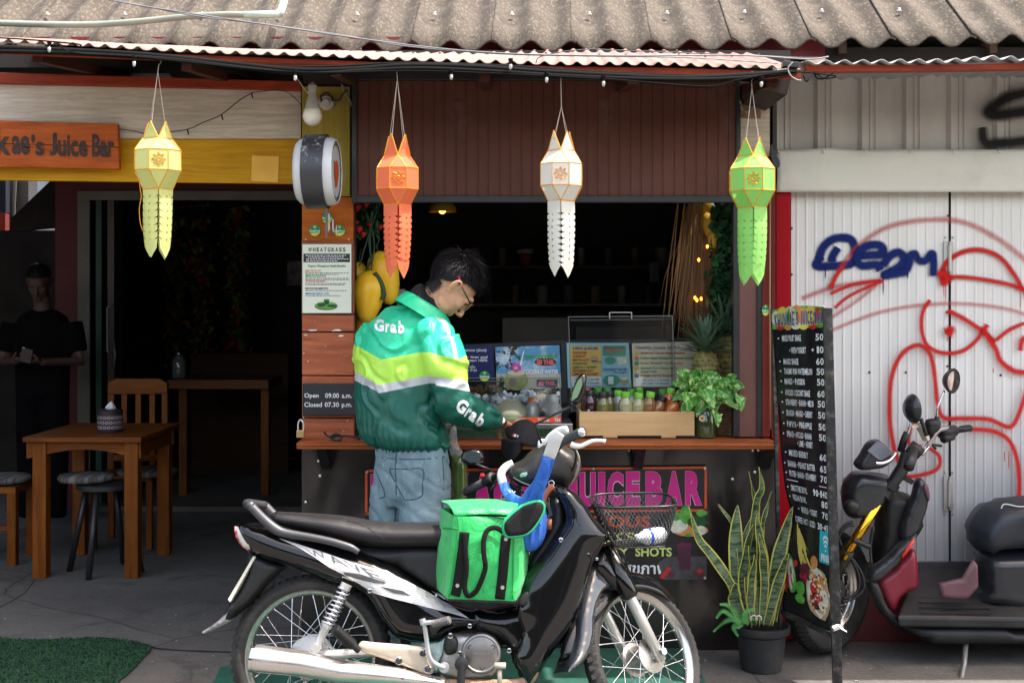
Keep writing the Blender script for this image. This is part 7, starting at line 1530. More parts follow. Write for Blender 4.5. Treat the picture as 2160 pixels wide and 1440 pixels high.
def bottle(px,ytop,Y,tilt,juice,capc,label,r_=.026,par=None,Lh=.145,mark=True):
 q=P(px,ytop,Y);axd=Vector((math.sin(R(tilt)),-.05,math.cos(R(tilt)))).normalized();o_=q-axd*Lh
 jm=M('juice_'+juice,{'purple':(.035,.006,.012),'olive':(.20,.19,.05),'pale':(.48,.46,.24),'clear':(.55,.56,.48),'amber':(.34,.17,.05),'rust':(.42,.16,.06),'orange':(.70,.20,.02),'water':(.5,.52,.5)}[juice],.10,coat=1,trans=.25 if juice!='purple' else 0,var=.1,vs=12)
 cm=M('cap_'+capc,{'black':(.012,.012,.013),'green':(.16,.52,.03),'orange':(.72,.14,.01),'white':(.7,.7,.7)}[capc],.4)
 r0=root('juice_bottle',o_,label,'bottle','small juice bottles in the crate' if par is None else None)
 MB().lathe([(r_*.85,0),(r_,.005),(r_,Lh*.62),(r_*.93,Lh*.70),(r_*.62,Lh*.80),(r_*.52,Lh*.84),(r_*.52,Lh*.88)],o_,axd,18).build('body',jm,r0,smooth=True,auto=60)
 MB().lathe([(r_*.60,Lh*.84),(r_*.66,Lh*.845),(r_*.66,Lh*.985),(r_*.60,Lh)],o_,axd,20).build('cap',cm,r0,smooth=True,auto=40)
 if mark:
  mb=MB();rg=random.Random(px)
  for i in range(6):a=-1.57+rg.uniform(-.5,.4);h=Lh*rg.uniform(.30,.42);c=o_+axd*h+Vector((math.cos(a)*r_*1.02,math.sin(a)*r_*1.02,0));w=.005;mb.add([c+Vector((-w*.5,0,-w)),c+Vector((w,0,-w*.2)),c+Vector((0,0,w))],[(0,1,2)])
  mb.build('label_mark',W_,r0,fix=False)
 return r0
for a in[(1244,823,5.42,0,'purple','black','dark purple juice bottle with black cap, front left end of the crate',.030),(1238,817,5.52,0,'rust','orange','bottle with orange cap at the back left corner of the crate'),(1262,817,5.54,0,'olive','green','back row bottle with green cap behind the purple juice'),(1262,828,5.47,2,'olive','black','olive juice bottle with black cap right behind the purple one'),(1272,827,5.41,1,'olive','black','front row olive juice bottle with broad black cap',.030),(1285,825,5.45,2,'olive','black','dark olive juice bottle between two black capped ones',.028),(1281,818,5.56,0,'olive','green','back row bottle whose green cap shows above black caps'),(1304,823,5.50,0,'clear','green','clear coconut water bottle with green cap'),(1306,818,5.58,0,'clear','black','back row bottle with black cap left of the pale juice'),(1319,826,5.41,0,'pale','green','front pale lemon juice bottle with blue dotted green cap',.031),(1332,820,5.52,0,'clear','green','clear bottle with green cap just behind the pale juice'),(1326,817,5.58,0,'pale','black','hindmost bottle with black cap behind the pale juice'),(1349,819,5.55,0,'pale','green','back row green capped bottle at the middle of the crate'),(1348,828,5.42,5,'pale','green','pale juice bottle with slightly tilted green cap',.029),(1373,826,5.42,9,'amber','green','brownish juice bottle leaning right with green cap',.030),(1398,820,5.53,-4,'amber','green','back right bottle with green cap and amber juice'),(1400,836,5.44,24,'rust','black','rusty juice bottle leaning far right with black cap',.028),(1416,818,5.48,10,'orange','green','bright orange juice bottle with green cap'),(1428,835,5.42,18,'orange','black','orange juice bottle with black cap leaning in front',.029),(1436,824,5.52,12,'amber','black','dark amber bottle with black cap at the right end')]:bottle(*a)
# poster boards behind
bd2=root('poster_stand',P(1230,850,5.66),'black stand holding the drink posters behind the counter','stand')
slab('back_board',[(966,727),(1190,718),(1480,714),(1480,870),(966,870)],5.66,.02,DARKB,bd2)
rslab('divider',1184,722,1196,850,5.63,.02,DARKB,bd2);rslab('divider',1334,716,1338,850,5.63,.02,DARKB,bd2)
def poster(pts,col,label,nm='poster',Y=5.62):
 r0=root(nm,P(sum(p[0]for p in pts)/4,max(p[1]for p in pts),Y),label,'poster');slab('sheet',pts,Y,.003,col,r0);return r0
def word(r0,s_,q,mt,Y,bold=.03,sh=0.0,cond=False):
 mb=MB();(ctext(mb,s_,rect(*q,Y),bold)if cond else tadd(mb,s_,rect(*q,Y),bold,sh));return mb.build('lettering',mt,r0)
YP=5.617
ps=poster([(950,728),(1040,731),(1043,800),(950,800)],M('poster_navy',(.008,.012,.085),.4,var=.1),'navy blue lemon shot poster directly right of the rider')
for s_,q in(('Turmeric-Lemon (shot)',(940,735,1026,743)),('Purify your liver and',(944,750,1028,757)),('immunity system 100%',(942,757,1028,764)),('มะนาว - ขมิ้น',(968,770,1002,776)),('ล้างสารพิษ บำรุง',(958,777,1006,784))):word(ps,s_,q,W_,YP,.012)
m,n,b=base('beach_picture');v=n.co();sz=n.new('SeparateXYZ');n.l.new(v,sz.inputs[0]);nz_=n.noise(v,22,6,.7)
sk=n.mix(n.ramp(n.noise(v,9,4),.45,.62),(.10,.30,.50),(.62,.68,.72));c=n.mix(n.ramp(sz.outputs[2],.07,.075),(.46,.42,.33),sk);c=n.mix(n.math('MULTIPLY',n.ramp(nz_,.50,.56),n.math('LESS_THAN',n.math('ADD',sz.outputs[0],n.math('MULTIPLY',nz_,.1)),.02)),c,(.03,.045,.02));n.l.new(c,b.inputs['Base Color']);b.inputs['Roughness'].default_value=.25
ps=poster([(1045,732),(1180,728),(1184,818),(1048,822)],m,'tropical beach poster of a fresh coconut with price words')
KG=M('ink_grass_green',(.04,.32,.05),.4);word(ps,'THAI COCONUT',(1106,748,1176,757),KG,YP-.001,.05);mb=MB();disc(mb,1150,763,23,8,YP-.0005);mb.build('oval_label',M('ink_dark_oval',(.03,.02,.02),.4),ps);RT_=M('ink_pink_red',(.75,.12,.14),.4);word(ps,'50 THB.',(1132,758,1170,769),RT_,YP-.0014,.06)
word(ps,'COCONUT WATER',(1104,779,1178,789),W_,YP-.001,.05);word(ps,'( 1 bottle 350ml. )',(1132,790,1178,795),W_,YP-.001,.02);rslab('price_label',1132,800,1176,816,YP-.001,.001,M('ink_teal_dark',(.015,.10,.13),.4),ps);word(ps,'60 THB.',(1136,803,1172,813),RT_,YP-.0028,.06)
mb=MB();disc(mb,1089,802,25,21,YP-.002,0,20);disc(mb,1089,786,19,6,YP-.0026,1);disc(mb,1081,806,8,10,YP-.0026,2);disc(mb,1088,775,13,9,YP-.003,3,14,0,.35,3);disc(mb,1088,776,4,3,YP-.0035,4);mb.add([P(a,b_,YP-.0032)for a,b_ in((1096,770),(1104,740),(1106,740),(1099,771))],[(0,1,2,3)],5)
mb.build('coconut_picture',[M('print_coconut',(.26,.27,.10),.4,vs=20,var=.3),M('print_coconut_top',(.55,.48,.34),.4),M('print_shadow_plum',(.20,.15,.14),.4),M('print_orchid',(.48,.06,.38),.4,vs=60,var=.4),M('print_banana','x'),W_],ps)
ps=poster([(1195,723),(1326,723),(1332,816),(1198,818)],M('poster_sky_blue',(.26,.50,.58),.4,var=.08),'light blue juice price poster with a yellow list panel')
rslab('yellow_panel',1202,729,1268,796,YP-.001,.001,M('panel_mustard',(.66,.42,.09),.4),ps);rslab('green_panel',1272,729,1320,750,YP-.001,.001,M('panel_green',(.05,.26,.17),.4),ps);slab('note_paper',[(1204,794),(1268,794),(1270,812),(1206,814)],YP-.002,.001,M('note_white',(.68,.70,.72),.5),ps)
IB,IR_,IG=M('ink_blue',(.02,.09,.28),.4),M('ink_brick',(.30,.03,.02),.4),M('ink_leaf',(.05,.16,.03),.4);word(ps,'100% JUICES',(1209,732,1262,738),IB,YP-.0024,.06)
for s_,y,w_,c_ in(('ORANGE',741,30,IR_),('CARROT',748.5,28,IR_),('BEETROOT',756.5,34,IR_),('PASSION',764,30,IG),('LEMON + HONEY',771.5,52,IG),('FINGERROOT',779,44,IR_),('LEMON + HONEY',786,54,IR_)):word(ps,s_,(1208,y,1208+w_,y+5.5),c_,YP-.0024,.04)
word(ps,'PROBIOTIC DRINKS',(1274,731,1318,736),IR_,YP-.0024,.03);word(ps,'KOMBUCHA',(1278,738,1312,743),M('print_orange','x'),YP-.0024,.03);word(ps,'COCONUT WATER',(1272,776,1323,782),IB,YP-.0024,.04);word(ps,'No sugar!',(1294,783,1324,788),IB,YP-.0024,.03)
mb=MB();disc(mb,1253,757,9,6,YP-.0024,2);disc(mb,1258,763,13,3,YP-.0024,2);disc(mb,1287,760,12,8,YP-.0024,0);mb.add([P(a,b_,YP-.0026)for a,b_ in((1302,754),(1322,751),(1322,766),(1304,770))],[(0,1,2,3)],1);disc(mb,1290,802,18,12,YP-.0024,0);disc(mb,1317,803,9,8,YP-.0026,3);disc(mb,1317,798,9,3,YP-.003,1);mb.add([P(a,b_,YP-.003)for a,b_ in((1283,794),(1294,794),(1294,810),(1283,810))],[(0,1,2,3)],4)
mb.build('fruit_picture',[M('panel_green','x'),M('print_cream','x'),M('print_skin_tan','x'),M('print_coconut','x'),W_],ps)
for s_,q in(('As you / 1 bottle',(1212,797,1264,803)),('on top / 3 bottle',(1212,805,1264,811)),):word(ps,s_,q,M('ink_black','x'),YP-.0034,.01,.3)
ps=poster([(1333,724),(1470,720),(1474,816),(1336,816)],M('poster_sand',(.62,.52,.37),.4,var=.06),'sand coloured healthy juices poster beside the pineapples')
word(ps,'Healthy Juices by Khunkae',(1339,729,1462,738),IB,YP-.001,.01,.35)
for i,(s_,y,w_,c_,d_)in enumerate((('Beetroot Carrot Apple Passion',742,94,IR_,'print_banana'),('Celery Apple Pineapple Coconut Lemon',752.5,112,IG,'print_board_orange'),('Guava Pineapple Apple Passion',763,90,M('ink_olive',(.22,.22,.06),.4),'panel_green'),('Spinach Cos Celery Apple',773.5,78,M('panel_green','x'),'print_banana'),('Ginger Lime',781,34,M('panel_green','x'),None),('Orange Carrot Passion',789,66,IR_,'sticker_blue'))):
 word(ps,s_,(1351,y,1351+w_,y+5.5),c_,YP-.001,.04,.25)
 if d_:mb=MB();disc(mb,1343,y+3,5,4.6,YP-.001);mb.build('number_dot',M(d_,(.06,.20,.36),.4),ps)
slab('note_paper',[(1341,797),(1416,797),(1416,814),(1341,814)],YP-.001,.001,M('note_white','x'),ps);word(ps,'As you / 1 bottle',(1354,799,1412,804),M('ink_black','x'),YP-.0024,.01,.3);word(ps,'on top / 3 bottle',(1354,806,1412,811),M('ink_black','x'),YP-.0024,.01,.3)
# acrylic cover over the crate
ac=root('acrylic_cover',P(1310,870,5.5),'tall clear acrylic cover with a metal handle standing behind the bottles','cover')
slab('front_sheet',[(1199,668),(1418,666),(1425,866),(1206,868)],5.50,.004,ACR,ac);slab('side_sheet',[(1418,666),(1421,666),(1428,866),(1425,866)],5.50,.22,ACR,ac)
mb=MB()
for a,b_ in(((1199,668,5.5),(1418,666,5.5)),((1199,668,5.5),(1206,868,5.5)),((1418,666,5.5),(1425,866,5.5)),((1418,666,5.5),(1418,673,5.72)),((1199,668,5.5),(1202,675,5.72)),((1202,675,5.72),(1418,673,5.72))):mb.bar(P(*a),P(*b_),.0032,.0032)
mb.build('edge',EDG,ac)
mb=MB();mb.tube(cat([tuple(P(x,y,5.49))for x,y in((1286,670),(1286,661),(1290,659),(1328,659),(1332,661),(1332,670))],4),.0035,8);mb.lathe([(.004,0),(.003,.003)],P(1286,671,5.49),(0,-1,0),8);mb.lathe([(.004,0),(.003,.003)],P(1332,671,5.49),(0,-1,0),8);mb.build('handle',STL,ac,smooth=True)
# steel display tray with ice
dt=root('display_tray',P(1075,921,5.40),'steel display tray with clear front full of ice, coconut and bottles','display case')
tx0,tx1=P(930,0,5.34).x,P(1208,0,5.34).x;MB().box((tx0,5.34,CZ),(tx1,5.62,P(0,893,5.34).z)).build('steel_tray',STL,dt,bevel=.004)
slab('front_sheet',[(958,797),(1181,797),(1183,892),(958,892)],5.345,.004,ACR,dt)
mb=MB();mb.bar(P(958,797,5.345),P(1181,797,5.345),.003,.003);mb.bar(P(1181,797,5.345),P(1183,892,5.345),.004,.004);mb.build('edge',EDG,dt)
rb_=slab('ribbon_band',[(1040,881),(1183,879),(1183,890),(1040,893)],5.336,.001,M('ribbon_orange',(.80,.09,.012),.45),dt)
for px in(1049,1083,1134,1169):word(dt,'THANK' if px<1160 else 'TH',(px,882,px+(26 if px<1160 else 12),889),W_,5.3345,.03)
mb=MB();rg=random.Random(12)
for i in range(420):
 px=rg.uniform(985,1178);t_=(px-985)/193;top_=828+14*abs(t_-.45)+6*math.sin(px*.1);c=P(px,rg.uniform(top_,878),rg.uniform(5.42,5.58));s_=rg.uniform(.006,.013)
 ro=Euler((rg.uniform(0,3),rg.uniform(0,3),0)).to_matrix();mb.hexa([c+ro@Vector(k)*s_ for k in((-1,-1,-1),(1,-1,-1),(1,1,-1),(-1,1,-1),(-1,-1,1),(1,-1,1),(1,1,1),(-1,1,1))])
tag(mb.build('ice',M('ice_white',(.66,.72,.76),.15,trans=.3,coat=.5),dt),kind='stuff')
cn=root('coconut',P(1080,880,5.40),'green coconut with pale carved pointed top in the ice','coconut')
MB().lathe([(.03,-.075),(.07,-.06),(.088,-.03),(.090,-.012)],P(1078,868,5.42),(0,0,1),24).build('husk',M('coconut_green',(.25,.30,.13),.6,bump=.3),cn,smooth=True);MB().lathe([(.090,-.012),(.078,.010),(.05,.035),(.028,.052),(.004,.056)],P(1078,868,5.42),(0,0,1),24).build('carved_top',M('coconut_flesh',(.60,.56,.38),.7,bump=.4,bs=30),cn,smooth=True)
c2=root('coconut',P(1144,870,5.52),'second pale coconut half hidden in the ice behind the bottles','coconut');MB().ell(P(1142,850,5.50),(.04,.04,.045)).build('carved_top',M('coconut_flesh','x'),c2,smooth=True)
bottle(1123,838,5.37,0,'water','orange','clear bottle with bright orange cap in the display tray',.029,1,.125,False);bottle(1163,818,5.40,0,'water','black','taller clear bottle with black cap in the display tray',.034,1,.155,False)
gb=root('snack_box',P(1025,830,5.5),'clear lidded box of brown dried ginger pieces on the display tray','box')
slab('clear_box',[(985,797),(1062,797),(1060,831),(987,831)],5.46,.10,ACR,gb);mb=MB();mb.bar(P(985,803,5.458),P(1062,803,5.458),.012,.003);mb.build('lid',EDG,gb)
mb=MB();rg=random.Random(3)
for i in range(60):mb.ell(P(rg.uniform(992,1056),rg.uniform(815,829),rg.uniform(5.47,5.55)),(rg.uniform(.005,.011),)*3,None,6,4)
tag(mb.build('ginger_pieces',M('ginger_brown',(.34,.20,.07),.6,col2=(.14,.07,.03),vs=40),gb,smooth=True),kind='stuff')
sticker(1022,793,11,11,5.45,'green round delivery sticker on the navy poster above the snack box')
wb=root('white_capped_bottle',P(1125,918,4.95),'bottle with a ribbed white cap lying behind the black cap','bottle');dd=Vector((.9,-.3,-.12)).normalized()
MB().lathe([(.018,0),(.0185,.002),(.0185,.024),(.016,.026)],P(1118,917,4.93),dd,20).build('cap',M('cap_white_plastic',(.66,.68,.70),.4),wb,smooth=True,auto=40);MB().lathe([(.018,-.10),(.028,-.09),(.028,-.03),(.015,-.008),(.015,.002)],P(1118,917,4.93),dd,18).build('body',ACR,wb,smooth=True)
db=root('drink_bag',P(968,1060,5.02),'clear plastic bag with a green drink hanging behind the rider','bag')
mb=MB();inflate(mb,[(952,965),(968,958),(984,966),(986,1040),(980,1062),(956,1062),(950,1035)],lambda x,y:P(x,y,5.04),(0,-1,0),.04,12,8);mb.build('drink',M('green_drink',(.05,.10,.02),.15,coat=1,col2=(.12,.18,.04),vs=10),db,smooth=True)
mb=MB();inflate(mb,[(950,905),(962,900),(966,935),(980,962),(960,968),(948,950)],lambda x,y:P(x,y,5.04),(0,-1,0),.01,6,8);mb.build('bag_film',M('bag_film',(.6,.62,.62),.12,alpha=.35,coat=1),db,smooth=True)
# ---- pothos in a jar, basket, pineapples
GLJ=M('green_jar_glass',(.05,.08,.02),.06,coat=1,var=.2,trans=.2);pj=root('pothos_plant',P(1488,921,5.40),'green and white pothos cuttings in a glass jar beside the crate','plant')
MB().lathe([(.03,0),(.043,.004),(.045,.05),(.043,.10),(.036,.112),(.037,.125),(.041,.127)],Vector((P(1488,0,5.4).x,5.40,CZ)),(0,0,1),28).build('jar',GLJ,pj,smooth=True,auto=50)
mb=MB();disc(mb,1481,882,6.5,6.5,5.352,0);disc(mb,1481,882,5,5,5.3512,1);disc(mb,1481,882,3.2,2.8,5.3504,2);mb.build('jar_sticker',[W_,M('print_banana','x'),M('print_orange','x')],pj)
m,n,b=base('pothos_leaf');c=n.mix(n.ramp(n.noise(n.co((1,1,1)),38,4,.55,1.2),.53,.60),(.05,.24,.025),(.42,.55,.20));c=n.mix(n.ramp(n.math('ABSOLUTE',n.math('SUBTRACT',n.attr('across'),.5)),.01,.04),(.30,.45,.12),c);n.l.new(c,b.inputs['Base Color']);b.inputs['Roughness'].default_value=.35;PTH=m
hrt=lambda t_:(.25+1.15*math.sin(min(1,t_*2.2+.12)*1.57))*max(.02,(1-t_**1.9))*1.0
PSTM=M('pothos_stem',(.22,.34,.06),.5);rg=random.Random(6)
for i,(x,y,ang,L_)in enumerate([(1440,800,200,52),(1462,795,250,48),(1452,835,235,56),(1478,812,300,50),(1500,790,340,52),(1515,815,20,56),(1535,830,40,60),(1552,805,350,40),(1560,835,75,40),(1505,845,100,48),(1480,845,120,46),(1448,860,110,44),(1525,800,320,44),(1470,780,290,42),(1493,825,60,54),(1545,790,300,36),(1436,825,170,40),(1512,870,80,34),(1440,780,215,34)]):
 a=R(ang);dx,dy=math.cos(a)*L_*.78,math.sin(a)*L_*.78;Yq=5.36+rg.uniform(-.07,.06)
 leafstrip('leaf',[(x-dx*.4,y-dy*.4+10,Yq),(x,y+7,Yq-.02),(x+dx*.6,y+dy*.6+16,Yq-.03)],L_*.00062,pj,PTH,i,n_=14,wp=hrt,vee=.35)
 mb=MB();mb.tube(cat([tuple(P(1488+rg.uniform(-6,6),872,5.4)),tuple(P((1488+x)/2,lerp(872,y,.6),5.39)),tuple(P(x-dx*.4,y-dy*.4,Yq))],4),.0022,5);mb.build('stem',PSTM,pj,smooth=True)
mb=MB();mb.tube(cat([tuple(P(x,y,5.33))for x,y in((1500,845),(1530,850),(1558,860),(1570,852),(1572,840))],4),.002,5);mb.build('stem',PSTM,pj,smooth=True)
wk=root('wicker_basket',P(1535,921,5.52),'brown wicker basket behind the pothos jar','basket');WKM=M('wicker',(.18,.09,.045),.7,col2=(.30,.17,.09),vs=60)
kc=Vector((P(1530,0,5.52).x,5.53,CZ));MB().lathe([(.055,0),(.062,.02),(.068,.12),(.070,.25)],kc,(0,0,1),24).build('liner',M('wicker_dark',(.06,.03,.015),.8),wk,smooth=True)
mb=MB()
for i in range(30):mb.tube([kc+Vector((math.cos(a)*(.064+.007*i/30+(.003 if(j+i)%2 else-.001)),math.sin(a)*(.064+.007*i/30+(.003 if(j+i)%2 else-.001)),.006+i*.0082))for j,a in enumerate([k*.2618 for k in range(24)])],.0038,4,closed=True)
tag(mb.build('weave',WKM,wk,smooth=True),kind='stuff')
PNB=M('pineapple_skin',(.09,.10,.03),.6,col2=(.26,.20,.06),vs=40,bump=.4);PNL=M('pineapple_leaf',(.035,.085,.045),.5,col2=(.10,.17,.10),vs=18)
def pine(px,py,Y,label,s_=1.0,nl=46,crown=1.0):
 q=P(px,py,Y);r0=root('pineapple',q-Vector((0,0,.09*s_)),label,'pineapple','pineapples on the counter');MB().lathe([(.02*s_,-.09*s_),(.045*s_,-.075*s_),(.056*s_,-.02*s_),(.054*s_,.03*s_),(.042*s_,.065*s_),(.02*s_,.078*s_)],q,(0,0,1),20).build('fruit',PNB,r0,smooth=True)
 mb=MB()
 for j in range(8):
  for i in range(13):
   h=(-.072+.0185*j)*s_;rr_=(.057-.25*((h/s_+.008)**2)*14)*s_*.98;a=6.2832*(i+.5*(j%2))/13;c=q+Vector((rr_*math.cos(a),rr_*math.sin(a),h));o_=Vector((math.cos(a),math.sin(a),0));u_=Vector((-math.sin(a),math.cos(a),0));w=.012*s_
   mb.add([c+u_*w,c+Vector((0,0,w*.9)),c-u_*w,c-Vector((0,0,w*.9)),c+o_*.007*s_],[(0,1,4),(1,2,4),(2,3,4),(3,0,4)])
 tag(mb.build('eyes',PNB,r0),kind='stuff');rg=random.Random(int(px))
 for i in range(nl):
  a=i*2.4;t_=i/nl;el=lerp(-.1,1.4,t_);L_=lerp(.10,.13,math.sin(t_*3.14))*s_*crown;o_=Vector((math.cos(a)*math.cos(el),math.sin(a)*math.cos(el),math.sin(el)));b0=q+Vector((0,0,(.07+.05*t_)*s_))+Vector((math.cos(a),math.sin(a),0))*.015*s_;sd=o_.cross(Vector((0,0,1))).normalized()*.010*s_
  mid=b0+o_*L_*.5+Vector((0,0,.012));tp=b0+o_*L_+Vector((0,0,.004+.01*math.sin(i)));mb=MB();k=Vector((0,0,-.004));mb.add([b0-sd,b0+k,b0+sd,mid-sd*.8,mid+k,mid+sd*.8,tp],[(0,1,4,3),(1,2,5,4),(3,4,6),(4,5,6)]);mb.build('leaf',PNL,r0,fix=False)
pine(1488,778,5.50,'pineapple with spread crown at the left behind the pothos',1.05,50,1.15);pine(1530,750,5.60,'higher pineapple behind, against the black window post',1.25,50,1.1)
# ============================================================ DINING AREA ON THE LEFT
TBW=wood('table_pine','#562805','#82480d','x',4,.5,.3);TBL=wood('table_leg_pine','#562805','#82480d','z',4,.5,.3)
tb=root('dining_table',Vector((-2.40,7.1,0)),'small square orange brown wooden table in front of the dining room','table')
tx,ty=(P(52,0,6.8).x,P(301,0,6.8).x),(6.80,7.50);MB().box((tx[0],ty[0]-.03,.755),(tx[1],ty[1]+.06,.782)).build('tabletop',TBW,tb,bevel=.003)
for i,(a,b_)in enumerate(((P(68,0,6.8).x,P(96,0,6.8).x),(P(262,0,6.8).x,P(297,0,6.8).x))):
 for y in(6.80,7.42):MB().box((a,y,0),(a+.075,y+.075,.755)).build('leg',TBL,tb,bevel=.003)
xa,xb=P(57,0,6.82).x,P(298,0,6.82).x
for y in(6.812,7.47):
 pr=[(xa,.755),(xb,.755),(xb,.66)]+[(lerp(xb-.05,xa+.05,t),.66+.05*math.sin(math.pi*t)**.7)for t in[k/12 for k in range(1,12)]]+[(xa,.66)]
 MB().prism([Vector((x,y,z))for x,z in pr],(0,.02,0)).build('apron',TBW,tb)
for x in(xa+.01,xb-.03):MB().box((x,6.84,.67),(x+.02,7.46,.755)).build('apron',TBW,tb)
th=root('tissue_holder',Vector((P(233,0,7.05).x,7.05,.782)),'round dark tissue holder with pale cutout flowers on the table','tissue holder');tc=Vector((P(233,0,7.05).x,7.05,.782))
MB().lathe([(.068,0),(.070,.004),(.070,.125),(.060,.130),(.02,.131)],tc,(0,0,1),28).build('case',M('holder_dark',(.03,.018,.025),.45),th,smooth=True,auto=40)
mb=MB()
for i in range(10):
 for j in range(3):
  a=-3.0+i*.32+(.16 if j%2 else 0);c=tc+Vector((.071*math.cos(a),.071*math.sin(a),.03+j*.028));u_=Vector((-math.sin(a),math.cos(a),0));w=Vector((0,0,1))
  for k in range(6):t_=k*1.047;mb.add([c+(u_*math.cos(t_)+w*math.sin(t_))*.003,c+(u_*math.cos(t_+.4)+w*math.sin(t_+.4))*.008,c+(u_*math.cos(t_)+w*math.sin(t_))*.012,c+(u_*math.cos(t_-.4)+w*math.sin(t_-.4))*.008],[(0,1,2,3)])
mb.build('cutout_flowers',M('cutout_pale',(.42,.36,.38),.6),th,fix=False);MB().lathe([(.025,0),(.03,.01),(.016,.03),(.003,.045)],tc+Vector((0,0,.13)),(.1,0,1),7).build('tissue',M('tissue_white',(.65,.65,.68),.8),th)
CUS=M('striped_cushion',(.16,.15,.14),.85,col2=(.07,.065,.06),stretch=(14,1,1),vs=3,lo=.48,hi=.52)
st=root('metal_stool',Vector((-2.35,6.98,0)),'black round metal stool pushed under the table','stool');sx,sy=-2.30,6.98
MB().lathe([(.15,.47),(.16,.475),(.16,.50),(.15,.503)],(sx,sy,0),(0,0,1),24).build('seat',BLK,st,smooth=True,auto=40)
for a in(-1.7,-.1,1.4,3.1):MB().tube([Vector((sx+.11*math.cos(a),sy+.11*math.sin(a),.475)),Vector((sx+.21*math.cos(a),sy+.21*math.sin(a),0))],.018,8).build('leg',BLK,st,smooth=True)
def cushion(x,y,z,r_,label):
 return tag(MB().lathe([(r_*.5,0),(r_*.95,.008),(r_,.025),(r_*.95,.042),(r_*.4,.05),(.001,.048)],(x,y,z),(0,0,1),26).build('seat_cushion',CUS,smooth=True),label,'cushion')
def chair(x,y,lab,rz):
 r0=root('wooden_chair',Vector((x,y,0)),lab,'chair');w=.19;M_=TBL
 MB().box((x-w,y-.19,.42),(x+w,y+.19,.45)).build('seat',TBW,r0,bevel=.003)
 for a in(-w,w-.035):MB().box((x+a,y-.19,0),(x+a+.035,y-.155,.42)).build('leg',M_,r0);MB().box((x+a,y+.155,0),(x+a+.035,y+.19,1.0)).build('leg',M_,r0)
 ol=[(-w+.0,.93),(-w,1.0),(-w+.05,1.03),(w-.05,1.03),(w,1.0),(w,.93)];MB().prism([Vector((x+a,y+.15,z))for a,z in ol],(0,.025,0)).build('top_rail',TBW,r0,bevel=.003)
 for a in(-.09,0,.09):MB().box((x+a-.017,y+.162,.45),(x+a+.017,y+.178,.93)).build('slat',M_,r0)
 MB().box((x-w,y+.158,.50),(x+w,y+.18,.54)).build('lower_rail',TBW,r0);return r0
chair(P(292,0,7.95).x,7.78,'brown slatted wooden chair standing behind the table',0);cushion(P(318,0,7.7).x,7.62,.452,.18,'round striped cushion on the wooden chair behind the table')
cushion(-2.42,7.0,.505,.155,'round striped cushion on the black metal stool')
ls=root('wooden_stool',Vector((P(10,0,7.3).x,7.3,0)),'wooden stool with cushion cut off by the left picture edge','stool');x=P(5,0,7.3).x
MB().box((x-.18,7.12,.42),(x+.15,7.45,.455)).build('seat',TBW,ls)
for a in(-.18,.10):
 for b_ in(7.12,7.40):MB().box((x+a,b_,0),(x+a+.05,b_+.05,.42)).build('leg',TBL,ls)
MB().box((x-.16,7.14,.2),(x+.13,7.16,.23)).build('rung',TBW,ls);cushion(x-.01,7.28,.457,.18,'pale striped cushion on the stool at the left picture edge')
bn=root('wooden_bench_table',Vector((P(470,0,9.6).x,9.9,0)),'long brown table with a light front edge deep inside the dining room','table');q=lambda px,py:P(px,py,9.6)
MB().box((q(352,0).x,9.6,q(0,820).z),(q(566,0).x,10.2,q(0,801).z)).build('tabletop',wood('bench_wood','#5c3414','#7a4a20','x',4,.5,.2),bn)
for px in(370,545):MB().box((q(px,0).x,9.7,0),(q(px,0).x+.06,9.76,q(0,820).z)).build('leg',TBL,bn)
cp_=root('low_cabinet',Vector((q(500,0).x,10.9,0)),'low dark wooden cabinet behind the long inner table','cabinet');q2=lambda px,py:P(px,py,10.9)
MB().box((q2(402,0).x,10.9,0),(q2(608,0).x,11.3,q2(0,745).z)).build('carcass',wood('cabinet_wood','#2e1a0c','#432814','x',4,.6,.2),cp_)
gj=root('glass_jar',q(325,800),'clear glass jar with a metal lid on the inner table','jar');g0=q(325,801)-Vector((.02,-.2,0));MB().lathe([(.05,0),(.055,.01),(.055,.14),(.03,.18)],g0+Vector((.16,0,0)),(0,0,1),18).build('body',M('dim_glass',(.12,.13,.13),.1,coat=1),gj,smooth=True);MB().lathe([(.032,.18),(.032,.21)],g0+Vector((.16,0,0)),(0,0,1),18).build('lid',STL,gj,smooth=True)
# flower garland wall deep in the room
def leaves(name,pts_fn,nn,mats,par,seed,sz=(.02,.045)):
 rg=random.Random(seed);mb=MB()
 for i in range(nn):
  c=pts_fn(rg);a=Vector((rg.uniform(-1,1),rg.uniform(-1,1),rg.uniform(-1,1))).normalized();b_=a.orthogonal().normalized();s_=rg.uniform(*sz);mb.add([c-a*s_,c+b_*s_*.45,c+a*s_,c-b_*s_*.45+Vector((0,0,.3*s_))],[(0,1,2),(2,3,0)],rg.randrange(len(mats)))
 return tag(mb.build(name,mats,par,fix=False),kind='stuff')
GM=[M('leaf_dark_a',(.012,.05,.018),.6),M('leaf_dark_b',(.02,.085,.025),.6)];FM=GM+[M('flower_red',(.42,.03,.05),.6),M('flower_yellow',(.34,.32,.03),.6),M('leaf_lime_dim',(.14,.25,.03),.6)]
for k,(px,w)in enumerate(((268,12),(368,22),(420,26),(500,24))):
 r0=root('flower_garland',P(px,800,11.6),('narrow garland of dim flowers nearest the folded green door','garland of red and yellow flowers behind the yellow lantern','widest flower garland in the dim dining room','rightmost dim flower garland deep in the dining room')[k],'garland','flower garlands in the dining room');leaves('garland_leaves',lambda rg,px=px,w=w:P(px+rg.gauss(0,w*.5),rg.uniform(430,790),11.6+rg.uniform(-.1,.1)),700,FM,r0,k,(.03,.06))
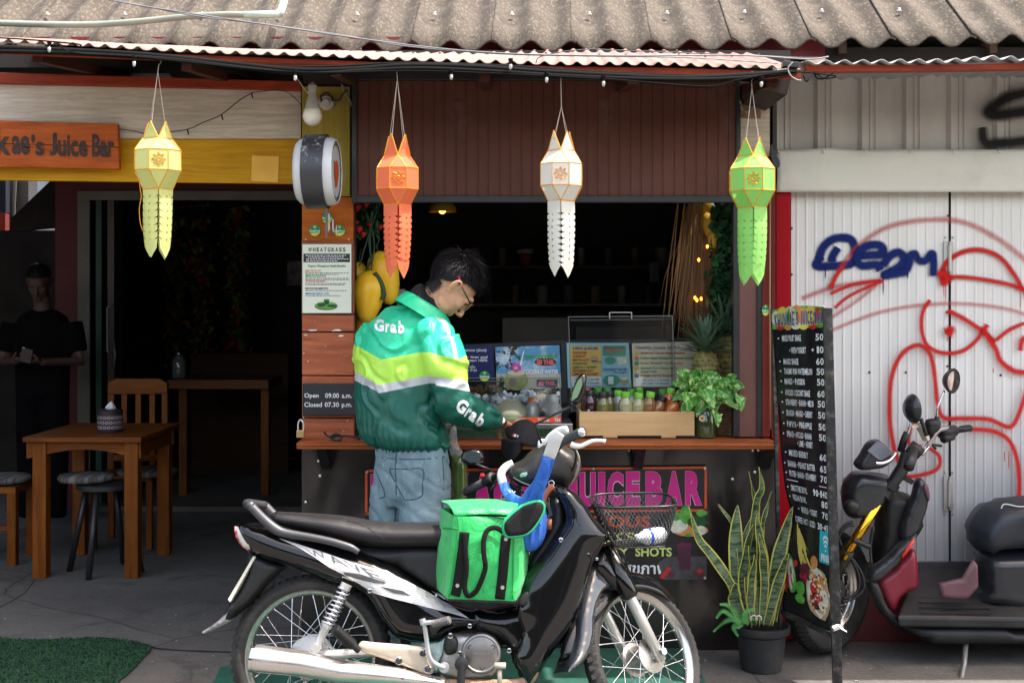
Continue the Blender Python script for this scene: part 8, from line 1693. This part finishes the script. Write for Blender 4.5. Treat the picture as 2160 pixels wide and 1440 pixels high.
ph=root('wall_photo',P(620,600,11.9),'blurred grey picture on the back wall beside the pillar','picture');rslab('print',606,550,660,602,11.9,.02,M('photo_grey',(.16,.16,.17),.5,var=.6,vs=12),ph)
# ---- far left passage seen past the dining room
pa=root('neighbour_building',Vector((-4.6,11,0)),'dark neighbouring building behind the man at the far left','building')
q=lambda px,py:P(px,py,10.6)
MB().box((-7,10.6,0),(q(125,0).x,10.8,q(0,486).z)).build('wall',DK,pa);MB().box((-5.4,9.2,2.3),(-5.3,10.6,2.6)).build('beam',DK,pa)
pan=root('passage_awning',P(80,440,9.9),'black sheet awning sloping across the bright gap at the far left','awning')
slab('sheet',[(24,458),(116,420),(118,480),(20,490)],9.9,.05,DK,pan);slab('sheet_upper',[(26,458),(116,372),(118,432),(34,488)],9.95,.03,M('awning_charcoal',(.02,.02,.022),.7),pan)
pl=root('utility_pole',P(38,480,13),'grey concrete pole behind the bright gap at the far left','pole');MB().box((P(14,0,13).x,13,0),(P(60,0,13).x,13.25,6)).build('shaft',M('pole_concrete',(.22,.20,.19),.8,var=.15,vs=3),pl);MB().tube([P(33,372,12.95),P(30,420,12.95),P(28,490,12.95)],.02,8).build('conduit',M('conduit_pale',(.5,.46,.38),.6),pl)
rs_=rslab('red_sign',-60,450,11,500,12.4,.1,M('sign_red',(.55,.05,.03),.4));tag(rs_,'small red sign at the left picture edge below the mustard board','sign')
bl_=rslab('navy_panel',-60,370,12,448,12.6,.1,M('navy_panel_m',(.02,.025,.05),.5));tag(bl_,'dark navy panel at the left picture edge above the red sign','panel')
wl_=slab('sky_backdrop',[(58,370),(118,370),(100,400),(84,440),(70,452),(58,430)],14.5,.05,M('sky_pale',(.60,.64,.70),.7));tag(wl_,'pale tarpaulin in the bright gap at the far left','backdrop')  # pale sheet stands in for the whitish sky in the gap
fw=MB().box((-9,16,0),(-3,16.3,3.4)).build('far_wall',M('far_wall_grey',(.25,.24,.24),.8));tag(fw,'grey wall far behind the gap at the left','wall')
# ---- opposite side of the street (behind the camera): closes the view for reflections
ob=root('shophouse',Vector((0,-7,0)),'plain shophouse row across the street, behind the viewer','building');OW=M('shophouse_wall',(.20,.17,.14),.8,var=.25,vs=1.5)
MB().box((-30,-9,0),(30,-7,3.4)).build('wall',OW,ob);MB().box((-30,-7.0,2.7),(30,-5.6,2.85)).build('awning',M('shophouse_awning',(.10,.09,.08),.7),ob)
for i in range(-6,7):MB().box((i*4-1.5,-7.0,0),(i*4+1.5,-6.97,2.5)).build('shutter',M('shophouse_dark',(.03,.028,.027),.6),ob)
# ============================================================ INSIDE THE JUICE WINDOW
KY=7.7
sh=root('kitchen_shelf',P(1150,760,KY),'dim shelves with cups at the back of the juice kitchen','shelf')
SHD=M('shelf_dim',(.12,.10,.085),.7)
for y in(560,640):rslab('shelf_board',960,y,1420,y+6,KY,.2,SHD,sh)
rg=random.Random(4)
for i in range(16):px=975+i*28;r_=rg.uniform(.025,.045);MB().lathe([(r_*.8,0),(r_,.11),(r_*.98,.112)],P(px,560 if i%2 else 640,KY+.08),(0,0,1),12).build('cup',M(('cup_grey','cup_tan','cup_dark')[i%3],((.22,.22,.22),(.20,.13,.08),(.09,.09,.10))[i%3],.4),sh,smooth=True)
fg=rslab('fridge',1060,670,1200,905,7.2,.5,M('fridge_brown',(.10,.08,.065),.4));tag(fg,'dim brown fridge door behind the posters','fridge')
f2=rslab('steel_cooler',1215,690,1400,905,7.3,.4,M('cooler_dark',(.035,.033,.033),.3));tag(f2,'dark cooler cabinet behind the clear acrylic cover','cabinet')
yl=root('pendant_lamp',P(933,445,6.9),'yellow domed pendant lamp at the top of the window','lamp');MB().lathe([(.078,0),(.072,.03),(.05,.05),(.015,.06)],P(933,447,6.9),(0,0,1),24,cap=False).build('shade',M('lamp_yellow',(.55,.33,.02),.4),yl,smooth=True,solid=.003);MB().tube([P(933,425,6.9),P(933,380,6.9)],.004,6).build('cord',TWN,yl)
MB().ell(P(933,444,6.9),(.02,)*3).build('bulb',M('warm_bulb',(1.0,.45,.08),.4,emit=1.2),yl,smooth=True)
wd2=root('ceiling_light',P(1200,430,6.8),'dim white round ceiling light left of the white lantern tail','lamp');MB().ell(P(1197,430,6.8),(.05,.05,.025)).build('globe',M('dim_white',(.25,.25,.27),.4),wd2,smooth=True)
hat=root('red_hat',P(1108,540,7.4),'small red and white hat ornament hanging in the dim kitchen','ornament');MB().lathe([(.045,0),(.03,.05),(.005,.09)],P(1108,535,7.3),(0,0,-1),12).build('hat',M('hat_red',(.16,.02,.02),.7),hat,smooth=True);MB().lathe([(.05,-.012),(.05,.012)],P(1108,530,7.3),(0,0,1),14).build('brim',M('hat_white',(.25,.24,.24),.8),hat,smooth=True)
wp2=rslab('switch_plate',1370,553,1390,594,7.5,.02,M('plate_dim',(.14,.14,.15),.5));tag(wp2,'pale switch plate on the kitchen wall above the acrylic cover','switch')
nb=rslab('note_paper',838,610,854,645,5.7,.01,M('note_grey',(.25,.26,.24),.6));tag(nb,'grey paper strip behind the rider between mango and collar','paper')
# straw curtain with warm lights
sc2=root('straw_curtain',P(1490,745,5.75),'brown straw fringe hanging at the right inside of the window','curtain')
mb=MB();rg=random.Random(2)
for i in range(900):
 px=rg.gauss(1488,24);a,z_=P(1484+(px-1484)*.75,rg.uniform(405,520),5.72+rg.uniform(-.05,.05)),P(px+(px-1484)*.25+rg.gauss(0,5),rg.uniform(600,760),5.72+rg.uniform(-.08,.08));w=Vector((rg.uniform(.0012,.003),0,0));m_=a.lerp(z_,.5)+Vector((rg.gauss(0,.01),0,0));mb.add([a-w,a+w,m_+w,m_-w,z_],[(0,1,2,3),(3,2,4)],rg.randrange(2))
tag(mb.build('straw',[M('straw_a',(.22,.105,.03),.7),M('straw_b',(.12,.055,.02),.7)],sc2,fix=False),kind='stuff')
for k,(x,y)in enumerate(((1470,633),(1479,630),(1531,536),(1466,628),(1492,520),(1474,548))):
 o=MB().ell(P(x,y,5.63),(.006,.006,.009),None,8,6).build('fairy_bulb',M('warm_bulb_fairy',(1.0,.30,.03),.4,emit=1.4),smooth=True);tag(o,('glowing orange fairy bulb low on the straw','brighter orange bulb beside the lowest one on the straw','orange bulb at the leafy right edge of the straw','lowest left orange fairy bulb in the straw','orange bulb under the hanging window mangoes','dim orange bulb in the middle of the straw')[k],'bulb','fairy bulbs in the straw curtain')
gl2=root('leaf_garland',P(1540,700,5.62),'dark green artificial leaf garland along the right window edge','garland')
leaves('garland_leaves',lambda rg:P(rg.gauss(1536,11)-(rg.random()<.2)*18,rg.uniform(425,700),5.6+rg.uniform(-.05,.05)),1500,GM,gl2,7,(.014,.034))
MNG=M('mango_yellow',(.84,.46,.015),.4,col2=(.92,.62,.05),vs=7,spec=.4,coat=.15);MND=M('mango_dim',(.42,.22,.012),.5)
def mango(x,y,Y,rx,ry,tilt,label,mt,grp,seed):
 r0=root('mango',P(x,y+ry,Y),label,'mango',grp);k=Y/F;a=R(tilt);axd=Vector((math.sin(a),0,math.cos(a)))
 MB().lathe([(.001,-1.0*ry*k),(.34*rx*k,-.93*ry*k),(.60*rx*k,-.72*ry*k),(.84*rx*k,-.35*ry*k),(1.0*rx*k,.10*ry*k),(.97*rx*k,.45*ry*k),(.78*rx*k,.75*ry*k),(.42*rx*k,.94*ry*k),(.001,1.0*ry*k)],P(x,y,Y),axd,24,cap=False).build('fruit',mt,r0,smooth=True)
 c=P(x,y,Y)+axd*ry*k;MB().tube([c-axd*.004,c+axd*.025,c+Vector((.01,0,.06))],.003,6).build('stem',M('stem_green',(.03,.07,.03),.6),r0,smooth=True);return r0
MG='hanging mangoes at the left of the window'
mango(777,626,5.50,34,56,6,'large yellow mango in front, lowest left above the rider shoulder',MNG,MG,1);mango(811,586,5.58,33,58,-14,'yellow mango behind the orange lantern tail',MNG,MG,2);mango(755,592,5.62,20,40,4,'orange mango half hidden behind the pillar edge',MNG,MG,3);mango(766,695,5.60,22,42,0,'lowest mango partly behind the rider left shoulder',MNG,MG,4)
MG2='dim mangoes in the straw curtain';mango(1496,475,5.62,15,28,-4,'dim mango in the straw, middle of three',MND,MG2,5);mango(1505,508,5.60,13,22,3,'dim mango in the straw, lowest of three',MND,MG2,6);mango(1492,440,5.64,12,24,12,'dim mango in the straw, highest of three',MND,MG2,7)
vn=root('green_vine',P(790,600,5.55),'dark green vine cord with leaves holding the mangoes and strawberries','vine')
VG=M('vine_green',(.02,.06,.03),.6);mb=MB()
for q in([(760,425),(778,470),(782,540),(790,575),(806,600),(808,640)],[(790,440),(778,500),(784,560),(780,578)],[(800,430),(770,520),(758,560)],[(772,440),(790,520),(770,575)]):mb.tube(cat([tuple(P(x,y,5.53))for x,y in q],4),.004,5)
mb.tube(cat([tuple(P(x,y,5.46))for x,y in((790,575),(802,592),(810,618),(806,632))],4),.010,6);mb.build('cord',VG,vn,smooth=True);leaves('garland_leaves',lambda rg:P(rg.uniform(748,800),rg.uniform(425,500),5.6+rg.uniform(-.04,.04)),260,GM+[M('leaf_fresh',(.03,.13,.03),.5)],vn,3,(.014,.03))
STB=M('strawberry_red',(.46,.012,.02),.4,bump=.5,bs=400)
for k,(x,y,r_)in enumerate(((757,484,9),(766,494,7),(754,437,9),(772,430,8),(803,478,6),(780,474,5),(750,470,7))):
 r0=root('strawberry',P(x,y+r_,5.52),('biggest red strawberry hanging beside the pillar','orange red strawberry just right of the biggest one','red strawberry at the top left of the vine','red strawberry at the top middle of the vine','small strawberry beside the orange lantern tail','tiny strawberry in the middle of the vine','red strawberry half hidden by the pillar')[k],'strawberry','toy strawberries on the vine')
 MB().lathe([(.001,-r_*.0024),(r_*.0012,-r_*.0012),(r_*.002,.0),(r_*.0019,r_*.0012),(.001,r_*.0019)],P(x,y,5.52),(0,0,1),12,cap=False).build('berry',STB,r0,smooth=True);MB().lathe([(r_*.0018,r_*.0015),(.002,r_*.0022)],P(x,y,5.52),(0,0,1),6).build('calyx',VG,r0)
 # small litter on the ground
LT=M('litter_pale',(.30,.28,.24),.8);mb=MB();rg=random.Random(21)
for i in range(90):
 px,py=rg.uniform(-50,2200),rg.uniform(1290,1440);c=gp(px,py,.002);s_=rg.uniform(.002,.007);mb.ell(c,(s_,s_*rg.uniform(.5,1.4),s_*.4),None,5,3)
tag(mb.build('grit',LT),'scattered small grit and leaf bits on the concrete','debris',kind='stuff')
